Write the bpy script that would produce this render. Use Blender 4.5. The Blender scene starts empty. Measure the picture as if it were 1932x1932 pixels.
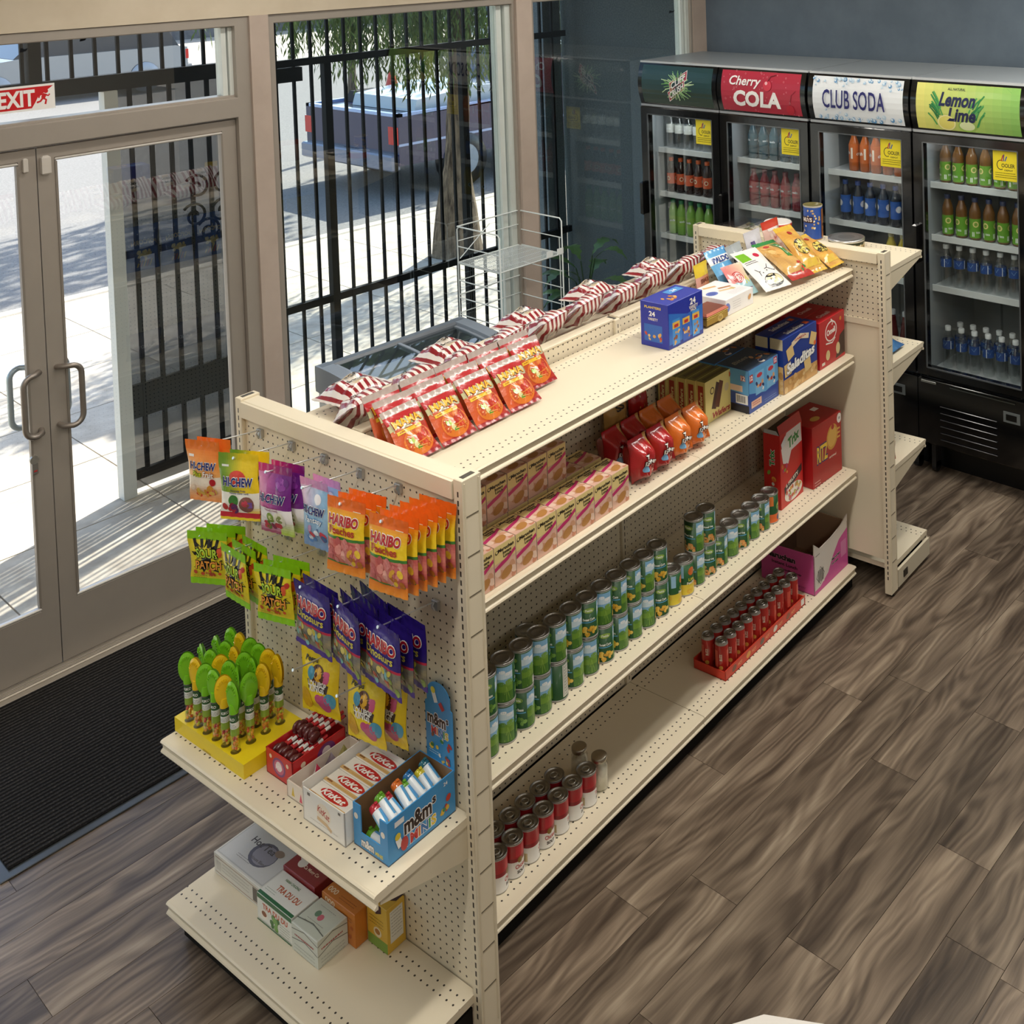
import bpy, math, random
import numpy as np
from mathutils import Matrix, Vector, Euler
random.seed(7)
SC = bpy.context.scene
COL = SC.collection
PI = math.pi
def R(a): return math.radians(a)

# ------------------------------------------------------------------ camera, sky, sun, room lights, exposure
TH = R(4.099)                                   # the gondola stands slightly askew in the room
cam_d = bpy.data.cameras.new('camera'); cam = bpy.data.objects.new('camera', cam_d); COL.objects.link(cam)
cam.location = (-1.793, -2.349, 2.932); cam.rotation_euler = (R(87.7047), R(1.6714), R(-50.0372))
cam_d.sensor_fit = 'HORIZONTAL'; cam_d.sensor_width = 36.0; cam_d.lens = 2128.59 / 1932 * 36
cam_d.shift_x = (966 - 1308.60) / 1932; cam_d.shift_y = (-25.67 - 966) / 1932
cam_d.clip_start = 0.05; cam_d.clip_end = 400
SC.camera = cam
SC.view_settings.view_transform = 'Standard'; SC.view_settings.look = 'None'
SC.view_settings.gamma = 1.0; SC.view_settings.use_curve_mapping = False
SC.view_settings.exposure = 0.0
SC.cycles.transparent_max_bounces = 32; SC.cycles.max_bounces = 10
SUN_AZ = math.atan2(.31, .95); SUN_EL = R(42)
W = bpy.data.worlds.new('world'); SC.world = W; W.use_nodes = True
wn = W.node_tree.nodes; wl = W.node_tree.links
sky = wn.new('ShaderNodeTexSky'); sky.sky_type = 'NISHITA'; sky.sun_disc = False
sky.sun_elevation = SUN_EL; sky.sun_rotation = PI / 2 - SUN_AZ; sky.altitude = 20; sky.dust_density = 1.2
wl.new(sky.outputs[0], wn['Background'].inputs[0]); wn['Background'].inputs[1].default_value = 0.50
sun_d = bpy.data.lights.new('sun', 'SUN'); sun_d.energy = 12.5; sun_d.angle = R(0.6); sun_d.color = (1, .95, .87)
sun = bpy.data.objects.new('sun', sun_d); COL.objects.link(sun)
sun.rotation_euler = Vector((-.95 * math.cos(SUN_EL), -.31 * math.cos(SUN_EL), -math.sin(SUN_EL))).to_track_quat('-Z', 'Y').to_euler()
LAMP_W = 21.0                                   # watts of one ceiling lamp (the lamps are built with the ceiling)
LAMP_C = (1.0, .955, .87)

# ------------------------------------------------------------------ helpers
def lin(c):
    if isinstance(c, str):
        c = c.lstrip('#'); c = [int(c[i:i + 2], 16) for i in (0, 2, 4)]
    o = []
    for x in c[:3]:
        x = x / 255.
        o.append(x / 12.92 if x <= .04045 else ((x + .055) / 1.055) ** 2.4)
    return (o[0], o[1], o[2], 1.0)
_lc = {}
def LC(c):
    k = c if isinstance(c, str) else tuple(c)
    if k not in _lc: _lc[k] = lin(c)
    return _lc[k]
def mixc(a, b, t):
    a = tuple(int(a.lstrip('#')[i:i + 2], 16) for i in (0, 2, 4)) if isinstance(a, str) else a
    b = tuple(int(b.lstrip('#')[i:i + 2], 16) for i in (0, 2, 4)) if isinstance(b, str) else b
    return tuple(round(x + (y - x) * t) for x, y in zip(a, b))

MATS = {}
def newmat(name):
    m = bpy.data.materials.new(name); m.use_nodes = True; MATS[name] = m
    nt = m.node_tree; return m, nt, nt.nodes, nt.links, nt.nodes['Principled BSDF']
def N(nt, typ, **kw):
    n = nt.nodes.new('ShaderNode' + typ)
    for k, v in kw.items():
        if k.startswith('i_'):
            key = k[2:]; key = int(key) if key.isdigit() else key
            n.inputs[key].default_value = v
        else: setattr(n, k, v)
    return n
def ramp(nt, stops, interp='LINEAR'):
    r = nt.nodes.new('ShaderNodeValToRGB'); e = r.color_ramp.elements; r.color_ramp.interpolation = interp
    while len(e) < len(stops): e.new(.5)
    for x, (p, c) in zip(e, stops): x.position = p; x.color = c
    return r
def vmat(name, rough=.5, metal=0., spec=.5, coat=0., bump=0., bscale=60., grain=0., gscale=200.):
    """colour comes from the mesh's own colour attribute; grain and relief are node noise"""
    m, nt, n, l, b = newmat(name)
    at = N(nt, 'Attribute', attribute_name='Col')
    src = at.outputs['Color']
    tc = N(nt, 'TexCoord')
    if grain:
        no = N(nt, 'TexNoise', i_Scale=gscale, i_Detail=3.); l.new(tc.outputs['Object'], no.inputs['Vector'])
        mr = N(nt, 'MapRange', i_3=1 - grain, i_4=1 + grain); l.new(no.outputs[0], mr.inputs[0])
        mx = N(nt, 'Mix', data_type='RGBA', blend_type='MULTIPLY'); mx.inputs[0].default_value = 1
        l.new(src, mx.inputs[6]); l.new(mr.outputs[0], mx.inputs[7]); src = mx.outputs[2]
    l.new(src, b.inputs['Base Color'])
    b.inputs['Roughness'].default_value = rough; b.inputs['Metallic'].default_value = metal
    b.inputs['Specular IOR Level'].default_value = spec; b.inputs['Coat Weight'].default_value = coat
    b.inputs['Coat Roughness'].default_value = .12
    if bump:
        no = N(nt, 'TexNoise', i_Scale=bscale, i_Detail=2.); l.new(tc.outputs['Object'], no.inputs['Vector'])
        bp = N(nt, 'Bump', i_Strength=bump, i_Distance=.01); l.new(no.outputs[0], bp.inputs['Height']); l.new(bp.outputs[0], b.inputs['Normal'])
    return m
vmat('paint', .42, spec=.45, grain=.03, gscale=9)
vmat('paper', .5, grain=.03, gscale=120)
vmat('carton', .38, spec=.5, coat=.15, grain=.02, gscale=80)
vmat('film', .24, spec=.6, coat=.35, bump=.22, bscale=42)
vmat('plastic', .32, spec=.5)
vmat('gloss', .12, spec=.5, coat=.3)
vmat('metal', .33, metal=1., grain=.08, gscale=40)
vmat('brushed', .42, metal=.85, grain=.1, gscale=30)
vmat('chrome', .14, metal=1.)
vmat('matte', .8, spec=.25, grain=.08, gscale=25)
vmat('rough', .92, spec=.15, grain=.25, gscale=14, bump=.3, bscale=30)
vmat('carpaint', .22, spec=.5, coat=.6)

def glass_mat(name, tint, refl=1.0, rough=0.0, boost=0.0):
    m, nt, n, l, b = newmat(name); n.remove(b)
    out = n['Material Output']
    fr = N(nt, 'Fresnel', i_IOR=1.52); gl = N(nt, 'BsdfGlossy', i_Roughness=rough); tr = N(nt, 'BsdfTransparent'); tr.inputs[0].default_value = tint
    mu = N(nt, 'Math', operation='MULTIPLY_ADD', use_clamp=True); mu.inputs[1].default_value = refl; mu.inputs[2].default_value = boost
    l.new(fr.outputs[0], mu.inputs[0])
    ge = N(nt, 'NewGeometry'); iv = N(nt, 'Math', operation='SUBTRACT'); iv.inputs[0].default_value = 1; l.new(ge.outputs['Backfacing'], iv.inputs[1])
    fm = N(nt, 'Math', operation='MULTIPLY'); l.new(mu.outputs[0], fm.inputs[0]); l.new(iv.outputs[0], fm.inputs[1])
    mx = N(nt, 'MixShader'); l.new(fm.outputs[0], mx.inputs[0]); l.new(tr.outputs[0], mx.inputs[1]); l.new(gl.outputs[0], mx.inputs[2])
    l.new(mx.outputs[0], out.inputs[0]); return m
glass_mat('glass', (.96, .98, .98, 1), 2.6, 0, .03)
glass_mat('glass_tinted', (.83, .87, .86, 1), 1.6, 0, .02)
glass_mat('cooler_glass', (.95, .97, .97, 1), 1.5, 0, .0)
glass_mat('clear_plastic', (.95, .96, .96, 1), 1.3, .1, .10)
glass_mat('freezer_glass', (.55, .6, .6, 1), 1.2, .03, .03)

class MB:
    """mesh builder: vertices, faces, one colour / material slot / smooth flag per face and an optional hole uv"""
    def __init__(s): s.v = []; s.f = []; s.c = []; s.m = []; s.s = []; s.uv = {}
    def add(s, vs, fs, col, m=0, smooth=False, uvs=None):
        o = len(s.v); s.v.extend([tuple(p) for p in vs])
        for k, f in enumerate(fs):
            s.f.append([i + o for i in f]); s.c.append(LC(col[k] if isinstance(col, list) else col)); s.m.append(m); s.s.append(smooth)
            if uvs and uvs[k]: s.uv[len(s.f) - 1] = uvs[k]
        return s
    def quad(s, a, b, c, d, col, m=0, uv=None): return s.add([a, b, c, d], [(0, 1, 2, 3)], col, m, False, [uv] if uv else None)
    def box(s, a, b, col, m=0, faces=None, skip='', bev=0):
        x0, y0, z0 = a; x1, y1, z1 = b
        if bev:
            e = min(bev, (x1 - x0) * .45, (y1 - y0) * .45, (z1 - z0) * .45); P = []
            for z, k in ((z0, e), (z0 + e, 0), (z1 - e, 0), (z1, e)):
                P += [(x0 + k, y0 + k, z), (x1 - k, y0 + k, z), (x1 - k, y1 - k, z), (x0 + k, y1 - k, z)]
            F = [(3, 2, 1, 0), (12, 13, 14, 15)]
            for r in range(3):
                for i in range(4):
                    j = (i + 1) % 4; F.append((r * 4 + i, r * 4 + j, r * 4 + 4 + j, r * 4 + 4 + i))
            return s.add(P, F, col, m)
        v = [(x0, y0, z0), (x1, y0, z0), (x1, y1, z0), (x0, y1, z0), (x0, y0, z1), (x1, y0, z1), (x1, y1, z1), (x0, y1, z1)]
        F = {'b': (3, 2, 1, 0), 't': (4, 5, 6, 7), 'f': (0, 1, 5, 4), 'k': (2, 3, 7, 6), 'l': (3, 0, 4, 7), 'r': (1, 2, 6, 5)}
        ks = [k for k in F if k not in skip]
        return s.add(v, [F[k] for k in ks], [(faces or {}).get(k, col) for k in ks], m)
    def lathe(s, prof, n=20, col='#888888', m=0, smooth=True, capb=True, capt=True, c=(0, 0, 0), sx=1, sy=1, a0=0):
        """prof: (r, z[, colour of the band above])"""
        vs = []; fs = []; cs = []
        for p in prof:
            for i in range(n):
                a = a0 + 2 * PI * i / n; vs.append((c[0] + p[0] * math.cos(a) * sx, c[1] + p[0] * math.sin(a) * sy, c[2] + p[1]))
        for k in range(len(prof) - 1):
            cc = prof[k][2] if len(prof[k]) > 2 else col
            for i in range(n):
                j = (i + 1) % n; fs.append((k * n + i, k * n + j, k * n + n + j, k * n + n + i)); cs.append(cc)
        s.add(vs, fs, cs, m, smooth)
        k = len(prof) - 1
        if capb and prof[0][0] > 1e-5: s.add(vs[:n], [tuple(range(n))[::-1]], prof[0][2] if len(prof[0]) > 2 else col, m)
        if capt and prof[k][0] > 1e-5: s.add(vs[k * n:], [tuple(range(n))], prof[k][2] if len(prof[k]) > 2 else col, m)
        return s
    def tube(s, pts, r, n=8, col='#888888', m=0, cap=True, smooth=True):
        pts = [Vector(p) for p in pts]; rr = r if isinstance(r, (list, tuple)) else [r] * len(pts)
        vs = []; fs = []; up = None
        for i, p in enumerate(pts):
            t = (pts[min(i + 1, len(pts) - 1)] - pts[max(i - 1, 0)]).normalized()
            if up is None: up = Vector((0, 0, 1)) if abs(t.z) < .9 else Vector((1, 0, 0))
            a = t.cross(up).normalized(); b = a.cross(t).normalized(); up = b
            for k in range(n):
                an = 2 * PI * k / n; vs.append(p + a * math.cos(an) * rr[i] + b * math.sin(an) * rr[i])
        for i in range(len(pts) - 1):
            for k in range(n):
                j = (k + 1) % n; fs.append((i * n + k, i * n + j, i * n + n + j, i * n + n + k))
        s.add(vs, fs, col, m, smooth)
        if cap: s.add(vs[:n], [tuple(range(n))[::-1]], col, m); s.add(vs[-n:], [tuple(range(n))], col, m)
        return s
    def grid(s, fn, nu, nv, colfn, m=0, smooth=True, flip=False):
        """fn(u,v) -> point, colfn(u,v) -> colour, u and v in 0..1"""
        vs = [fn(i / nu, j / nv) for j in range(nv + 1) for i in range(nu + 1)]; fs = []; cs = []
        for j in range(nv):
            for i in range(nu):
                a = j * (nu + 1) + i; q = (a, a + 1, a + nu + 2, a + nu + 1); fs.append(q[::-1] if flip else q)
                cs.append(colfn((i + .5) / nu, (j + .5) / nv) if callable(colfn) else colfn)
        return s.add(vs, fs, cs, m, smooth)
    def extr(s, poly, axis, a, b, col, m=0, cols=None):
        """closed 2-D outline swept along an axis from a to b; cols: colour per side"""
        def P(p, t): return {'x': (t, p[0], p[1]), 'y': (p[0], t, p[1]), 'z': (p[0], p[1], t)}[axis]
        n = len(poly); vs = [P(p, a) for p in poly] + [P(p, b) for p in poly]
        fs = [(i, (i + 1) % n, n + (i + 1) % n, n + i) for i in range(n)] + [tuple(range(n))[::-1], tuple(range(n, 2 * n))]
        return s.add(vs, fs, (list(cols) + [col, col]) if cols else col, m)
    def art(s, art, fn, m=0, e0=2.5e-4, de=5e-5, lv=0):
        for k, it in enumerate(art.L):
            e = e0 + de * k + (it[3] if len(it) > 3 else 0) * lv
            s.add([fn(p[0], p[1], e) for p in it[0]], it[1], it[2], m)
        return s
    def xf(s, M):
        s.v = [tuple(M @ Vector(p)) for p in s.v]; return s
    def join(s, o, M=None):
        b = len(s.v); nf = len(s.f); s.v.extend([tuple(M @ Vector(p)) for p in o.v] if M else o.v)
        s.f.extend([[i + b for i in f] for f in o.f]); s.c += o.c; s.m += o.m; s.s += o.s
        for k, u in o.uv.items(): s.uv[nf + k] = u
        return s
    def mesh(s, name, mats):
        me = bpy.data.meshes.new(name); me.from_pydata(s.v, [], s.f)
        for mm in (mats if isinstance(mats, (list, tuple)) else [mats]): me.materials.append(MATS[mm])
        nf = len(s.f)
        me.polygons.foreach_set('material_index', s.m); me.polygons.foreach_set('use_smooth', s.s)
        ca = me.color_attributes.new('Col', 'FLOAT_COLOR', 'CORNER')
        ln = np.array([len(f) for f in s.f]); ca.data.foreach_set('color', np.repeat(np.array(s.c, np.float32), ln, axis=0).ravel())
        if s.uv:
            ul = me.uv_layers.new(name='holes'); arr = np.zeros((int(ln.sum()), 2), np.float32); st = np.concatenate([[0], np.cumsum(ln)])
            for k, u in s.uv.items(): arr[st[k]:st[k + 1]] = u
            ul.data.foreach_set('uv', arr.ravel())
        me.update(); return me
    def obj(s, name, mats, parent=None, label=None):
        return link(name, s.mesh(name, mats), parent, label)
def link(name, me, parent=None, label=None):
    o = bpy.data.objects.new(name, me); COL.objects.link(o)
    if parent: o.parent = parent
    if label: o['label'] = label
    return o
def tag(o, label, cat, group=None):
    o['label'] = label; o['category'] = cat
    if group: o['group'] = group
    return o
def empty(name, loc=(0, 0, 0), rz=0):
    o = bpy.data.objects.new(name, None); COL.objects.link(o); o.location = loc; o.rotation_euler = (0, 0, rz); o.empty_display_size = .05
    return o
def struct(o): o['kind'] = 'structure'; return o
GROT = Matrix.Rotation(TH, 4, 'Z')
def gp(x, y, z): return GROT @ Vector((x, y, z))
def gput(o, x, y, z, rz=0, rx=0, ry=0):
    """place a thing given in the gondola's own axes"""
    o.matrix_world = Matrix.Translation(gp(x, y, z)) @ GROT @ Matrix.Rotation(rz, 4, 'Z') @ Matrix.Rotation(rx, 4, 'X') @ Matrix.Rotation(ry, 4, 'Y'); return o
def dup(root):
    r = root.copy(); COL.objects.link(r)
    for ch in root.children:
        c = ch.copy(); COL.objects.link(c); c.parent = r
        for g in ch.children:
            d = g.copy(); COL.objects.link(d); d.parent = c
    return r
class Kind:
    """first call gives the thing itself, later ones copies of it with their parts"""
    def __init__(s, make): s.make = make; s.root = None
    def __call__(s, label, cat, group=None):
        if s.root is None: o = s.root = s.make()
        else: o = dup(s.root)
        return tag(o, label, cat, group)
ORD = ['first', 'second', 'third', 'fourth', 'fifth', 'sixth', 'seventh', 'eighth', 'ninth', 'tenth', 'eleventh', 'twelfth', 'thirteenth', 'fourteenth', 'fifteenth', 'sixteenth']

# ---------- flat print: shapes and lettering laid out in 2-D, then put onto a face
_gl = {}
def glyphs(t, bold=0., shear=0.):
    k = (t, bold, shear)
    if k not in _gl:
        cu = bpy.data.curves.new('lettering', 'FONT'); cu.body = t; cu.size = 1; cu.offset = bold; cu.shear = shear; cu.resolution_u = 3
        ob = bpy.data.objects.new('lettering', cu); me = bpy.data.meshes.new_from_object(ob)
        v = np.array([p.co[:2] for p in me.vertices]) if len(me.vertices) else np.zeros((0, 2)); f = [tuple(p.vertices) for p in me.polygons]
        bpy.data.objects.remove(ob); bpy.data.curves.remove(cu); bpy.data.meshes.remove(me); _gl[k] = (v, f)
    return _gl[k]
class Art:
    def __init__(s): s.L = []
    def rect(s, x0, y0, x1, y1, col, nx=1, ny=1):
        pts = [(x0 + (x1 - x0) * i / nx, y0 + (y1 - y0) * j / ny) for j in range(ny + 1) for i in range(nx + 1)]
        s.L.append((pts, [(j * (nx + 1) + i, j * (nx + 1) + i + 1, (j + 1) * (nx + 1) + i + 1, (j + 1) * (nx + 1) + i) for j in range(ny) for i in range(nx)], col)); return s
    def poly(s, pts, col): s.L.append((pts, [tuple(range(len(pts)))], col)); return s
    def disc(s, cx, cy, rx, col, ry=None, n=18, rot=0):
        ry = ry or rx; ca, sa = math.cos(rot), math.sin(rot); pts = [(cx, cy)]; k = 2 if n > 12 else 1
        for q in range(k):
            for i in range(n):
                a = 2 * PI * i / n; x, y = rx * math.cos(a) * (q + 1) / k, ry * math.sin(a) * (q + 1) / k; pts.append((cx + x * ca - y * sa, cy + x * sa + y * ca))
        f = [(0, 1 + i, 1 + (i + 1) % n) for i in range(n)]
        if k == 2: f += [(1 + i, 1 + n + i, 1 + n + (i + 1) % n, 1 + (i + 1) % n) for i in range(n)]
        s.L.append((pts, f, col)); return s
    def fan(s, cx, cy, pts, col):
        n = len(pts); s.L.append(([(cx, cy)] + list(pts), [(0, 1 + i, 1 + (i + 1) % n) for i in range(n)], col)); return s
    def ring(s, cx, cy, r, w, col, n=20, ry=None):
        ry = ry or r; pts = []
        for i in range(n):
            a = 2 * PI * i / n; pts += [(cx + r * math.cos(a), cy + ry * math.sin(a)), (cx + (r - w) * math.cos(a), cy + (ry - w) * math.sin(a))]
        s.L.append((pts, [(2 * i, (2 * i + 2) % (2 * n), (2 * i + 3) % (2 * n), 2 * i + 1) for i in range(n)], col)); return s
    def band(s, pts, w, col):
        """a wavy or bent stripe of width w along a polyline"""
        P = []; n = len(pts)
        for i, p in enumerate(pts):
            a = pts[max(i - 1, 0)]; b = pts[min(i + 1, n - 1)]; dx, dy = b[0] - a[0], b[1] - a[1]; L = math.hypot(dx, dy) or 1
            P += [(p[0] - dy / L * w / 2, p[1] + dx / L * w / 2), (p[0] + dy / L * w / 2, p[1] - dx / L * w / 2)]
        s.L.append((P, [(2 * i, 2 * i + 1, 2 * i + 3, 2 * i + 2) for i in range(n - 1)], col)); return s
    def blobs(s, x0, y0, x1, y1, n, r, cols, seed=1, n_=9):
        g = random.Random(seed)
        for i in range(n): s.disc(g.uniform(x0, x1), g.uniform(y0, y1), r * g.uniform(.6, 1.2), g.choice(cols), r * g.uniform(.5, 1.), n_, g.uniform(0, 3))
        return s
    def text(s, t, cx, cy, h, col, w=None, out=0, oc='#ffffff', bold=.02, shear=0, rot=0, arch=0):
        """lettering centred on cx, cy with cap height h, squeezed to width w if given; out: outline thickness (em)"""
        ref, _ = glyphs(t, bold, shear)
        if not len(ref): return s
        lo, hi = ref.min(0), ref.max(0); m = (lo + hi) / 2; sy = h / max(hi[1] - lo[1], 1e-6); sx = (w / (hi[0] - lo[0])) if w else sy
        ca, sa = math.cos(rot), math.sin(rot)
        for b, c, lv in (((bold + out, oc, 1),) if out else ()) + ((bold, col, 2),):
            v, f = glyphs(t, b, shear); q = (v - m) * [sx, sy]
            if arch: q[:, 1] += arch * (1 - (q[:, 0] / (abs(q[:, 0]).max() or 1)) ** 2)
            s.L.append(([(cx + x * ca - y * sa, cy + x * sa + y * ca) for x, y in q], f, c, lv))
        return s
    def lines(s, x0, y0, x1, n, dy, col, seed=1, th=.0012):
        """rows of small print too fine to read"""
        g = random.Random(seed)
        for i in range(n):
            x = x0; y = y0 - i * dy
            while x < x1 - .004:
                w = min(g.uniform(.003, .009), x1 - x); s.rect(x, y, x + w, y + th, col); x += w + .0014
        return s
def flat(o, U, V):
    o, U, V = Vector(o), Vector(U), Vector(V); n = U.cross(V).normalized()
    return lambda u, v, e: o + U * u + V * v + n * e
def wrap(r, z0=0, a0=0.):
    return lambda u, v, e: Vector(((r + e) * math.cos(a0 + u / r), (r + e) * math.sin(a0 + u / r), z0 + v))

# ------------------------------------------------------------------ special surfaces
def hole_mat(name, slot=False):
    m, nt, n, l, b = newmat(name)
    at = N(nt, 'Attribute', attribute_name='Col'); uv = N(nt, 'UVMap', uv_map='holes')
    fr = N(nt, 'VectorMath', operation='FRACTION'); l.new(uv.outputs[0], fr.inputs[0])
    sb = N(nt, 'VectorMath', operation='SUBTRACT'); sb.inputs[1].default_value = (.5, .5, 0); l.new(fr.outputs[0], sb.inputs[0])
    if slot:
        ab = N(nt, 'VectorMath', operation='ABSOLUTE'); l.new(sb.outputs[0], ab.inputs[0]); sp = N(nt, 'SeparateXYZ'); l.new(ab.outputs[0], sp.inputs[0])
        a = N(nt, 'Math', operation='LESS_THAN'); a.inputs[1].default_value = .11; l.new(sp.outputs[0], a.inputs[0])
        c = N(nt, 'Math', operation='LESS_THAN'); c.inputs[1].default_value = .31; l.new(sp.outputs[1], c.inputs[0])
        mk = N(nt, 'Math', operation='MULTIPLY'); l.new(a.outputs[0], mk.inputs[0]); l.new(c.outputs[0], mk.inputs[1])
    else:
        le = N(nt, 'VectorMath', operation='LENGTH'); l.new(sb.outputs[0], le.inputs[0])
        mk = N(nt, 'Math', operation='LESS_THAN'); mk.inputs[1].default_value = .125; l.new(le.outputs['Value'], mk.inputs[0])
    mx = N(nt, 'Mix', data_type='RGBA'); l.new(mk.outputs[0], mx.inputs[0]); l.new(at.outputs['Color'], mx.inputs[6]); mx.inputs[7].default_value = (.035, .028, .02, 1)
    l.new(mx.outputs[2], b.inputs['Base Color']); b.inputs['Roughness'].default_value = .45
    bp = N(nt, 'Bump', i_Strength=.6, i_Distance=.002, invert=True); l.new(mk.outputs[0], bp.inputs['Height']); l.new(bp.outputs[0], b.inputs['Normal'])
hole_mat('pegboard'); hole_mat('slotted', True)

m, nt, n, l, b = newmat('wood_plank')
tc = N(nt, 'TexCoord'); oi = N(nt, 'ObjectInfo')
mu = N(nt, 'VectorMath', operation='SCALE'); mu.inputs[3].default_value = 37.; cb = N(nt, 'CombineXYZ'); l.new(oi.outputs['Random'], cb.inputs[0]); l.new(oi.outputs['Random'], cb.inputs[1]); l.new(cb.outputs[0], mu.inputs[0])
ad = N(nt, 'VectorMath', operation='ADD'); l.new(tc.outputs['Object'], ad.inputs[0]); l.new(mu.outputs[0], ad.inputs[1])
wp = N(nt, 'TexNoise', i_Scale=3.2, i_Detail=2.); l.new(ad.outputs[0], wp.inputs['Vector'])
ws = N(nt, 'VectorMath', operation='SCALE'); ws.inputs[3].default_value = .055; l.new(wp.outputs['Color'], ws.inputs[0])
a2 = N(nt, 'VectorMath', operation='ADD'); l.new(ad.outputs[0], a2.inputs[0]); l.new(ws.outputs[0], a2.inputs[1])
mp = N(nt, 'Mapping'); mp.inputs['Scale'].default_value = (1.15, 7.0, 1); l.new(a2.outputs[0], mp.inputs[0])
n1 = N(nt, 'TexNoise', i_Scale=1.0, i_Detail=1.2, i_Roughness=.45); l.new(mp.outputs[0], n1.inputs['Vector'])      # its contour lines are the grain and the knots
rg = N(nt, 'Math', operation='MULTIPLY'); rg.inputs[1].default_value = 75.; l.new(n1.outputs[0], rg.inputs[0])
sn = N(nt, 'Math', operation='SINE'); l.new(rg.outputs[0], sn.inputs[0])
mp2 = N(nt, 'Mapping'); mp2.inputs['Scale'].default_value = (5, 120, 1); l.new(a2.outputs[0], mp2.inputs[0])
n2 = N(nt, 'TexNoise', i_Scale=1.0, i_Detail=3.); l.new(mp2.outputs[0], n2.inputs['Vector'])
mp3 = N(nt, 'Mapping'); mp3.inputs['Scale'].default_value = (1.1, 12, 1); mp3.inputs['Location'].default_value = (5, 3, 0); l.new(a2.outputs[0], mp3.inputs[0])
n3 = N(nt, 'TexNoise', i_Scale=1.0, i_Detail=3., i_Roughness=.5); l.new(mp3.outputs[0], n3.inputs['Vector'])
k1 = N(nt, 'Math', operation='MULTIPLY_ADD'); k1.inputs[1].default_value = .06; l.new(sn.outputs[0], k1.inputs[0]); l.new(n3.outputs[0], k1.inputs[2])
k2 = N(nt, 'Math', operation='MULTIPLY_ADD'); k2.inputs[1].default_value = .22; l.new(n2.outputs[0], k2.inputs[0]); l.new(k1.outputs[0], k2.inputs[2])
cr = ramp(nt, [(.34, lin((58, 47, 39))), (.50, lin((88, 75, 63))), (.63, lin((116, 101, 86))), (.75, lin((140, 124, 106))), (.88, lin((168, 152, 132)))]); l.new(k2.outputs[0], cr.inputs[0])
vr = N(nt, 'MapRange', i_3=.80, i_4=1.12); l.new(oi.outputs['Random'], vr.inputs[0])
m2 = N(nt, 'Mix', data_type='RGBA', blend_type='MULTIPLY'); m2.inputs[0].default_value = 1; l.new(cr.outputs[0], m2.inputs[6]); l.new(vr.outputs[0], m2.inputs[7])
l.new(m2.outputs[2], b.inputs['Base Color']); b.inputs['Roughness'].default_value = .36; b.inputs['Specular IOR Level'].default_value = .45
bp = N(nt, 'Bump', i_Strength=.12, i_Distance=.004); l.new(n2.outputs[0], bp.inputs['Height']); l.new(bp.outputs[0], b.inputs['Normal'])

m, nt, n, l, b = newmat('ribbed_carpet')
tc = N(nt, 'TexCoord'); wv = N(nt, 'TexWave', wave_type='BANDS', bands_direction='Y', i_Scale=16., i_Distortion=.6); wv.inputs['Detail Scale'].default_value = 6; l.new(tc.outputs['Object'], wv.inputs['Vector'])
no = N(nt, 'TexNoise', i_Scale=170., i_Detail=2.); l.new(tc.outputs['Object'], no.inputs['Vector'])
cr = ramp(nt, [(.2, lin((26, 25, 25))), (.75, lin((60, 58, 57)))]); l.new(wv.outputs[0], cr.inputs[0])
cn = ramp(nt, [(.35, (.55, .55, .55, 1)), (.62, (1, 1, 1, 1)), (.74, (2.6, 2.4, 2.1, 1))]); l.new(no.outputs[0], cn.inputs[0])
mx = N(nt, 'Mix', data_type='RGBA', blend_type='MULTIPLY'); mx.inputs[0].default_value = 1; l.new(cr.outputs[0], mx.inputs[6]); l.new(cn.outputs[0], mx.inputs[7])
l.new(mx.outputs[2], b.inputs['Base Color']); b.inputs['Roughness'].default_value = .95; b.inputs['Specular IOR Level'].default_value = .1
bp = N(nt, 'Bump', i_Strength=.7, i_Distance=.006); l.new(wv.outputs[0], bp.inputs['Height']); l.new(bp.outputs[0], b.inputs['Normal'])

def noise_mat(name, c1, c2, scale, rough=.9, bump=.3, detail=4., stretch=(1, 1, 1)):
    m, nt, n, l, b = newmat(name); tc = N(nt, 'TexCoord'); mp = N(nt, 'Mapping'); mp.inputs['Scale'].default_value = stretch; l.new(tc.outputs['Object'], mp.inputs[0])
    no = N(nt, 'TexNoise', i_Scale=scale, i_Detail=detail, i_Roughness=.65); l.new(mp.outputs[0], no.inputs['Vector'])
    cr = ramp(nt, [(.35, lin(c1)), (.65, lin(c2))]); l.new(no.outputs[0], cr.inputs[0]); l.new(cr.outputs[0], b.inputs['Base Color'])
    b.inputs['Roughness'].default_value = rough; b.inputs['Specular IOR Level'].default_value = .2
    if bump: bp = N(nt, 'Bump', i_Strength=bump, i_Distance=.01); l.new(no.outputs[0], bp.inputs['Height']); l.new(bp.outputs[0], b.inputs['Normal'])
noise_mat('concrete', (178, 166, 150), (204, 194, 178), 6, .9, .15)
noise_mat('asphalt', (120, 116, 112), (146, 142, 136), 40, .95, .3)
noise_mat('stucco_grey', (88, 98, 104), (110, 120, 126), 90, .9, .5)
noise_mat('bark', (64, 54, 44), (132, 116, 96), 5, .95, 1., 5., (5, 5, 1))
noise_mat('leaf', (58, 72, 40), (112, 130, 66), 3, .6, 0)
noise_mat('wall_cream', (196, 182, 160), (206, 193, 172), 3, .75, .05)
noise_mat('wall_taupe', (176, 160, 148), (186, 170, 158), 3, .6, .03)
noise_mat('wall_slate', (92, 104, 116), (100, 112, 124), 4, .7, .05)
noise_mat('wall_white', (214, 208, 198), (220, 215, 206), 3, .8, .03)
noise_mat('far_wall', (96, 92, 92), (120, 116, 112), 4, .9, .1)
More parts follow.
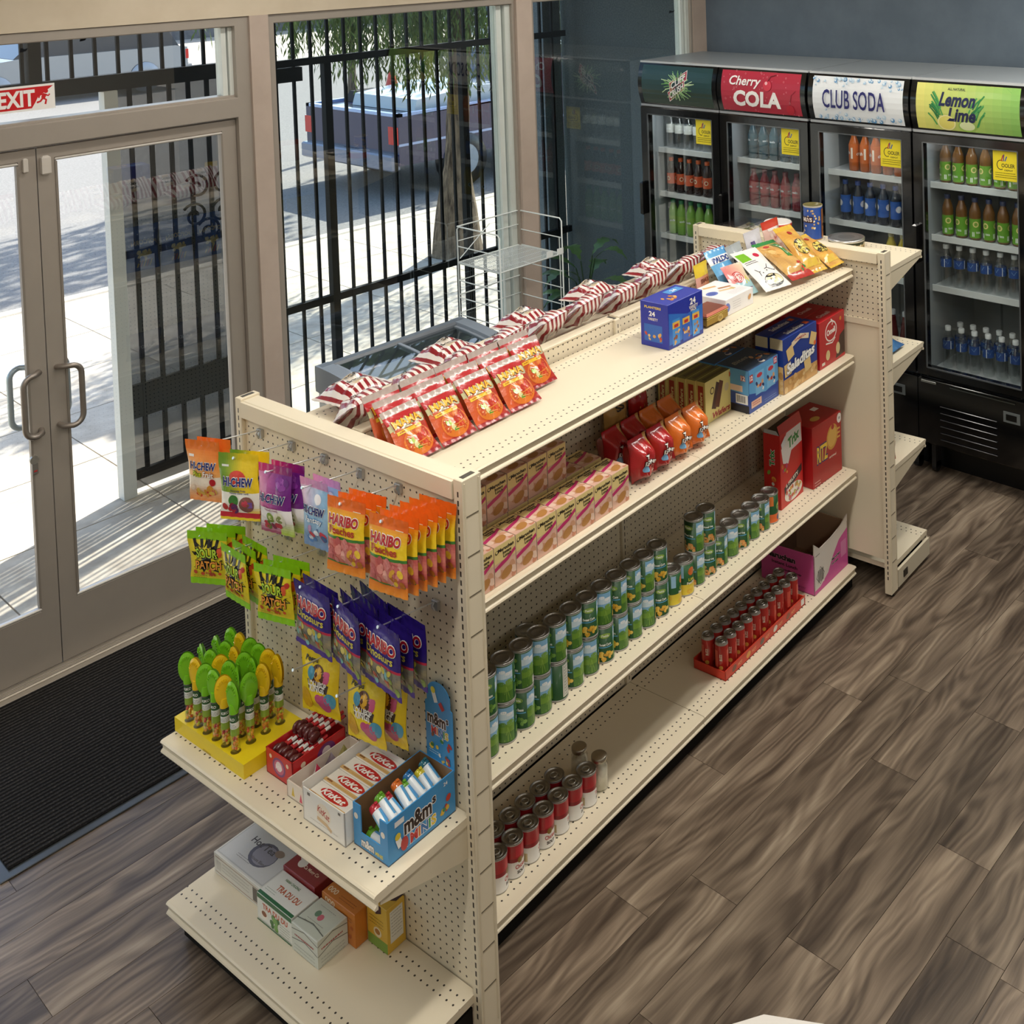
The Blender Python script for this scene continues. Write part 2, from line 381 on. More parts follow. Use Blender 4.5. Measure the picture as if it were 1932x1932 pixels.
# woven security screen: a fine dark mesh one can look through
m, nt, n, l, b = newmat('mesh_screen'); b.inputs['Base Color'].default_value = (.09, .1, .1, 1); b.inputs['Roughness'].default_value = .5
tc = N(nt, 'TexCoord'); sc_ = N(nt, 'VectorMath', operation='SCALE'); sc_.inputs[3].default_value = 330.; l.new(tc.outputs['Object'], sc_.inputs[0])
fr = N(nt, 'VectorMath', operation='FRACTION'); l.new(sc_.outputs[0], fr.inputs[0]); sp = N(nt, 'SeparateXYZ'); l.new(fr.outputs[0], sp.inputs[0])
ga = N(nt, 'Math', operation='GREATER_THAN'); ga.inputs[1].default_value = .42; l.new(sp.outputs[0], ga.inputs[0])
gb = N(nt, 'Math', operation='GREATER_THAN'); gb.inputs[1].default_value = .42; l.new(sp.outputs[2], gb.inputs[0])
op = N(nt, 'Math', operation='MULTIPLY'); l.new(ga.outputs[0], op.inputs[0]); l.new(gb.outputs[0], op.inputs[1])
tr = N(nt, 'BsdfTransparent'); mx = N(nt, 'MixShader'); l.new(op.outputs[0], mx.inputs[0]); l.new(b.outputs[0], mx.inputs[1]); l.new(tr.outputs[0], mx.inputs[2]); l.new(mx.outputs[0], n['Material Output'].inputs[0])

# ------------------------------------------------------------------ room shell
YW = 2.672; XB = 4.25; XL = -4.0; YR = -5.2; ZC = 3.4
def sbox(name, a, b, mat, parent=None, col='#ffffff', bev=0):
    o = MB().box(a, b, col, bev=bev).obj(name, mat, parent)
    if not parent: struct(o)
    return o
fl = sbox('floor', (XL, YR, -.12), (XB, YW + .05, -.004), 'wood_plank')
PW, PL = .182, 1.22
me = MB().box((0, 0, -.004), (PL - .0016, PW - .0016, 0), '#ffffff').mesh('plank', 'wood_plank')
rr = random.Random(3)
for j in range(29):
    y = -2.62 + j * PW; x = -2.3 - rr.uniform(0, PL)
    while x < XB - .02:
        if x + PL <= -2.2: pass
        elif x + PL < XB:
            o = link('plank', me, fl); o.location = (x, y, 0)
        elif x < XB:
            o = MB().box((0, 0, -.004), (XB - x, PW - .0016, 0), '#ffffff').obj('plank', 'wood_plank', fl); o.location = (x, y, 0)
        x += PL
ce = sbox('ceiling', (XL, YR, ZC), (XB + .2, YW + .3, ZC + .15), 'wall_white')
sbox('wall_back', (XB, YR, 0), (XB + .2, YW, ZC), 'wall_slate')
sbox('wall_left', (XL - .2, YR, 0), (XL, YW, ZC), 'wall_white')
sbox('wall_right', (XL, YR - .2, 0), (XB, YR, ZC), 'wall_white')
ww = struct(MB().box((XL, YW - .06, 2.645), (XB, YW + .14, ZC), '#ffffff').box((XL, YW - .06, 0), (-3.80, YW + .14, 2.645), '#ffffff').box((-1.16, YW - .06, 0), (-1.06, YW + .14, 2.645), '#ffffff').obj('wall_window', 'wall_cream'))
sbox('trim_1', (.888, YW - .065, 0), (.982, YW + .12, 2.645), 'wall_taupe')
sbox('trim_2', (2.515, YW - .065, 0), (2.632, YW + .12, 2.645), 'wall_taupe')
sbox('trim_3', (4.11, YW - .05, 0), (XB, YW + .12, 2.645), 'wall_taupe')
AL = '#a39a90'; AD = '#8d857c'
vmat('anodised', .4, metal=.25, spec=.5, grain=.05, gscale=12)
def frame_bar(a, b, parent, name='frame_bar', col=AL): return MB().box(a, b, col, bev=.004).obj(name, 'anodised', parent)
# ceiling lamps: narrow batten lights, only their light reaches the picture
def lamp(x, y, lx=1.25, ly=.16, w=LAMP_W):
    t = empty('ceiling_lamp', (x, y, ZC)); 
    MB().box((-lx / 2 - .03, -ly / 2 - .03, -.07), (lx / 2 + .03, ly / 2 + .03, -.002), '#e8e8e4', bev=.01).obj('housing', 'paint', t)
    m_ = MATS.get('lamp_diffuser')
    if not m_:
        m_, nt, n, l, b = newmat('lamp_diffuser'); b.inputs['Emission Color'].default_value = (*LAMP_C, 1); b.inputs['Emission Strength'].default_value = 4.
    MB().box((-lx / 2, -ly / 2, -.078), (lx / 2, ly / 2, -.071), '#ffffff').obj('diffuser', 'lamp_diffuser', t)
    d = bpy.data.lights.new('lamp_light', 'AREA'); d.shape = 'RECTANGLE'; d.size = lx; d.size_y = ly; d.energy = w; d.color = LAMP_C
    o = bpy.data.objects.new('lamp_light', d); COL.objects.link(o); o.parent = t; o.location = (0, 0, -.085)
    return t
LP = [(-1.6, -.60), (.2, -.50), (2.0, -.40), (3.4, -.6), (-2.4, -3.4), (.2, -3.2), (2.6, -3.2), (.6, 1.75), (-2.2, 1.3), (2.7, 1.75)]
for k, (x, y) in enumerate(LP):
    t = lamp(x, y, w=LAMP_W * (1.25 if k < 4 else .55)); tag(t, 'white batten lamp on the ceiling above the shop floor', 'lamp', 'ceiling batten lamps')

# ------------------------------------------------------------------ doors and windows
tr = struct(empty('trim_4', (0, 0, 0)))          # the storefront frame around the doors
frame_bar((.822, YW - .05, 0), (.888, YW + .06, 2.645), tr, 'jamb'); frame_bar((-1.06, YW - .05, 0), (-.95, YW + .06, 2.645), tr, 'jamb')
frame_bar((-.95, YW - .05, 2.60), (.822, YW + .06, 2.645), tr, 'head'); frame_bar((-.95, YW - .055, 2.178), (.822, YW + .06, 2.272), tr, 'transom_bar')
frame_bar((-.95, YW - .03, 2.262), (.822, YW + .05, 2.282), tr, 'transom_bead')
frame_bar((.775, YW - .01, 2.278), (.798, YW + .05, 2.60), tr, 'white_stop', '#dfe3de'); frame_bar((.804, YW - .02, 2.278), (.822, YW + .05, 2.60), tr, 'white_stop', '#dfe3de')
frame_bar((-.95, YW - .07, 0), (.888, YW + .06, .016), tr, 'threshold', '#b0a698'); frame_bar((-.95, YW - .105, 0), (.888, YW - .07, .010), tr, 'threshold', '#a39a8e')
for k in range(3): frame_bar((-.95, YW - .062 + .022 * k, .016), (.822, YW - .054 + .022 * k, .020), tr, 'threshold_rib', '#8f867b')
w0 = struct(MB().box((-.95, YW + .012, 2.28), (.776, YW + .020, 2.602), '#ffffff').obj('window_1', 'glass'))
def door(name, x0, x1, hinge_right):
    t = struct(empty(name, (x0, YW, 0))); w = x1 - x0; s = .066
    for a, bb in ((0, s), (w - s, w)): frame_bar((a, -.022, .022), (bb, .022, 2.170), t, 'stile')
    frame_bar((s, -.022, 2.118), (w - s, .022, 2.170), t, 'top_rail'); frame_bar((s, -.022, .022), (w - s, .022, .274), t, 'bottom_rail')
    for a, bb in (((s, -.026, .274), (w - s, -.004, .286)), ((s, -.026, 2.108), (w - s, -.004, 2.118)), ((s, -.026, .286), (s + .009, -.004, 2.108)), ((w - s - .009, -.026, .286), (w - s, -.004, 2.108))):
        frame_bar(a, bb, t, 'glazing_bead', '#cfcac2' if bb[0] - a[0] > .1 else AD)
    MB().box((s, -.004, .276), (w - s, .004, 2.116), '#ffffff').obj('pane', 'glass', t)
    xm = (s * .5) if hinge_right else w - s * .5; d = 1 if hinge_right else -1
    for sy, cc in ((-1, '#a0978f'), (1, '#a9b3b6')):
        pts = [(xm, sy * .022, 1.255), (xm + d * .006, sy * .05, 1.26)]
        for a in range(7): an = a / 6 * PI / 2; pts.append((xm + d * (.035 + .04 * math.sin(an)), sy * .075, 1.262 - .04 * (1 - math.cos(an))))
        for a in range(7): an = a / 6 * PI / 2; pts.append((xm + d * (.035 + .04 * math.cos(an)), sy * .075, 1.052 - .04 * math.sin(an)))
        pts += [(xm + d * .006, sy * .05, 1.012), (xm, sy * .022, 1.016)]
        MB().tube(pts, .0115, 10, cc).obj('pull_handle', 'brushed', t)
    return t
d2 = door('door_2', -.030, .820, True); d1 = door('door_1', -.948, -.034, False)
pl = MB().tube([(.915 - .066 - .002, -.022, .905), (.915 - .066 - .002, -.034, .905)], .017, 16, '#b9b4ac').obj('lock_cylinder', 'brushed', d1)
MB().box((.849 - .011, -.032, .845), (.849 + .011, -.0225, .89), '#6e6a64', bev=.002).box((.849 - .006, -.034, .856), (.849 + .006, -.032, .862), '#b03030').obj('lock_indicator', 'plastic', d1)
MB().box((.010, -.045, 2.055), (.045, -.0225, 2.135), '#c9c2b9', bev=.008).obj('door_sensor', 'plastic', d2)
MB().box((.862, -.038, 2.075), (.880, -.0225, 2.135), '#c9c2b9', bev=.005).obj('sensor_magnet', 'plastic', d1)
# EXIT sign sticker on the transom glass
a = Art().rect(-.15, -.052, .15, .052, '#f2efec').rect(-.145, -.043, .146, .043, '#c8171d')
a.poly([(.055, .043), (.12, .043), (.10, .030), (.062, .02)], '#c8171d').poly([(.06, -.044), (.146, -.044), (.146, .044), (.085, .0), (.075, -.02)], '#f2efec').poly([(.06, .043), (.135, .043), (.085, .034), (.06, .02)], '#c8171d')
a.text('EXIT', .006, 0, .068, '#f4f1ee', w=.136, bold=.035)
R_ = '#c8171d'
a.disc(0.116, .022, .009, R_).band([(0.112, .012), (0.104, -.006)], .016, R_).band([(0.108, .01), (0.093, .008), (0.088, -.004)], .006, R_).band([(0.111, .008), (0.125, .002), (0.130, .009)], .006, R_).band([(0.104, -.006), (0.116, -.014), (0.112, -.032)], .0075, R_).band([(0.103, -.006), (0.094, -.018), (0.080, -.022)], .0075, R_)
ex = MB().box((-.15, 0, -.052), (.15, .001, .052), '#f2efec').art(a, flat((0, -.0002, 0), (1, 0, 0), (0, 0, 1))).obj('exit_sign', 'plastic'); ex.location = (-.088, YW + .009, 2.372)
tag(ex, 'red and white EXIT sticker with running figure on the glass above the doors', 'sign')

def window(name, x0, x1, z0, z1, stops, pane='glass_tinted'):
    t = struct(empty(name, (0, 0, 0)))
    frame_bar((x0 - .04, YW - .045, z0 - .09), (x0, YW + .06, z1 + .045), t, 'jamb'); frame_bar((x1 + stops, YW - .045, z0 - .09), (x1 + stops + .02, YW + .06, z1 + .045), t, 'jamb')
    frame_bar((x0, YW - .045, z1), (x1 + stops, YW + .06, z1 + .045), t, 'head'); frame_bar((x0, YW - .05, z0 - .09), (x1 + stops, YW + .06, z0), t, 'sill')
    if stops:
        frame_bar((x1, YW - .005, z0), (x1 + stops * .42, YW + .05, z1), t, 'white_stop', '#dde3de'); frame_bar((x1 + stops * .55, YW - .025, z0), (x1 + stops, YW + .05, z1), t, 'white_stop', '#d6dcd7')
    MB().box((x0, YW + .012, z0), (x1, YW + .020, z1), '#ffffff').obj('pane', pane, t)
    return t
window('window_2', 1.020, 2.412, .13, 2.600, .085)
window('added_window', -3.76, -1.20, .13, 2.600, 0)  # out of view, added to bring more daylight onto the left floor
window('window_3', 2.66, 4.03, .13, 2.600, .06)
# tape scraps left on the glass
for k, (x, z, s_) in enumerate([(-.06, 2.56, 1), (.17, 2.585, 1), (3.93, 2.45, 2.0)]):
    o = MB().add([(0, 0, 0), (.022 * s_, 0, .004), (.03 * s_, 0, .016), (.018 * s_, 0, .012), (.004 * s_, 0, .018), (0, .001, 0), (.022 * s_, .001, .004), (.03 * s_, .001, .016), (.018 * s_, .001, .012), (.004 * s_, .001, .018)],
        [(0, 1, 2, 3, 4), (9, 8, 7, 6, 5), (0, 5, 6, 1), (1, 6, 7, 2), (2, 7, 8, 3), (3, 8, 9, 4), (4, 9, 5, 0)], '#20242a').obj('tape_scrap', 'matte'); o.location = (x, YW + .0095, z)
    tag(o, ['torn dark tape scrap on the transom glass directly above the EXIT sticker', 'torn dark tape scrap on the transom glass between two fence bars', 'larger dark tape scrap high on the window pane beside the coolers'][k], 'tape')

# door mat
t = empty('door_mat', (-.605, 1.632, 0))
MB().box((.0, .0, .0005), (1.70, .965, .006), '#3c4043', bev=.002).obj('vinyl_border', 'plastic', t)
MB().box((.035, .035, .006), (1.67, .935, .0125), '#202020', bev=.002).obj('ribbed_pile', 'ribbed_carpet', t)
rl = random.Random(5)
tag(t, 'long black ribbed door mat with a grey border inside the doors', 'mat')

# ------------------------------------------------------------------ gondola shelving (own axes: x along the run, y across, z up)
CR = '#e2d6bd'; CR2 = '#d8ccb2'; KICK = '#1a1713'
PITCH = .0254
def shelf_mb(w, d, hang=True):
    """top at z=0, front lip at y=0, back at y=d, x 0..w"""
    t = MB(); st = [(0, .022, None), (.022, .0474, 0), (.0474, .0728, .5), (.0728, d - .075, None), (d - .075, d - .0496, 0), (d - .0496, d - .0242, .5), (d - .0242, d, None)]
    for y0, y1, off in st:
        uv = None
        if off is not None: u0, u1 = off + .0, off + w / PITCH; uv = [(u0, 0.0), (u1, 0.0), (u1, 1.0), (u0, 1.0)]
        t.quad((0, y0, 0), (w, y0, 0), (w, y1, 0), (0, y1, 0), CR, 0, uv)
    t.box((0, .004, -.022), (w, d, -.0005), CR, skip='t')
    return t
def channel_mb(w):
    pr = [(.004, 0), (-.004, -.001), (-.008, -.005), (-.006, -.010), (-.001, -.013), (0, -.026), (-.006, -.030), (-.008, -.034), (-.006, -.038), (.004, -.038)]
    return MB().extr(pr, 'x', 0, w, CR)
def bracket_mb(d, h=.11):
    return MB().extr([(.012, -.022), (d, -.022), (d, -h), (d - .03, -h), (.012, -.034)], 'x', 0, .003, CR2)
def place_local(o, parent, x, y, z, rz): o.parent = parent; o.location = (x, y, z); o.rotation_euler = (0, 0, rz); return o
def add_shelf(parent, w, d, x, y, z, rz, brk=True, name='shelf'):
    s = shelf_mb(w, d).obj(name, 'pegboard'); place_local(s, parent, x, y, z, rz)
    channel_mb(w).obj('price_channel', 'paint', s)
    if brk:
        for bx in (.002, w - .005): o = bracket_mb(d).obj('bracket', 'paint', s); o.location = (bx, 0, 0)
    return s
def add_post(parent, x0, x1, y0, y1, h, slots_x=-1, side=None):
    """upright with slots on its face; notched side plates"""
    m = MB(); w = y1 - y0
    fx = x0 if slots_x < 0 else x1
    m.box((x0, y0, .018), (x1, y1, h), CR, bev=.002)
    e = .0006 * slots_x; k = h / PITCH
    m.quad((fx + e, y0 + .003, .08), (fx + e, y1 - .003, .08), (fx + e, y1 - .003, h - .03), (fx + e, y0 + .003, h - .03), CR, 1, [(0, 0), (1, 0), (1, k), (0, k)])
    for sy, yy in ((-1, y0), (1, y1)):
        z = .16
        while z < h - .05:
            m.box((x0 + .012, yy + sy * .0004 - .0005, z), (x1 - .012, yy + sy * .0004 + .0005, z + .003), '#6b6252'); z += .107
        m.box((x0 + .006, yy + min(0, sy * .0012), .05), (x0 + .010, yy + max(0, sy * .0012), h - .01), CR2); m.box((x1 - .010, yy + min(0, sy * .0012), .05), (x1 - .006, yy + max(0, sy * .0012), h - .01), CR2)
    m.box((x0 + .012, y0 + .008, h), (x1 - .012, y1 - .008, h + .0008), '#4a463e')
    o = m.obj('upright', ['paint', 'slotted'], parent)
    f = MB().lathe([(.011, 0), (.011, .006), (.005, .008), (.005, .03)], 12, '#3a3833').obj('levelling_foot', 'metal', o); f.location = ((x0 + x1) / 2, (y0 + y1) / 2, .001)
    return o
def pegboard(parent, x, y0, y1, z0, z1, nx, th=.012, col=CR, name='back_panel', holes=True):
    """panel in the y-z plane; nx is the side(s) that shows"""
    m = MB().box((x, y0, z0), (x + th, y1, z1), col)
    if holes:
        a, bb = (y1 - y0) / PITCH, (z1 - z0) / PITCH
        for s in nx:
            xx = x - .0005 if s < 0 else x + th + .0005
            q = [(xx, y0, z0), (xx, y1, z0), (xx, y1, z1), (xx, y0, z1)]; uv = [(0, 0), (a, 0), (a, bb), (0, bb)]
            m.quad(*q, col, 0, uv)
    return m.obj(name, 'pegboard', parent)
H = 1.546; WD = 1.024
def gondola_root(name): o = empty(name); o.matrix_world = GROT; return o
# near end display
E1 = gondola_root('end_display'); tag(E1, 'cream pegboard end display with candy hooks facing the doors and two shelves', 'shelving')
add_post(E1, 0, .066, -.006, .026, H); add_post(E1, 0, .066, WD - .030, WD, H)
pegboard(E1, .014, .026, WD - .030, .10, 1.497, (-1,))
MB().box((.004, .028, 1.496), (.06, WD - .032, 1.540), CR, bev=.003).box((-.004, .030, 1.490), (.004, WD - .034, 1.538), CR).obj('top_cap', 'paint', E1)
add_shelf(E1, WD - .048, .305, -.295, WD - .026, .633, -PI / 2)
add_shelf(E1, WD - .048, .312, -.302, WD - .026, .146, -PI / 2, brk=False, name='base_deck')
MB().box((-.26, .03, .012), (-.25, WD - .03, .106), KICK).box((-.25, .03, .012), (.0, .04, .106), KICK).box((-.25, WD - .04, .012), (.0, WD - .03, .106), KICK).obj('kick_plate', 'matte', E1)
# far end display
XF = 2.455
E2 = gondola_root('end_display'); tag(E2, 'cream end display with shelves facing the drink coolers', 'shelving')
add_post(E2, XF, XF + .062, -.002, .030, H); add_post(E2, XF, XF + .062, WD - .026, WD + .004, H)
pegboard(E2, XF + .02, .030, WD - .026, 1.222, 1.505, (-1, 1)); pegboard(E2, XF + .02, .030, WD - .026, .16, 1.218, (-1,), holes=False)
MB().box((XF + .012, .031, 1.208), (XF + .020, WD - .027, 1.234), CR).obj('panel_joint_strip', 'paint', E2)
MB().box((XF + .004, .032, 1.504), (XF + .058, WD - .028, 1.544), CR, bev=.003).box((XF - .004, .034, 1.496), (XF + .004, WD - .030, 1.540), CR).obj('top_cap', 'paint', E2)
for z in (1.457, 1.021, .555): add_shelf(E2, WD - .04, .375, XF + .062 + .365, .020, z, PI / 2)
add_shelf(E2, WD - .04, .365, XF + .062 + .358, .020, .121, PI / 2, brk=False, name='base_deck')
MB().box((XF + .38, .03, .012), (XF + .39, WD - .03, .085), KICK).obj('kick_plate', 'matte', E2)
MB().box((XF + .07, -.002, .022), (XF + .40, .010, .10), '#cfc5ae').box((XF + .12, -.005, .045), (XF + .16, -.002, .075), '#2a2620').obj('base_leg_cover', 'paint', E2)
# the run between them: back-to-back shelves on a spine
GR = gondola_root('gondola_shelving'); tag(GR, 'long cream double-sided gondola shelf run between the two end displays', 'shelving')
X0, XM, X1 = .068, 1.266, 2.448; YS = .532
for k, x in enumerate((X0, XM - .014, X1 - .028)):
    m = MB().box((x, YS - .012, .02), (x + .028, YS + .052, 1.512), CR, bev=.002); kk = 1.5 / PITCH
    for yy, e in ((YS - .012, -.0006), (YS + .052, .0006)): m.quad((x + .004, yy + e, .06), (x + .024, yy + e, .06), (x + .024, yy + e, 1.5), (x + .004, yy + e, 1.5), CR, 1, [(0, 0), (1, 0), (1, kk), (0, kk)])
    m.box((x + .006, YS, 1.512), (x + .022, YS + .04, 1.513), '#4a463e'); m.obj('upright', ['paint', 'slotted'], GR)
def spine_board(x0, x1, z0, z1):
    m = MB().box((x0, YS, z0), (x1, YS + .04, z1), CR); a, bb = (x1 - x0) / PITCH, (z1 - z0) / PITCH
    for yy in (YS - .0005, YS + .0405): m.quad((x0, yy, z0), (x1, yy, z0), (x1, yy, z1), (x0, yy, z1), CR, 0, [(0, 0), (a, 0), (a, bb), (0, bb)])
    return m.obj('back_panel', 'pegboard', GR)
for xa, xb in ((X0 + .029, XM - .015), (XM + .015, X1 - .029)):
    for z0, z1 in ((.10, .575), (.579, 1.055), (1.059, 1.506)): spine_board(xa, xb, z0, z1)
    MB().box((xa, YS - .003, 1.506), (xb, YS + .043, 1.518), CR, bev=.003).obj('top_rail', 'paint', GR)
YFR = (.155, .160, .162, .175); ZF = (1.460, 1.0695, .546, .104)
YBK = .905
for k in range(4):
    for i, (xa, xb) in enumerate(((X0, XM), (XM, X1))):
        add_shelf(GR, xb - xa - .002, YS - .014 - YFR[k], xa + .001, YFR[k], ZF[k], 0, brk=(k < 3), name='shelf' if k < 3 else 'base_deck')
        add_shelf(GR, xb - xa - .002, YBK - YS - .054, xb - .001, YBK, ZF[k], PI, brk=(k < 3), name='shelf' if k < 3 else 'base_deck')
for xa, xb in ((X0, XM), (XM, X1)):
    MB().box((xa, .190, .004), (xb, .200, .066), '#0b0a09').obj('kick_plate', 'matte', GR); MB().box((xa, .84, .004), (xb, .85, .066), KICK).obj('kick_plate', 'matte', GR)

# ------------------------------------------------------------------ drink coolers along the back wall
BLK = '#0d0d0e'; CW = .655; CD = .60; CXF = 3.600
def header_art(k, w, h):
    a = Art(); g = random.Random(k)
    if k == 0:
        a.rect(0, 0, w, h, '#1d3f40', 6, 8); a.rect(0, 0, w, h * .35, '#243a2c', 6, 3)
        cx, cy = w * .52, h * .5
        for i in range(46):
            an = 2 * PI * i / 46 + g.uniform(-.08, .08); r0 = .035; r1 = g.uniform(.065, .105); r1x = r1 * 1.35
            p0 = (cx + r0 * 1.3 * math.cos(an), cy + r0 * math.sin(an)); p2 = (cx + r1x * math.cos(an + .12), cy + min(max(r1 * math.sin(an + .12), -h * .46), h * .46)); p1 = ((p0[0] + p2[0]) / 2 + .006 * math.sin(i * 2.1), (p0[1] + p2[1]) / 2 + .006 * math.cos(i * 1.7))
            a.band([p0, p1, p2], .0045, g.choice(['#a9d38e', '#cfe8b4', '#7fb768']))
        rot = .55
        for t, dx, dy, ww in (('CLIFF', .008, .030, .135), ('CRUSH', -.008, -.030, .145)):
            x, y = cx + dx, cy + dy; ca, sa = math.cos(rot), math.sin(rot)
            def q(u, v): return (x + u * ca + v * .15 - v * sa * .4, y + u * sa + v)
            a.poly([q(-.083, -.031), q(.083, -.031), q(.083, .031), q(-.083, .031)], '#f3e9e6'); a.poly([q(-.078, -.026), q(.078, -.026), q(.078, .026), q(-.078, .026)], '#b31f3c')
            ref, f = glyphs(t, .03, 0.); lo, hi = ref.min(0), ref.max(0); mm = (lo + hi) / 2; s = [ww / (hi[0] - lo[0]), .040 / (hi[1] - lo[1])]
            a.L.append(([q((p[0] - mm[0]) * s[0], (p[1] - mm[1]) * s[1]) for p in ref], f, '#f6efec'))
    elif k == 1:
        a.rect(0, 0, w, h, '#b5253d', 6, 8); a.poly([(w * .56, h), (w * .63, h * .5), (w * .5, 0), (w * .68, 0), (w * .76, h * .5), (w * .70, h)], '#d9707d')
        a.poly([(w * .7, h), (w * .76, h * .6), (w * .78, h * .2), (w * .86, 0), (w, 0), (w, h)], '#a81f35')
        for i in range(60):
            x, y = g.uniform(0, w), g.uniform(0, h); r = g.uniform(.002, .006); a.ring(x, y, r, .0012, '#e7a0a8', 8)
        a.disc(w * .60, h * .68, .030, '#d23246').disc(w * .585, h * .74, .010, '#f3b9be').band([(w * .6, h * .78), (w * .63, h * .9), (w * .7, h * .95)], .004, '#5c0d17')
        a.disc(w * .87, h * .13, .028, '#c21f35').band([(w * .87, h * .25), (w * .9, h * .5), (w * .95, h * .6)], .003, '#7c1020')
        a.text('Cherry', w * .315, h * .735, .072, '#f7f2f0', w=.235, bold=.02, shear=.25).text('COLA', w * .46, h * .335, .098, '#faf7f4', w=.345, bold=.045, shear=.12)
    elif k == 2:
        a.rect(0, 0, w, h, '#eef2f6', 6, 8)
        for i in range(90):
            x = g.uniform(0, w); top = i % 2; y = (h - abs(g.gauss(0, .020))) if top else abs(g.gauss(0, .022))
            r = g.uniform(.004, .017) * (.8 if i < 60 else .6); y = min(max(y, r), h - r); x = min(max(x, r), w - r)
            a.disc(x, y, r, g.choice(['#a9cbe6', '#c9e0f1', '#7fb0d8', '#5e97c8']), n=14).disc(x - r * .25, y + r * .3, r * .6, '#e3f0fa', n=10)
        a.text('CLUB SODA', w * .47, h * .50, .105, '#20206a', w=.40, bold=.012)
    else:
        for i in range(12): a.rect(w * i / 12, 0, w * (i + 1) / 12 + .0005, h, mixc((226, 222, 120), (134, 184, 92), i / 11), 1, 8)
        a.poly([(w * .72, h), (w * .84, h), (w, h * .35), (w, h * .05)], '#e7df78').poly([(w * .9, h), (w, h), (w, h * .7)], '#9cc669').poly([(w * .55, 0), (w * .72, 0), (w * .92, h * .9), (w * .86, h)], '#69ad5a')
        for i in range(26):
            s = -1 if i % 2 else 1; x = w * .40 + s * (.07 + .05 * g.random()); y = h * g.uniform(.1, .5); L = g.uniform(.04, .09)
            a.band([(x, y), (x + s * .02, y + L * .6), (x + s * .045, y + L)], .008, g.choice(['#2f8a4a', '#4ca054', '#1f7540']))
        a.disc(w * .30, h * .17, .052, '#f0e9a8', .042).disc(w * .30, h * .17, .045, '#e6dc74', .036).disc(w * .50, h * .12, .05, '#9cc25a', .030).disc(w * .5, h * .13, .043, '#dfe8b4', .024)
        a.text('ALL NATURAL', w * .40, h * .90, .013, '#23302a', w=.10).text('Lemon', w * .41, h * .68, .074, '#1b2350', w=.21, bold=.035, shear=.35).text('Lime', w * .45, h * .36, .074, '#1b2350', w=.165, bold=.035, shear=.35)
    return a
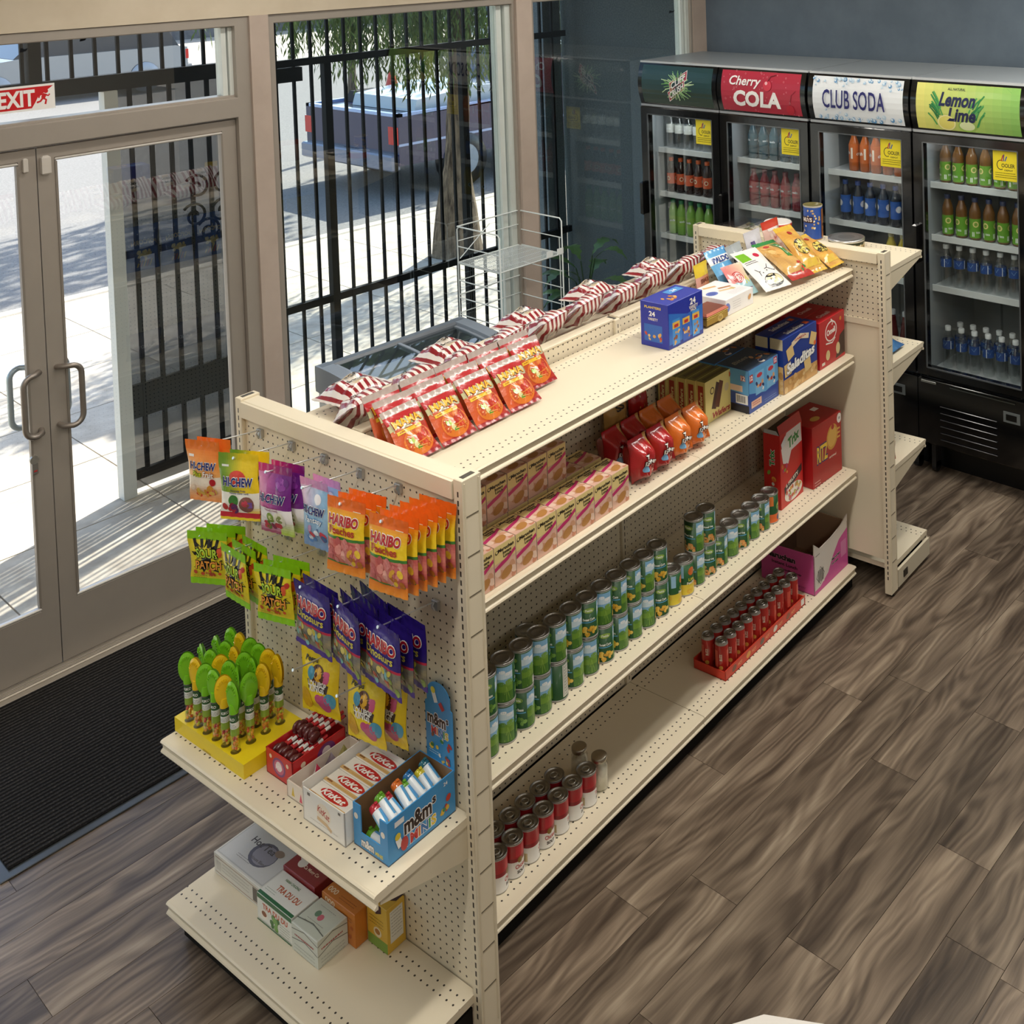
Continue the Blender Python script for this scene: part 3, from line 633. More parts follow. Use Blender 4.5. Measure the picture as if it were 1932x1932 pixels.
def cooler(k, y_left, label):
    w = CW; t = empty('drink_cooler', (CXF, y_left, 0), -PI / 2)
    tag(t, label, 'cooler', 'drink coolers along the slate wall')
    S = '#aeb4b8' if k else '#cfd6d8'; LI = '#979da0'
    c = MB().box((.0, .0, .17), (.03, CD, 2.155), S).box((w - .03, 0, .17), (w, CD, 2.155), '#aeb4b8').box((.03, CD - .03, .17), (w - .03, CD, 2.155), LI).box((0, 0, 2.155), (w, CD, 2.170), '#8d9499').box((.03, 0, .17), (w - .03, CD - .03, .555), '#9aa0a3')
    c.box((.03, .005, .56), (.034, CD - .031, 1.9), LI).box((w - .034, .005, .56), (w - .03, CD - .031, 1.9), LI).box((.034, 0, 1.88), (w - .034, CD - .031, 1.90), LI)
    for x in (.2, .43): c.box((x, CD - .034, .56), (x + .012, CD - .031, 1.88), '#6d7275')
    c.box((.03, .12, 0.0), (w - .03, .5, .17), BLK)
    c.obj('cabinet', 'paint', t)
    for x in (.05, w - .05):
        o = MB().lathe([(.03, -.012), (.03, .012)], 14, '#1b1b1c').xf(Matrix.Rotation(PI / 2, 4, 'Y')).obj('caster', 'plastic', t); o.location = (x, .055, .031)
        MB().box((-.012, -.03, .0), (.012, .03, .14), '#2a2a2b').obj('caster_fork', 'plastic', o)
    # header with its printed sign
    hz0, hz1 = 1.892, 2.158; hh = hz1 - hz0
    def fy(v): return -.030 - .040 * math.sin(PI * (.08 + .84 * v))
    h = MB().grid(lambda u, v: (.004 + (w - .008) * u, fy(v), hz0 + hh * v), 4, 10, BLK)
    for x in (.004, w - .004): h.add([(x, fy(v / 10), hz0 + hh * v / 10) for v in range(11)] + [(x, .0, hz1), (x, .0, hz0)], [tuple(range(13)) if x > .1 else tuple(range(13))[::-1]], BLK)
    h.quad((.004, fy(1), hz1), (w - .004, fy(1), hz1), (w - .004, 0, hz1), (.004, 0, hz1), BLK).quad((.004, 0, hz0), (w - .004, 0, hz0), (w - .004, fy(0), hz0), (.004, fy(0), hz0), BLK)
    h.box((.0, -.035, hz1), (w, 0, hz1 + .012), '#c9cdd0'); h.box((.004, -.045, hz0 - .014), (w - .004, 0, hz0), '#9a9da0')
    ho = h.obj('header', 'gloss', t)
    aw, ah = w - .075, hh - .022
    MB().art(header_art(k, aw, ah), lambda u, v, e: Vector((.038 + u, fy((v + .011) / hh) - e * 1.2 - .0004, hz0 + .011 + v))).obj('sign_print', 'carton', ho)
    # door
    d = MB()
    for a_, b_ in (((.004, -.05, .56), (.062, -.004, 1.876)), ((w - .062, -.05, .56), (w - .004, -.004, 1.876)), ((.062, -.05, .56), (w - .062, -.004, .612)), ((.062, -.05, 1.824), (w - .062, -.004, 1.876))): d.box(a_, b_, BLK, bev=.006)
    for a_, b_ in (((.058, -.053, .608), (.064, -.045, 1.828)), ((w - .064, -.053, .608), (w - .058, -.045, 1.828)), ((.064, -.053, .606), (w - .064, -.045, .612)), ((.064, -.053, 1.824), (w - .064, -.045, 1.830))): d.box(a_, b_, '#55585a')
    do = d.obj('door_frame', 'gloss', t)
    MB().box((.06, -.030, .610), (w - .06, -.026, 1.826), '#ffffff').obj('glass_pane', 'cooler_glass', do)
    MB().box((.008, -.085, 1.17), (.032, -.05, 1.385), '#101011', bev=.008).obj('handle', 'gloss', do)
    a = Art().rect(0, 0, .135, .155, '#f2dd2a').ring(.042, .080, .022, .004, '#1c1c1c', ry=.026).rect(.052, .055, .07, .115, '#f2dd2a').text('OOLER', .082, .078, .020, '#1a1a1a', w=.072, bold=.02).text('DEPOT', .085, .054, .009, '#1a1a1a', w=.045)
    a.band([(.045, .10), (.055, .13)], .006, '#c33a2b').band([(.057, .10), (.06, .135)], .006, '#6a4a8a').band([(.065, .10), (.075, .125)], .006, '#3a62a8').lines(.012, .038, .125, 3, .011, '#6b6410', k, .003)
    sx = w - .064 - .137
    MB().box((sx, -.0335, 1.668), (sx + .135, -.0325, 1.823), '#f2dd2a').art(a, flat((sx, -.0336, 1.668), (1, 0, 0), (0, 0, 1))).obj('sticker', 'paper', do, 'yellow cooler sticker')
    # shelves
    for z in (1.585, 1.295, 1.018, .565):
        s = MB().box((.036, .075, z - .028), (w - .036, .083, z + .006), '#d9dcdc')
        s.box((.036, .083, z - .006), (w - .036, .52, z - .002), '#c4c8c9')
        s.obj('shelf', 'paint', t)
    d_ = bpy.data.lights.new('added_cabinet_light', 'AREA'); d_.shape = 'RECTANGLE'; d_.size = .45; d_.size_y = .04; d_.energy = 1.5; d_.color = (.93, .97, 1)  # added light, brightens the dim cooler interior; no lamp is visible there
    lo_ = bpy.data.objects.new('added_cabinet_light', d_); COL.objects.link(lo_); lo_.parent = t; lo_.location = (w / 2, .03, 1.87); lo_.rotation_euler = (R(-25), 0, 0)
    MB().box((.08, .01, 1.872), (w - .08, .05, 1.879), '#e8ecee').obj('added_light_strip', 'plastic', t)  # strip added to go with the added light
    # base panel with grille
    g = MB().box((.0, -.040, .185), (w, .0, .545), BLK, bev=.008); go = g.obj('base_panel', 'gloss', t)
    MB().box((.02, -.046, .520), (.11, -.041, .534), '#b9bcbd', bev=.002).obj('lock_bar', 'chrome', go); MB().box((.19, -.044, .520), (w - .10, -.041, .527), '#7f8486').obj('trim_strip', 'chrome', go)
    for i in range(6): MB().box((.13, -.048, .225 + i * .036), (w - .20, -.040, .231 + i * .036), '#26272a', bev=.002).obj('grille_slat', 'gloss', go)
    MB().box((w - .165, -.045, .42), (w - .075, -.040, .475), '#6b7070').box((w - .150, -.0465, .432), (w - .092, -.045, .463), '#0a0a0a').obj('display', 'plastic', go)
    return t
CY = [2.622, 1.967, 1.300, .640]
coolers = [cooler(k, CY[k], s) for k, s in enumerate(['black glass-door cooler with dark green header sign, nearest the window', 'black glass-door cooler with crimson cherry cola header sign', 'black glass-door cooler with white club soda header sign', 'black glass-door cooler with yellow-green lemon lime header sign'])]
CNAME = ['green-header cooler', 'crimson-header cooler', 'white-header cooler', 'lime-header cooler']

def bottle_kind(name, body, liquid, cap, label=None, lz=(.06, .15), h=.225, r=.0315, clear=False, art=None, shoulder=.62):
    def make():
        pr = [(r * .8, 0), (r, .006), (r, h * .26), (r * .94, h * .34), (r, h * .42), (r, h * (shoulder + .02)), (r * .88, h * (shoulder + .10)), (r * .52, h * .85), (r * .44, h * .90)]
        m = MB().lathe([(p[0], p[1], liquid) for p in pr], 16, liquid)
        o = m.obj(name, 'clear_plastic' if clear else 'gloss')
        MB().lathe([(r * .52, h * .895), (r * .54, h * .985), (r * .46, h)], 12, cap).obj('cap', 'plastic', o)
        if label:
            lb = MB().lathe([(r * 1.012, lz[0]), (r * 1.012, lz[1])], 16, label, capb=False, capt=False)
            if art: a = Art(); art(a, 2 * PI * r, lz[1] - lz[0]); lb.art(a, wrap(r * 1.012, lz[0], -PI), e0=2e-4)
            lb.obj('label_sleeve', 'film', o)
        if clear: MB().lathe([(r * .72, .004), (r * .9, .01), (r * .9, h * .6), (r * .6, h * .74)], 12, '#b8c6cc').obj('water', 'clear_plastic', o)
        return o
    return Kind(make)
def art_pepsi(a, c, h):
    for x in (c * .25, c * .55, c * .85):
        a.disc(x, h * .55, .019, '#f2f2f4').poly([(x - .017, h * .55 + .004), (x - .010, h * .55 + .015), (x, h * .55 + .018), (x + .010, h * .55 + .015), (x + .017, h * .55 + .006), (x, h * .55 + .004)], '#c9302c').poly([(x - .017, h * .55 - .006), (x, h * .55 - .003), (x + .017, h * .55 - .001), (x + .010, h * .55 - .015), (x, h * .55 - .018), (x - .010, h * .55 - .015)], '#1c3f94')
def art_crush(a, c, h):
    for x in (c * .25, c * .75): a.text('crush', x, h * .5, .020, '#f4efe6', w=.06, rot=.12, shear=.2).rect(x + .038, h * .2, x + .05, h * .8, '#e8d8c4')
def art_tea(a, c, h):
    for x in (c * .2, c * .55, c * .9): a.disc(x, h * .72, .016, '#e9d98c').disc(x, h * .72, .010, '#7aa33e').rect(x - .02, h * .08, x - .008, h * .32, '#e8efe0').text('tea', x + .012, h * .3, .012, '#e8efe0')
def art_water(a, c, h):
    for x in (c * .2, c * .6, c * .95): a.poly([(x - .03, h * .2), (x - .012, h * .75), (x, h * .4), (x + .012, h * .85), (x + .03, h * .2)], '#9cc4e4').rect(x + .032, 0, x + .036, h, '#e8eef4')
def art_orange(a, c, h):
    for x in (c * .2, c * .55, c * .9): a.disc(x, h * .5, .014, '#e8d9b4').disc(x, h * .5, .009, '#a83018')
def art_plain(a, c, h):
    for x in (c * .25, c * .6, c * .95): a.text('soda', x, h * .5, .014, '#eef2f4')
def art_jar(a, c, h):
    for x in (c * .2, c * .55, c * .9): a.disc(x, h * .5, .016, '#f0efe2').disc(x, h * .55, .009, '#2c6a2c').rect(x - .014, h * .15, x + .014, h * .3, '#c03a30')
BK = {
 'clear': bottle_kind('soda_bottle', 0, '#c6cccb', '#e8ebe8', '#d8dcd6', (.10, .155), clear=True, art=art_plain),
 'cola_orange': bottle_kind('soda_bottle', 0, '#2a1410', '#d8622a', '#d25a32', (.055, .125), art=art_orange),
 'lime': bottle_kind('soda_bottle', 0, '#7fae4e', '#2f8a58', '#8bb44e', (.06, .12), art=art_plain),
 'blue': bottle_kind('soda_bottle', 0, '#1d4450', '#20242a', '#23505e', (.08, .15), art=art_plain),
 'red': bottle_kind('soda_bottle', 0, '#7c1a22', '#6a1018', '#9c2830', (.08, .15), art=art_plain),
 'orange': bottle_kind('soda_bottle', 0, '#a8541f', '#7a3a18', '#c2622a', (.05, .155), art=art_crush),
 'pepsi': bottle_kind('soda_bottle', 0, '#23252e', '#2a4a92', '#2c5db0', (.045, .145), h=.23, art=art_pepsi),
 'tea': bottle_kind('tea_bottle', 0, '#6e4a22', '#2b3658', '#69a332', (.012, .115), art=art_tea),
 'water': bottle_kind('water_bottle', 0, '#d3dadd', '#e6eaec', '#2c4f92', (.105, .15), clear=True, art=art_water),
 'yellow': bottle_kind('soda_bottle', 0, '#c8b22e', '#d8d0a0', '#cdb93c', (.05, .1), h=.24, art=art_jar),
 'glassred': bottle_kind('soda_bottle', 0, '#5e1a1e', '#c8ccd0', None, h=.25, shoulder=.45),
}
SHZ = (1.585, 1.295, 1.018, .565); SHN = ('top', 'second', 'third', 'lowest')
WORD = {'clear': 'clear soda bottle', 'cola_orange': 'orange-labelled cola bottle', 'lime': 'lime green soda bottle', 'blue': 'dark blue soda bottle', 'red': 'dark red soda bottle', 'orange': 'orange soda bottle', 'pepsi': 'blue-labelled cola bottle', 'tea': 'green-labelled tea bottle', 'water': 'blue-banded water bottle', 'yellow': 'yellow soda bottle', 'glassred': 'slim red glass bottle'}
def fill(k, s, kind, n, y0, dy, row='', dx=.130, g=None):
    g = g or random.Random(k * 10 + s)
    for i in range(n):
        o = BK[kind](f"{WORD[kind]}, {ORD[i]} from left{row}, {SHN[s]} shelf, {CNAME[k]}", 'bottle', f'{WORD[kind]}s in the {CNAME[k]}')
        o.location = (CXF + dx + g.uniform(-.004, .004), CY[k] - y0 - i * dy, SHZ[s] + .001); o.rotation_euler = (0, 0, g.uniform(-.9, .9))
fill(0, 0, 'clear', 7, .10, .076); fill(0, 1, 'cola_orange', 7, .10, .076); fill(0, 2, 'lime', 7, .10, .076)
fill(1, 0, 'blue', 6, .12, .080); fill(1, 1, 'red', 6, .12, .080)
fill(2, 0, 'orange', 6, .18, .074); fill(2, 1, 'pepsi', 6, .12, .082); fill(2, 2, 'yellow', 3, .41, .08); fill(2, 3, 'glassred', 3, .41, .08)
fill(3, 0, 'tea', 7, .10, .078); fill(3, 1, 'tea', 6, .11, .080); fill(3, 2, 'water', 7, .095, .078)
fill(3, 3, 'water', 7, .095, .078, ' in front'); fill(3, 3, 'water', 7, .125, .076, ' in back row', .215)

# ------------------------------------------------------------------ chest freezer and wire rack by the window
fz = empty('chest_freezer', (1.14, 1.955, 0)); tag(fz, 'white chest freezer with grey rim and curved sliding glass lids below the window', 'freezer')
FW, FD = .86, .615
def lidz(y): return .845 + .075 * math.sin(min(max(y / FD, 0), 1) * PI * .5)      # the lid climbs towards the window
fb = MB().extr([(0, .06), (FD, .06), (FD, .84), (0, .76)], 'x', 0, FW, '#dcdfe0'); fb.obj('body', 'plastic', fz)
rm = MB()
rm.box((-.0105, FD - .05, .80), (FW + .0105, FD + .012, lidz(FD) + .004), '#6c727b', bev=.012)
for x0, x1 in ((-.012, .06), (FW - .06, FW + .012)):
    rm.extr([(-.012, .75)] + [(-.012 + (FD + .02) * i / 10, lidz((FD + .02) * i / 10 - .012) + .004) for i in range(11)] + [(FD + .008, .80)], 'x', x0, x1, '#8e96a0')
rm.box((-.0105, -.02, .74), (FW + .0105, .03, lidz(0) + .004), '#8e96a0', bev=.01)
rm.obj('rim', 'plastic', fz)
for x0, x1, dz in ((.06, .44, .0), (.42, FW - .06, -.012)):
    l_ = MB().grid(lambda u, v: (x0 + (x1 - x0) * u, .03 + (FD - .08) * v, lidz(.03 + (FD - .08) * v) - .006 + dz), 2, 10, '#ffffff'); lo = l_.obj('sliding_lid', 'freezer_glass', fz)
    f_ = MB()
    for xa in (x0, x1 - .016): f_.extr([(.03 + (FD - .08) * i / 10, lidz(.03 + (FD - .08) * i / 10) - .001 + dz) for i in range(11)] + [(.03 + (FD - .08) * i / 10, lidz(.03 + (FD - .08) * i / 10) - .012 + dz) for i in range(10, -1, -1)], 'x', xa, xa + .016, '#9aa3ad')
    f_.obj('lid_frame', 'plastic', lo)
MB().box((.03, .06, .30), (FW - .03, FD - .05, .31), '#3f4549').box((.03, .06, .31), (.04, FD - .05, .76), '#59626a').box((FW - .04, .06, .31), (FW - .03, FD - .05, .76), '#59626a').obj('inner_tub', 'plastic', fz)
for k in range(3):
    b_ = MB(); x = .07 + k * .25
    for i in range(7): b_.tube([(x + .03 * i, .08, .60), (x + .03 * i, .08, .74), (x + .03 * i, .10, .75)], .002, 6, '#cfd4d8')
    for z in (.6, .67, .74): b_.tube([(x, .08, z), (x + .2, .08, z), (x + .2, .5, z), (x, .5, z), (x, .08, z)], .0025, 6, '#cfd4d8')
    b_.obj('wire_basket', 'metal', fz)
MB().box((-.0135, .20, .74), (-.012, .245, .80), '#5f8597').obj('blue_tape', 'paper', fz)
for x in (.06, FW - .06):
    for y in (.06, FD - .06): o = MB().lathe([(.022, 0), (.022, .05), (.012, .062)], 10, '#2a2a2a').obj('foot', 'plastic', fz); o.location = (x, y, 0)

rk = empty('wire_rack', (2.06, 2.285, 0)); tag(rk, 'empty white wire display rack with mesh shelves standing at the window', 'rack')
RW, RD, RH = .45, .355, 1.40; WC = '#dfe5e4'
for x in (0, RW):
    s = MB(); 
    s.tube([(x, 0, .0), (x, 0, RH - .015), (x, .015, RH), (x, RD - .015, RH), (x, RD, RH - .015), (x, RD, 0)], .0042, 8, WC)
    z = .15
    while z < RH - .1: s.tube([(x, 0, z), (x, RD, z)], .003, 6, WC); z += .095
    for zz in (.30, .72, 1.20): s.tube([(x, 0, zz), (x, RD, zz)], .0042, 6, WC)
    s.tube([(x + (.02 if x == 0 else -.02), 0, 0), (x + (.02 if x == 0 else -.02), 0, RH - .10)], .0028, 6, WC)
    s.obj('side_frame', 'plastic', rk)
s = MB(); 
for z in (RH, 1.02, .6, .2): s.tube([(0, RD, z), (RW, RD, z)], .0038, 6, WC)
for z in (1.32, 1.10, .92): s.tube([(0, RD - .002, z), (RW, RD - .002, z)], .0026, 6, WC)
s.tube([(.01, RD - .004, 1.22), (RW * .5, RD - .004, RH - .03)], .0026, 6, WC); s.obj('back_wires', 'plastic', rk)
for z in (1.20, .72, .30):
    sh = MB().tube([(0, 0, z), (RW, 0, z), (RW, RD, z), (0, RD, z), (0, 0, z)], .0042, 6, WC)
    for i in range(1, 36): sh.box((RW * i / 36 - .0012, .0, z - .0012), (RW * i / 36 + .0012, RD, z + .0012), WC)
    for i in range(1, 5): sh.box((0, RD * i / 5 - .0012, z - .003), (RW, RD * i / 5 + .0012, z - .0006), WC)
    so = sh.obj('mesh_shelf', 'plastic', rk)
for k, x in enumerate((.33, .41)): MB().box((x, -.004, 1.202), (x + .045, .0, 1.235), '#eef2f2').obj('label_holder', 'plastic', rk)

# ------------------------------------------------------------------ outside: sidewalk, road, fence, trees, vehicles
YF = 3.94
sw = struct(MB().box((-14, YW + .06, -.30), (40, 8.0, -.012), '#ffffff').obj('sidewalk', 'concrete'))
SLX, SLY = .92, .80
ms = MB().box((.004, .004, -.012), (SLX - .004, SLY - .004, 0), '#ffffff').mesh('paving_slab', 'concrete')
for i in range(-2, 13):
    for j in range(6):
        o = link('paving_slab', ms, sw); o.location = (i * SLX, YW + .32 + j * SLY + (.0), 0)
struct(MB().box((-14, 8.0, -.3), (40, 8.16, .0), '#ffffff', bev=.02).obj('kerb', 'concrete'))
struct(MB().box((-14, 8.16, -.32), (45, 26.0, -.13), '#ffffff').obj('road', 'asphalt'))
struct(MB().box((-14, 26.0, -.32), (45, 26.2, .01), '#ffffff', bev=.02).obj('kerb_far', 'concrete'))
struct(MB().box((-14, 26.2, -.32), (45, 50.0, -.01), '#ffffff').obj('sidewalk_far', 'concrete'))
struct(MB().box((XL, YW + .14, 3.05), (XB + .2, YF, 3.4), '#ffffff').obj('unseen_overhang', 'wall_cream'))  # unseen slab, its depth set to block the sun from the windows
struct(MB().box((4.20, YW + .06, 0), (4.40, YF + .10, 3.4), '#ffffff').obj('wall_side', 'stucco_grey'))
struct(MB().box((3.98, YF + .06, 0), (4.16, YF + .22, 3.2), '#ffffff').obj('pillar', 'stucco_grey'))
IR = '#14171a'
fe = empty('security_fence', (0, YF, 0)); tag(fe, 'black iron bar fence along the sidewalk outside the windows', 'fence')
for z in (2.262, .76): MB().box((1.62, -.018, z - .022), (4.14, .018, z + .022), IR).obj('rail', 'matte', fe)
mb_ = MB().box((-.0085, -.0085, .0), (.0085, .0085, 3.02), IR).mesh('bar', 'matte'); mp_ = MB().box((-.024, -.024, 0), (.024, .024, 2.24), IR).mesh('post', 'matte')
for i in range(20):
    o = link('bar', mb_, fe); o.location = (1.76 + i * .1185, 0, .02)
for x in (1.70, 2.098, 3.16): o = link('post', mp_, fe); o.location = (x, .0, 0)
MB().box((1.64, -.03, 2.15), (1.92, .03, 2.235), IR).obj('latch_box', 'matte', fe)
gt = empty('security_gate', (0, YF, 0)); tag(gt, 'black barred gate panel with mesh screen and scroll ornament outside the doors', 'gate')
MB().box((-2.6, -.03, 2.225), (1.60, .03, 2.31), IR).obj('header_beam', 'matte', gt)
for i in range(30):
    x = -2.1 + i * .118
    if x < 1.6: o = link('bar', MB().box((-.0085, -.0085, 2.31), (.0085, .0085, 3.02), IR).mesh('bar', 'matte'), gt); o.location = (x, 0, 0)
MB().box((.40, -.03, 2.31), (.46, .03, 3.02), IR).obj('upright_bar', 'matte', gt)
MB().box((.755, -.035, .0), (.825, .035, 2.225), '#c9cac4', bev=.004).obj('alloy_post', 'paint', gt, 'pale aluminium gate post')
for i in range(7): o = link('bar', MB().box((-.010, -.010, .09), (.010, .010, 2.225), IR).mesh('bar', 'matte'), gt); o.location = (.90 + i * .108, 0, 0)
MB().box((.825, -.014, .08), (1.60, .014, .13), IR).obj('rail', 'matte', gt); MB().box((.825, -.014, .42), (1.60, .014, .60), IR).obj('lock_plate', 'matte', gt)
MB().box((.825, -.014, 1.30), (1.60, .014, 1.34), IR).obj('rail', 'matte', gt)
def spiral(cx, cz, r0, r1, turns, d=1, a0=0): return [(cx + d * (r0 + (r1 - r0) * i / 26) * math.cos(a0 + turns * 2 * PI * i / 26), -.02, cz + (r0 + (r1 - r0) * i / 26) * math.sin(a0 + turns * 2 * PI * i / 26)) for i in range(27)]
for cx, cz, d in ((1.22, 1.46, 1), (1.38, 1.46, -1), (1.24, 1.62, 1), (1.40, 1.62, -1), (1.30, 1.36, 1)): MB().tube(spiral(cx, cz, .015, .075, 1.4, d), .008, 6, IR).obj('scroll', 'matte', gt)
MB().box((.825, .016, .02), (1.60, .018, 2.225), '#ffffff').obj('mesh_screen', 'mesh_screen', gt)

def tree(loc, tr_r, tr_h, canopies, label, weep=None, seed=1, nleaf=900):
    g = random.Random(seed); t = empty('street_tree', loc); tag(t, label, 'tree', 'street trees')
    def rad(u, a): return tr_r * (1.5 - .9 * min(u * 3, 1) + .06 * math.sin(a * 5 + u * 9) + .05 * math.sin(a * 9 - u * 14))
    tk = MB().grid(lambda u, v: (rad(v, u * 2 * PI) * math.cos(u * 2 * PI) + .10 * v, rad(v, u * 2 * PI) * math.sin(u * 2 * PI) - .12 * v * v, tr_h * v), 20, 14, '#ffffff'); tk.obj('trunk', 'bark', t)
    br = MB()
    for c in canopies:
        br.tube([(.1, -.1, tr_h * .9), (c[0] * .4, c[1] * .4, tr_h + (c[2] - tr_h) * .5), (c[0], c[1], c[2])], [tr_r * .5, tr_r * .28, .03], 7, '#ffffff')
    br.obj('branches', 'bark', t)
    lf = MB()
    vs = []; fs = []
    def leaf(p, d, L, w_):
        d = d.normalized(); s = d.cross(Vector((g.uniform(-1, 1), g.uniform(-1, 1), g.uniform(-.2, .2)))).normalized() * w_; o = len(vs)
        vs.extend([p, p + d * L * .5 + s, p + d * L, p + d * L * .5 - s]); fs.append((o, o + 1, o + 2, o + 3))
    for c in canopies:
        for i in range(nleaf // len(canopies)):
            while True:
                q = Vector((g.uniform(-1, 1), g.uniform(-1, 1), g.uniform(-1, 1)))
                if q.length < 1: break
            leaf(Vector((c[0] + q.x * c[3], c[1] + q.y * c[3], c[2] + q.z * c[4])), Vector((g.uniform(-.5, .5), g.uniform(-.5, .5), -1)), g.uniform(.16, .3), g.uniform(.03, .06))
    if weep:
        for (x, y, z, L, k) in weep:
            for i in range(k):
                p = Vector((x + g.gauss(0, .22), y + g.gauss(0, .25), z)); ll = L * g.uniform(.55, 1.05); st = Vector((g.uniform(-.1, .1), g.uniform(-.1, .1), -1))
                n_ = int(ll / .045)
                for j in range(n_): leaf(p + st * (j * .045), Vector((g.uniform(-.6, .6), g.uniform(-.6, .6), -1)), g.uniform(.07, .12), .0085)
    lf.add(vs, fs, '#ffffff'); o = lf.obj('foliage', 'leaf', t); o['kind'] = 'stuff'
    return t
wp = [(-2.0, .2, 2.6, .45, 20), (-1.6, .2, 2.6, .60, 40), (-1.2, .1, 2.65, .80, 60), (-.8, 0, 2.65, .95, 75), (-.4, -.1, 2.65, 1.05, 80), (0, -.15, 2.65, 1.1, 80), (.4, -.2, 2.65, 1.1, 70), (.8, -.2, 2.65, 1.0, 55), (1.2, -.2, 2.65, .85, 34), (-.2, .35, 2.65, .9, 60), (.3, .4, 2.65, .9, 55), (-.9, .4, 2.6, .75, 50), (1.8, -.3, 2.65, .8, 30)]
tree((4.93, 6.36, 0), .165, 3.0, [(.1, -.2, 3.5, .35, .2), (-.5, 0, 3.4, .3, .15), (.6, 0, 3.4, .3, .15)], 'thick-trunked weeping tree on the sidewalk outside the barred window', wp, 3)
tree((8.0, 12.8, -.13), .07, 4.6, [(0, -1.0, 5.6, 1.7, .6), (-1.4, -.9, 5.6, 1.6, .6), (1.3, -1.1, 5.6, 1.6, .6)], 'slender tree across the lane behind the pickup tailgate', None, 4, 2600)
tree((14.6, 12.8, -.13), .07, 4.6, [(0, -.9, 5.6, 1.9, .6), (-1.6, -1.0, 5.6, 1.7, .6), (1.4, -.9, 5.6, 1.6, .6)], 'slender tree across the lane behind the pickup cab', None, 5, 2600)
# leafy plant outside by the grey side wall
pt = empty('leafy_plant', (3.62, 3.25, 0)); g = random.Random(9); mb = MB(); st = MB()
for i in range(11):
    a = g.uniform(0, 2 * PI); L = g.uniform(.22, .34); z0 = g.uniform(.42, .8); st.tube([(0, 0, .02), (.02 * math.cos(a), .02 * math.sin(a), z0 * .7), (.07 * math.cos(a), .07 * math.sin(a), z0)], .005, 5, '#3c5230')
    def lf(u, v): 
        w_ = .05 * math.sin(PI * min(u * 1.02, 1)) * (1 + .35 * math.sin(u * 34)); r = .07 + L * u; s = (v - .5) * 2 * w_
        return (r * math.cos(a) - s * math.sin(a), r * math.sin(a) + s * math.cos(a), z0 + .10 * math.sin(u * 2.4) - .06 * u * u + .012 * abs(v - .5))
    mb2 = MB().grid(lf, 14, 2, g.choice(['#5f8047', '#6f9150', '#4e6e3e'])); mb2.obj('leaf', 'plastic', pt)
st.obj('stems', 'matte', pt); MB().lathe([(.10, 0), (.14, .24), (.145, .26), (.125, .26), (.12, .2), (0, .2)], 16, '#5d564c').obj('pot', 'matte', pt)
tag(pt, 'leafy potted plant outside by the grey side wall', 'plant')

def vehicle(name, loc, rz, body, L, Wd, label, pickup):
    t = empty(name, loc, rz); tag(t, label, 'vehicle')
    h = Wd / 2
    prof = [(0, .42), (.0, 1.02), (2.05, 1.05), (2.15, 1.02), (L - 1.75, 1.02), (L - .3, .92), (L, .72), (L, .40)] if pickup else [(0, .45), (0, .95), (.25, 1.0), (L - 1.4, 1.0), (L - .25, .88), (L, .7), (L, .38)]
    MB().extr([(x, z) for x, z in prof], 'y', -h, h, body).obj('body', 'carpaint', t)
    if pickup:
        MB().extr([(2.15, 1.02), (2.3, 1.62), (3.35, 1.66), (4.0, 1.04)], 'y', -h + .12, h - .12, body).obj('cab', 'carpaint', t)
        MB().box((.03, -h + .07, 1.021), (2.08, h - .07, 1.026), '#2b2a2e').box((.0, -h, 1.02), (2.1, -h + .07, 1.06), '#8fa3cf').box((.0, h - .07, 1.02), (2.1, h, 1.06), '#8fa3cf').box((.0, -h, 1.02), (.07, h, 1.06), '#aebfe2').obj('bed_rim', 'carpaint', t)
        MB().extr([(.35, 1.03), (.4, 1.18), (1.3, 1.25), (2.0, 1.22), (2.0, 1.03)], 'y', -h + .15, h - .55, '#b9bdc0').obj('bed_load', 'plastic', t, 'pale load in the truck bed')
        MB().extr([(.5, 1.03), (.6, 1.16), (.95, 1.16), (1.0, 1.03)], 'y', h - .5, h - .12, '#3c3430').obj('dark_bundle', 'matte', t)
        MB().lathe([(.13, 0), (.12, .03), (.03, .36)], 12, '#d8482e').xf(Matrix.Translation((1.15, h - .3, 1.03))).obj('traffic_cone', 'plastic', t)
    else:
        MB().extr([(.15, .98), (.55, 1.62), (L - 2.1, 1.66), (L - 1.35, 1.0)], 'y', -h + .1, h - .1, '#2c343c').obj('glasshouse', 'gloss', t)
        MB().extr([(.5, 1.58), (.55, 1.65), (L - 2.12, 1.69), (L - 2.0, 1.62)], 'y', -h + .08, h - .08, body).obj('roof', 'carpaint', t)
    MB().box((-.10, -h + .02, .36), (.02, h - .02, .56), '#7d8090' if pickup else body, bev=.02).obj('rear_bumper', 'carpaint', t)
    MB().box((.0, -h - .004, .66), (L - .4, -h, .69), '#aab4d2').obj('side_trim', 'plastic', t)
    for s in (-1, 1): MB().box((-.02, s * (h - .09) - .085, .68), (.05, s * (h - .09) + .095, .90), '#d02a20').obj('tail_light', 'gloss', t)
    MB().box((-.012, -.16, .46), (0, .16, .56), '#e4e0d4').obj('number_plate', 'plastic', t)
    for x in (1.0, L - .95):
        for s in (-1, 1):
            o = MB().lathe([(.20, -.10, '#9aa0a6'), (.34, -.10, '#151515'), (.35, -.06, '#151515'), (.35, .06, '#151515'), (.34, .10, '#151515'), (.2, .10, '#9aa0a6')], 20, '#151515').xf(Matrix.Rotation(PI / 2, 4, 'X')).obj('wheel', 'plastic', t); o.location = (x, s * (h - .08), .35)
    return t
vehicle('pickup_truck', (6.32, 10.25, -.13), 0, '#23244c', 5.3, 2.05, 'dark blue pickup truck with a loaded bed on the street', True)
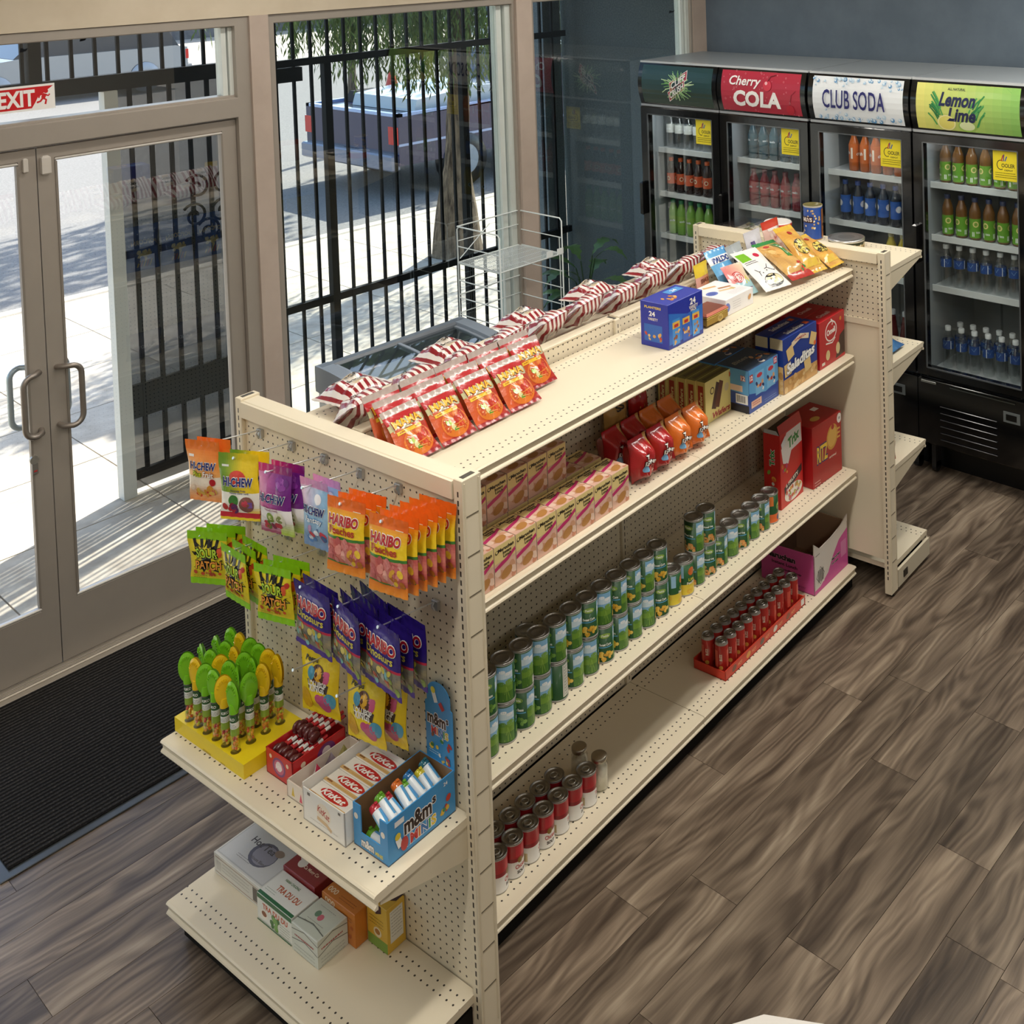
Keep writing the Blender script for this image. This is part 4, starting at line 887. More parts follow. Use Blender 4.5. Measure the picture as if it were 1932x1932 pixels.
vehicle('parked_car', (10.7, 24.6, -.13), PI, '#9d9b97', 5.0, 1.95, 'grey car seen through the glass above the doors', False)
vehicle('parked_car', (20.5, 24.6, -.13), 0, '#c9cbc8', 4.4, 1.8, 'pale car parked across the street beyond the tree', False)
# house front across the street
hb = empty('house', (0, 0, 0)); tag(hb, 'long low house front across the street', 'building')
MB().box((4, 37, -.02), (45, 40, 3.2), '#ffffff').obj('front_wall', 'far_wall', hb)
MB().box((3.6, 36.4, 3.2), (45.4, 40.4, 3.5), '#5d5652').obj('eaves', 'matte', hb)
for i in range(6):
    o = MB().box((7 + i * 6, 36.94, 1.0), (8.6 + i * 6, 37.0, 2.3), '#d8d6d0').obj('window', 'paint', hb); MB().box((7.1 + i * 6, 36.92, 1.1), (8.5 + i * 6, 36.945, 2.2), '#2c343a').obj('pane', 'gloss', o)

# corner of the checkout counter below the camera
ct = empty('checkout_counter', (-.33, -1.21, 0)); tag(ct, 'pale grey corner of the counter top at the bottom edge of the picture', 'counter')
cp = [(0, 0), (-.62, .42), (-1.0, -.3), (-.3, -1.0), (.36, -.66)]
MB().extr(cp[::-1], 'z', 1.06, 1.10, '#c9c4bd').obj('worktop', 'plastic', ct)
MB().extr([(x * .9 - .02, y * .9 - .03) for x, y in cp][::-1], 'z', .001, 1.059, '#8d857c').obj('base', 'paint', ct)

# ------------------------------------------------------------------ bags, boxes and cans: builders
def bag_kind(name, w, h, D, colfn, artfn=None, top=.10, bot=.06, nu=20, nv=26, mat='film', back=None, hang=True, seed=0, sq=2.6):
    """sealed film bag; local x across, z up (0 at the hang hole or at the foot), front towards -y"""
    g = random.Random(seed); ph = [g.uniform(0, 6) for _ in range(6)]
    z0 = -h + .022 if hang else 0.
    def half(u, v):
        a = min(max((v - bot) / .22, 0), 1); b = min(max((1 - top - v) / .30, 0), 1)
        pv = (a * a * (3 - 2 * a)) * (b * b * (3 - 2 * b)) ** .75; pu = max(1 - abs(u) ** sq, 0) ** .62
        wr = 1 + .10 * math.sin(7 * u + ph[0] + 5 * v) + .07 * math.sin(13 * v + ph[1] - 6 * u) + .05 * math.sin(19 * u + ph[2])
        return D * .5 * pv * pu * wr + .0006
    def bend(u, v): return .006 * math.sin(2.2 * v + ph[3]) * w / .13 + .0012 * math.sin(u * 16 + ph[4]) * (1 if v > 1 - top or v < bot else 0)
    def xs(u, v):
        b = half(0, v) / (D * .5); return u * w / 2 * (1 - .05 * b) + .0015 * math.sin(9 * v + ph[5])
    def P(s): return lambda uu, v: (xs(2 * uu - 1, v), s * half(2 * uu - 1, v) + bend(2 * uu - 1, v), z0 + h * v)
    def front(x, z, e):
        v = min(max((z - z0) / h, 0), 1); u = min(max(x / (w / 2), -1), 1); return Vector((xs(u, v), -half(u, v) + bend(u, v) - e, z))
    def make():
        m = MB().grid(P(-1), nu, nv, colfn).grid(P(1), max(nu // 2, 4), max(nv // 2, 6), back or colfn, flip=True)
        if artfn:
            a = Art(); artfn(a, w, h, z0); m.art(a, front, e0=5e-4 + .012 * D, de=3e-5, lv=6e-4 + .012 * D)
        return m.obj(name, mat)
    return Kind(make)
def box_kind(name, sx, sy, sz, col, arts=None, faces=None, mat='carton', bev=.0015):
    """carton; local x 0..sx, y 0..sy (front y=0), z 0..sz; arts: face -> function(Art, width, height)"""
    def make():
        m = MB().box((0, 0, 0), (sx, sy, sz), col, bev=bev) if not faces else MB().box((0, 0, 0), (sx, sy, sz), col, faces=faces)
        fr = {'f': (flat((0, 0, 0), (1, 0, 0), (0, 0, 1)), sx, sz), 'l': (flat((0, sy, 0), (0, -1, 0), (0, 0, 1)), sy, sz), 't': (flat((0, 0, sz), (1, 0, 0), (0, 1, 0)), sx, sy), 'r': (flat((sx, 0, 0), (0, 1, 0), (0, 0, 1)), sy, sz)}
        for k, fn in (arts or {}).items():
            a = Art(); f, aw, ah = fr[k]; fn(a, aw, ah); m.art(a, lambda u, v, e, f=f, aw=aw, ah=ah: f(min(max(u, .0008), aw - .0008), min(max(v, .0008), ah - .0008), e))
        return m.obj(name, mat)
    return Kind(make)
def lid_parts(o, r, z, tab=False):
    MB().lathe([(r * 1.03, -.002), (r * 1.03, .001), (r * .985, .002), (r * .93, .0), (r * .92, -.003), (r * .62, -.003), (r * .60, -.0022), (r * .56, -.0022), (r * .54, -.003), (0.0004, -.003)], 28, '#a9a7a3', capb=False, capt=False).xf(Matrix.Translation((0, 0, z))).obj('lid', 'metal', o)
    if tab:
        t = MB().tube([(r * .42 * math.cos(a) * .8 - r * .05, r * .36 * math.sin(a), z - .0006) for a in [2 * PI * i / 14 for i in range(15)]], .0016, 6, '#c9c7c2', cap=False).box((r * .1, -r * .2, z - .0022), (r * .55, r * .2, z - .0008), '#c2c0bb'); t.obj('pull_tab', 'metal', o)
def can_kind(name, r, h, prof_cols, artfn, tab=False, n=28):
    def make():
        pr = [(r * .97, 0, '#b5b3af'), (r * 1.025, .0012, '#b5b3af'), (r * 1.025, .0035, '#a5a39f'), (r, .005, prof_cols[0][1])]
        for i, (zf, c) in enumerate(prof_cols): pr.append((r, .005 + (h - .011) * zf, prof_cols[min(i + 1, len(prof_cols) - 1)][1]))
        pr += [(r, h - .006, '#a5a39f'), (r * 1.02, h - .004, '#b5b3af'), (r * 1.02, h - .002, '#b5b3af')]
        m = MB().lathe(pr, n, prof_cols[0][1], capt=False)
        a = Art(); artfn(a, 2 * PI * r, h); w_ = wrap(r); m.art(a, lambda u, v, e: w_(u, min(max(v, .006), h - .007), e), e0=1.2e-4, de=8e-6)
        o = m.obj(name, 'carton'); lid_parts(o, r, h, tab); return o
    return Kind(make)
def brand(a, t, x, y, h, w, col, oc, rot=0, shear=0, out=.045, bold=.03): a.text(t, x, y, h, col, w=w, out=out, oc=oc, bold=bold, rot=rot, shear=shear)

# ---- peg hooks on the near end panel
def make_hook():
    o = MB().tube([(0, 0, 0), (-.012, 0, .004), (-.185, 0, .028)], .0022, 7, '#d9dbdc').tube([(-.185, 0, .028), (-.190, 0, .0305)], .0042, 8, '#eef0f0').obj('peg_hook', 'brushed')
    MB().box((-.004, -.012, -.022), (.006, .012, .006), '#bfc2c4', bev=.002).tube([(-.004, 0, -.02), (-.012, 0, -.006), (-.006, 0, .004)], .003, 6, '#d0d3d4').obj('back_plate', 'brushed', o)
    return o
HK = Kind(make_hook)
HY1 = [.909, .746, .589, .422, .259, .094]; HY2 = [.945, .785, .62, .45, .286, .123]; HY3 = [.50, .307]
HROW = [(HY1, 1.463, 'top'), (HY2, 1.180, 'middle'), (HY3, .930, 'lowest')]
for ys, z, rn in HROW:
    for i, y in enumerate(ys):
        gput(HK(f'chrome peg hook, {ORD[i]} from the doors in the {rn} row of the end panel', 'hook', 'peg hooks on the end panel'), .0065, y, z)

# ---- hanging candy bags
NAVY = '#1d2a78'
def lerp2(c1, c2, t): return mixc(c1, c2, min(max(t, 0), 1))
def c_h1(u, v):
    if v > .86: return '#e8792c'
    if v > .42: return lerp2((250, 190, 120), (236, 128, 44), (v - .42) / .42 + (u - .6) * .5)
    return lerp2((240, 150, 80), (246, 232, 214), v / .3)
def a_h1(a, w, h, z0):
    brand(a, 'HI-CHEW', 0, z0 + h * .60, .024, w * .80, NAVY, '#fbfaf6', shear=.2); a.text('Plus', -w * .18, z0 + h * .465, .017, '#d7d62c', w=w * .26, out=.05, oc='#4b7a2c', bold=.02).text('Fruit', w * .16, z0 + h * .465, .017, '#faf8f2', w=w * .32, out=.05, oc='#b0603a', bold=.02)
    a.blobs(-w * .38, z0 + h * .10, w * .40, z0 + h * .24, 12, .012, ['#e7a23c', '#d9442f', '#e8c25a', '#f0d9c0', '#d86a60'], 4).disc(w * .28, z0 + h * .34, .011, '#b81c26').rect(-w * .40, z0 + h * .74, -w * .24, z0 + h * .78, '#f6f0ea')
def c_h2(u, v):
    if v < .045: return '#e9cf2a'
    if v < .12: return '#c42a38'
    if v > .42: return lerp2((118, 158, 48), (240, 208, 40), (u - .15) * 2.2)
    return lerp2((235, 190, 60), (248, 246, 236), (v - .1) / .12) if u > .72 else '#f6f4ea'
def a_h2(a, w, h, z0):
    a.disc(0, z0 + h * .64, w * .22, '#d8463a', .022, 16); brand(a, 'HI-CHEW', 0, z0 + h * .585, .027, w * .80, NAVY, '#fbfaf6', shear=.2)
    a.text('Immensely Fruity', 0, z0 + h * .455, .007, '#3a3a6a', w=w * .4).text('Intensely Chewy Candy', w * .02, z0 + h * .42, .007, '#3a3a6a', w=w * .5)
    a.disc(-w * .14, z0 + h * .30, .017, '#3d7d34').disc(w * .2, z0 + h * .25, .024, '#8a5a52', n=16).disc(w * .16, z0 + h * .27, .010, '#c9485a').rect(w * .22, z0 + h * .2, w * .34, z0 + h * .29, '#7c58a2').blobs(-w * .40, z0 + h * .13, -w * .02, z0 + h * .22, 9, .011, ['#5e2a62', '#b8293a', '#8e2040', '#c23a3a'], 6).rect(-w * .40, z0 + h * .80, -w * .22, z0 + h * .83, '#f0f0e8')
def c_h3(u, v):
    if v > .9: return lerp2((214, 44, 110), (120, 30, 110), u)
    if v > .40: return lerp2((226, 130, 176), (116, 34, 134), (u - .05) * 1.3 + (v - .65) * .4)
    return lerp2((170, 196, 70), (244, 240, 240), v / .22) if u > .6 else lerp2((150, 60, 90), (244, 240, 240), v / .16)
def a_h3(a, w, h, z0):
    brand(a, 'HI-CHEW', -w * .04, z0 + h * .535, .025, w * .82, NAVY, '#fbfaf6', shear=.2); a.text('Immensely Fruity', -w * .08, z0 + h * .40, .007, '#8a2a60', w=w * .45).text('Intensely Chewy', -w * .06, z0 + h * .365, .007, '#8a2a60', w=w * .42)
    a.disc(-w * .12, z0 + h * .25, .015, '#7d9a3a').disc(-w * .12, z0 + h * .25, .007, '#cfd898').disc(w * .16, z0 + h * .24, .021, '#e9e6d2').disc(w * .14, z0 + h * .24, .012, '#8e9a5a').blobs(-w * .36, z0 + h * .10, w * .2, z0 + h * .17, 8, .010, ['#8a2a4a', '#c23a4a', '#5e7a32'], 8).blobs(w * .05, z0 + h * .58, w * .38, z0 + h * .82, 10, .010, ['#8a3a9a', '#a052b0', '#6a2a80'], 3)
def c_h4(u, v):
    if v > .88: return lerp2((238, 160, 200), (196, 150, 200), u)
    if v > .62: return lerp2((236, 190, 216), (150, 196, 234), u * 1.2)
    return lerp2((120, 150, 190), (164, 206, 238), v / .5)
def a_h4(a, w, h, z0):
    brand(a, 'HI-CHEW', -w * .02, z0 + h * .57, .024, w * .82, NAVY, '#fbfaf6', shear=.2); a.text('Fantasy', 0, z0 + h * .42, .020, '#f4f8fc', w=w * .62, out=.04, oc='#5f9cd0', shear=.15)
    a.blobs(-w * .3, z0 + h * .12, w * .34, z0 + h * .30, 11, .012, ['#d84a5a', '#5a8ac8', '#e8eef6', '#c8a0c8', '#4a6aa0'], 5).disc(w * .16, z0 + h * .75, .014, '#f6f4fa')
def c_pe(u, v):
    if v > .86: return lerp2((240, 120, 40), (232, 104, 32), u)
    if v > .50: return lerp2((244, 208, 40), (240, 150, 40), (v - .66) / .2)
    if v > .475: return '#3f7d34'
    if v > .15: return mixc((214, 128, 116), (196, 96, 92), .5 + .5 * math.sin(u * 17 + v * 23))
    return lerp2((240, 150, 50), (232, 120, 40), v * 5)
def a_pe(a, w, h, z0):
    brand(a, 'HARIBO', -w * .02, z0 + h * .715, .026, w * .80, '#b01a22', '#faf6ee', out=.05, bold=.045); a.text('Peaches', -w * .04, z0 + h * .585, .020, '#b03a24', w=w * .68, bold=.03)
    a.blobs(-w * .40, z0 + h * .18, w * .40, z0 + h * .44, 26, .0125, ['#d98a80', '#c96a68', '#e2a498', '#cf7a74', '#b85a58'], 2).band([(-w * .48, z0 + h * .155), (-w * .1, z0 + h * .14), (w * .46, z0 + h * .155)], .004, '#3f7d34').blobs(w * .12, z0 + h * .17, w * .42, z0 + h * .34, 7, .010, ['#e8c23a', '#d9a43a', '#b8702a'], 9).rect(w * .2, z0 + h * .855, w * .40, z0 + h * .865, '#f6e6c8')
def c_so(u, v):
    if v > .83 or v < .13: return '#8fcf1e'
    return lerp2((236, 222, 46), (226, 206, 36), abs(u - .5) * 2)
def a_so(a, w, h, z0):
    g = random.Random(5); cx, cy = 0, z0 + h * .53; pts = []
    for i in range(40):
        an = 2 * PI * i / 40; r = (.040 if i % 2 else .058) * g.uniform(.85, 1.12) * w / .13; pts.append((cx + r * 1.05 * math.cos(an), cy + r * .95 * math.sin(an)))
    a.fan(cx, cy, pts, '#141410')
    for x in (-.03, -.012, .006, .026): a.band([(x * 1.2, cy + .03), (x * 1.4, cy + .055)], .010, '#141410')
    a.text('SOUR', 0, cy + .014, .027, '#b9dd3e', w=w * .56, out=.05, oc='#141410', bold=.03).text('PATCH', .002, cy - .022, .026, '#f0a040', w=w * .66, out=.05, oc='#141410', bold=.03).text('kids', w * .05, cy - .046, .010, '#c84a3a', w=w * .22, bold=.02)
    a.blobs(w * .30, z0 + h * .60, w * .43, z0 + h * .74, 4, .011, ['#c23a28', '#d85a30'], 2).blobs(-w * .42, z0 + h * .20, w * .40, z0 + h * .30, 6, .007, ['#d8542a', '#8fb82a', '#c87a20'], 7).lines(-w * .4, z0 + h * .16, -w * .05, 2, .006, '#5a6a20', 2)
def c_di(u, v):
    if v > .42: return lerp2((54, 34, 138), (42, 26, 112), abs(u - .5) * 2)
    if v > .395: return '#b8304a'
    if v > .07: return mixc((124, 120, 112), (150, 140, 110), .5 + .5 * math.sin(u * 15 - v * 27))
    return '#4a2c86'
def a_di(a, w, h, z0):
    brand(a, 'HARIBO', 0, z0 + h * .70, .029, w * .82, '#b01a22', '#faf6ee', out=.05, bold=.045); a.text('Dinosaurs', -w * .02, z0 + h * .545, .021, '#dccb4a', w=w * .74, bold=.02)
    a.blobs(-w * .42, z0 + h * .09, w * .42, z0 + h * .36, 30, .0105, ['#7fb8bc', '#c8b84a', '#b8503a', '#8aa04a', '#6a6a66', '#d9c870', '#a8aca4'], 3)
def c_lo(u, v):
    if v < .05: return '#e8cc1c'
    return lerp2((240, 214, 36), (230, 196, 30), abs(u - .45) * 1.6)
def a_lo(a, w, h, z0):
    a.text('Peeps', -w * .20, z0 + h * .85, .018, '#23201a', w=w * .34, shear=.2, bold=.03)
    a.disc(-.002, z0 + h * .66, .026, '#5a3324').disc(-.028, z0 + h * .66, .014, '#4f9ab8', .018).disc(0, z0 + h * .665, .015, '#e8b02a', .020).disc(.028, z0 + h * .645, .014, '#d8608e', .018).disc(.034, z0 + h * .70, .008, '#d8608e')
    a.poly([(-.042, z0 + h * .56), (.042, z0 + h * .54), (.036, z0 + h * .40), (-.034, z0 + h * .42)], '#4c4038'); a.text('LOLLIPOP', 0, z0 + h * .525, .016, '#f4f1ea', w=.070, bold=.03).text('RINGS', 0, z0 + h * .45, .020, '#f4f1ea', w=.056, bold=.03)
    a.disc(w * .16, z0 + h * .22, .023, '#c2507e', .026).disc(w * .02, z0 + h * .28, .014, '#c2507e').disc(w * .32, z0 + h * .30, .021, '#4f9ab8', .022).disc(-w * .32, z0 + h * .22, .020, '#d9a828', .030).disc(-w * .36, z0 + h * .34, .011, '#d9a828')
BAG = {
 'h1': bag_kind('candy_bag', .118, .185, .020, c_h1, a_h1, seed=1), 'h2': bag_kind('candy_bag', .128, .195, .020, c_h2, a_h2, seed=2),
 'h3': bag_kind('candy_bag', .122, .195, .020, c_h3, a_h3, seed=3), 'h4': bag_kind('candy_bag', .112, .190, .020, c_h4, a_h4, seed=4),
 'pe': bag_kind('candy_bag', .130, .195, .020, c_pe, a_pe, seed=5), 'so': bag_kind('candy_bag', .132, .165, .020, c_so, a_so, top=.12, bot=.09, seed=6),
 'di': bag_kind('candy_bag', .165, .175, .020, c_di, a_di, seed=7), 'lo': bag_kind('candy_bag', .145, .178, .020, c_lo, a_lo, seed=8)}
BW = {'h1': 'orange fruit chew bag', 'h2': 'green-yellow fruit chew bag', 'h3': 'purple fruit chew bag', 'h4': 'pale blue fruit chew bag', 'pe': 'orange and yellow peach gummy bag', 'so': 'lime and yellow sour candy bag', 'di': 'violet gummy bag with yellow lettering', 'lo': 'yellow lollipop ring candy bag'}
def hang(kind, hooks, i, row, xs, yaws, offs):
    y, z0, rn = hooks[0][i], hooks[1], hooks[2]; n = len(xs)
    for k, (x, yw, of) in enumerate(zip(xs, yaws, offs)):
        pos = 'hanging alone' if n == 1 else ('front one' if k == 0 else f'{ORD[k]} back')
        lab = f"{BW[kind]}, {pos} on the {ORD[i]} hook of the {rn} row"
        o = BAG[kind](lab, 'candy bag', BW[kind] + 's'); zz = z0 + .004 + .024 * (-x / .185)
        a = R(yw); gput(o, x - math.sin(a) * of, y - math.cos(a) * of, zz - .006, -PI / 2 - a)
r1, r2, r3 = HROW
def xs_(n, x0=-.183, d=.0315): return [x0 + d * k for k in range(n)]
hang('h1', r1, 0, 1, xs_(2), [-20, -19], [.006, .012])
hang('h2', r1, 1, 1, xs_(2), [-24, -23], [.014, .018])
hang('h3', r1, 2, 1, xs_(2, -.155), [-12, -11], [.006, .016])
hang('h4', r1, 3, 1, xs_(2, -.152), [-4, -3], [.010, .022])
hang('pe', r1, 4, 1, xs_(3), [-10, -10, -9], [.016, .018, .020])
hang('pe', r1, 5, 1, xs_(6), [-8, -8, -7, -7, -6, -6], [.020, .022, .020, .022, .020, .022])
hang('so', r2, 0, 2, xs_(3, -.181), [-25, -25, -24], [.026, .022, .024])
hang('so', r2, 1, 2, xs_(3, -.181, .034), [2, 3, 2], [.020, .020, .020])
hang('so', r2, 2, 2, xs_(3, -.184), [-14, -14, -13], [.036, .034, .034])
hang('di', r2, 3, 2, xs_(2, -.184), [2, 3], [.050, .046])
hang('di', r2, 4, 2, xs_(4, -.182), [12, 12, 13, 12], [.030, .030, .030, .030])
hang('di', r2, 5, 2, xs_(3, -.184, .036), [6, 6, 5], [.010, .016, .022])
hang('lo', r3, 0, 3, [-.090], [-9], [-.004]); hang('lo', r3, 1, 3, [-.092, -.058], [-6, -5], [.006, .050])

# ---- end shelf: candy tubes in a yellow tray
ZE = .6335
t = MB().box((-.103, -.178, 0), (.103, .178, .042), '#efd41a', faces={'f': '#e8cc14', 'l': '#e8cc14'})
for i in range(6):
    for j in range(4): t.lathe([(.0145, .0424), (.0122, .0424)], 16, '#6a5a10', c=(-.083 + .0475 * j, .1285 - .0475 * i, 0), capb=False, capt=True)
a = Art().rect(.15, 0, .19, .006, '#b89a10').rect(.24, 0, .262, .004, '#b89a10'); t.art(a, flat((-.103, .178, 0), (0, -1, 0), (0, 0, 1)))
o = t.obj('candy_tray', 'carton'); tag(o, 'bright yellow cardboard tray with holes holding upright candy tubes', 'tray'); gput(o, -.152, .8225, ZE)
def tube_kind(col):
    def make():
        g = random.Random(col); o = MB().lathe([(.0095, 0), (.0122, .004), (.0122, .120), (.0095, .122)], 14, '#f4f6f2').obj('candy_tube', 'clear_plastic')
        cd = MB()
        for i in range(26):
            an = g.uniform(0, 6.28); z = .006 + .060 * i / 26; c = g.choice(['#d8482e', '#e08a2a', '#c8342e', '#a8b83a', '#e2b84a', '#d86a4a'])
            cd.lathe([(.0006, -.005), (.0042, -.002), (.0046, .002), (.0006, .005)], 6, c, c=(.0062 * math.cos(an), .0062 * math.sin(an), z))
        cd.obj('candies', 'gloss', o)
        MB().lathe([(0.01235, .050, '#8aa83e'), (0.01235, .070, '#e8ebe6'), (0.01235, .088, '#2f5a34'), (0.01235, .108, '#2f5a34')], 14, '#8aa83e', capb=False, capt=False).art(Art().text('KIKO', .0, .098, .008, '#f2f4ee', w=.022).text('KIKO', .034, .098, .008, '#f2f4ee', w=.022).lines(-.016, .082, .016, 3, .004, '#6a6e6a', 3, .001), wrap(0.01235, 0, PI)).obj('label_sleeve', 'film', o)
        cap = MB(); n = 22
        for s in (-1, 1):
            def q(u, v, s=s):
                an = 2 * PI * u; r = v; return (s * (.0085 * math.sqrt(max(1 - (r * .96) ** 4, 0))), .0255 * r * math.cos(an), 0.158 + .045 * r * math.sin(an))
            cap.grid(q, n, 5, col, flip=(s < 0))
        for k in range(9):
            an = PI * .15 + PI * .7 * k / 8
            cap.tube([(-.0088, .021 * math.cos(an + .0), .158 + .036 * math.sin(an)), (-.0088, .016 * math.cos(an), .158 + .028 * math.sin(an))], .0016, 5, col)
        cap.lathe([(.0132, .112), (.0132, .124), (.0115, .138)], 14, col); cap.obj('cap', 'gloss', o); return o
    return Kind(make)
TUB = {'green': tube_kind('#7cc324'), 'yellow': tube_kind('#ecc51e')}
PAT = ['gygggy', 'ygyyyg', 'ggygyy', 'gggygy'][::1]
g = random.Random(11)
CAPW = {(0, 0): 'g', (0, 1): 'y', (0, 2): 'g', (0, 3): 'g', (0, 4): 'y', (0, 5): 'g', (1, 5): 'g', (2, 5): 'y', (3, 5): 'y'}
for j in range(4):
    for i in range(6):
        c = CAPW.get((j, i), g.choice('ggyyg')); cn = 'green' if c == 'g' else 'yellow'
        o = TUB[cn](f"{cn}-capped candy tube, {ORD[i]} from the doors in the {ORD[j]} row of the yellow tray", 'candy', 'candy tubes in the yellow tray')
        gput(o, -.235 + .0475 * j, .9255 - .0475 * i + .0255, ZE + .0430, {(0, 5): .15, (1, 5): 1.3, (0, 2): .9, (0, 4): 1.1}.get((j, i), g.uniform(-.4, 1.0)))

# ---- open boxes on the end shelf
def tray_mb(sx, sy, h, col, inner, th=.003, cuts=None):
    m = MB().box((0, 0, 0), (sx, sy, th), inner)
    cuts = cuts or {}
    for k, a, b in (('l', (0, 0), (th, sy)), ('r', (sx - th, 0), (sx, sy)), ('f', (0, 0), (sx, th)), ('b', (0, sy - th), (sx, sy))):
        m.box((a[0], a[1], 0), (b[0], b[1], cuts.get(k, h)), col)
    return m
# red lollipop box
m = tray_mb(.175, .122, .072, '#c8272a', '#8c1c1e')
a = Art().disc(.06, .036, .030, '#7a3a78', .026).disc(.06, .036, .023, '#c25a7a', .020).disc(.06, .038, .014, '#ead8d8').text('pop', .06, .034, .012, '#f6ecec', w=.03).disc(.022, .055, .006, '#ead0b4').disc(.10, .055, .006, '#ead0b4'); m.art(a, flat((0, .122, 0), (0, -1, 0), (0, 0, 1)))
a = Art().disc(.035, .048, .008, '#ecd9c0').disc(.11, .040, .030, '#7a3a78', .026).disc(.11, .042, .014, '#ead8d8').lines(.02, .016, .06, 3, .007, '#ecc8c8', 2); m.art(a, flat((0, 0, 0), (1, 0, 0), (0, 0, 1)))
o = m.obj('lollipop_box', 'carton'); tag(o, 'open red cardboard box of wrapped lollipops on the end shelf', 'box'); gput(o, -.200, .498, ZE)
def make_lolly():
    o = MB().lathe([(.001, -.006), (.014, -.0055), (.0175, -.002), (.0175, .002), (.014, .0055), (.001, .006)], 16, '#5a1c1c').xf(Matrix.Rotation(PI / 2, 4, 'Y')).obj('lollipop', 'film')
    s = MB(); 
    for i in range(5): s.tube([(0, .0175 + .016 * i, 0), (0, .0175 + .016 * (i + 1), 0)], .0052, 8, '#e9e4e0' if i % 2 else '#b8242c')
    s.obj('striped_stick', 'film', o); MB().tube([(-.006, .012 * math.cos(k / 3), .012 * math.sin(k / 3)) for k in range(12)], .0012, 5, '#d8c0b0').obj('swirl', 'film', o); return o
LOL = Kind(make_lolly); g = random.Random(4)
for k in range(8):
    o = LOL(f'dark swirl lollipop lying in the red box, {ORD[k]} from the tray of tubes', 'lollipop', 'lollipops in the red box')
    gput(o, -.174 + .004 * (k % 2), .6065 - .0133 * k, ZE + .052 + .006 * (k % 2), -PI / 2 + R(g.uniform(-2, 2)), R(6))
for k in range(7):
    o = LOL(f'striped-stick lollipop at the back of the red box, {ORD[k]} from the tray of tubes', 'lollipop', 'lollipops in the red box')
    gput(o, -.110 + .006 * (k % 2), .6005 - .0135 * k, ZE + .083 + .004 * (k % 2), -PI / 2 + R(g.uniform(-2, 2)), R(4))
# white tray with pyramid candies
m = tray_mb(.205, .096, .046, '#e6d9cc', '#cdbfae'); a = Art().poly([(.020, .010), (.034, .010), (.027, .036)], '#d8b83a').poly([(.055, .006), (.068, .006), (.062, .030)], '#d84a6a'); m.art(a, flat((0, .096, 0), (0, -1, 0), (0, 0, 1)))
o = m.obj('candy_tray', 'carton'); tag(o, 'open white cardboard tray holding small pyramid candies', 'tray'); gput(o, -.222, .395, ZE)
for k, (c1, c2, x, y) in enumerate([('#d83a62', '#f0e4e4', -.150, .458), ('#d9c02a', '#5a8a34', -.128, .425), ('#6a5a6e', '#a49aa8', -.100, .462), ('#c85a4a', '#d87a6a', -.085, .425), ('#a8a05a', '#c2bc7a', -.060, .458), ('#7a8a4a', '#94a05e', -.045, .425)]):
    s = .027; h = .056; P = [(-s, -s * .6, 0), (s, -s * .6, 0), (0, s, 0), (0, 0, h)]
    o = MB().add(P, [(2, 1, 0)], c1).add(P, [(0, 1, 3), (1, 2, 3)], c1).add(P, [(2, 0, 3)], c2).obj('pyramid_candy', 'film'); gput(o, x, y, ZE + .0032, k * 1.1)
    tag(o, ['pink and white', 'yellow and green', 'dark purple', 'coral red', 'olive yellow', 'moss green'][k] + ' pyramid candy in the white tray', 'candy')
# white box of wafer bars
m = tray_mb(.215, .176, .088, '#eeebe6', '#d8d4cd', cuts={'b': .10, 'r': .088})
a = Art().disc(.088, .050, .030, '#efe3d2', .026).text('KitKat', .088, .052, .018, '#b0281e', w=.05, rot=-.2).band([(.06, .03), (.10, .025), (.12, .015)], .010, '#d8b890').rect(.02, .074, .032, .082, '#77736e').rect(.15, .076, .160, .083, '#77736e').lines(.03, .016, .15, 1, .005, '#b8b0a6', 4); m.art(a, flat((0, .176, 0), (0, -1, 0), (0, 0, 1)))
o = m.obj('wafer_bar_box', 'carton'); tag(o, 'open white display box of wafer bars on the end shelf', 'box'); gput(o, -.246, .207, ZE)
def a_kk(a, w, h): a.rect(0, 0, w, h * .22, '#d8b070').disc(w * .52, h * .56, w * .34, '#c0201e', h * .30, 20).text('KitKat', w * .5, h * .56, .017, '#faf6f0', w=w * .58, shear=.25, bold=.03).rect(w * .06, h * .1, w * .2, h * .2, '#8a5a2a').lines(w * .3, h * .08, w * .9, 1, .004, '#c08a4a', 2)
KK = box_kind('wafer_bar', .160, .052, .022, '#efe9df', {'t': a_kk}, mat='film', bev=.004)
for k in range(4):
    for j in range(3):
        o = KK((f'white and red wafer bar on top, {ORD[k]} from the front of the white box') if j == 2 else (f'white wafer bar {"under the top one" if j else "at the bottom"}, {ORD[k]} from the front of the white box'), 'candy bar', 'wafer bars in the white box')
        gput(o, -.242 + .0530 * k, .376, ZE + .004 + .0245 * j, -PI / 2, 0)
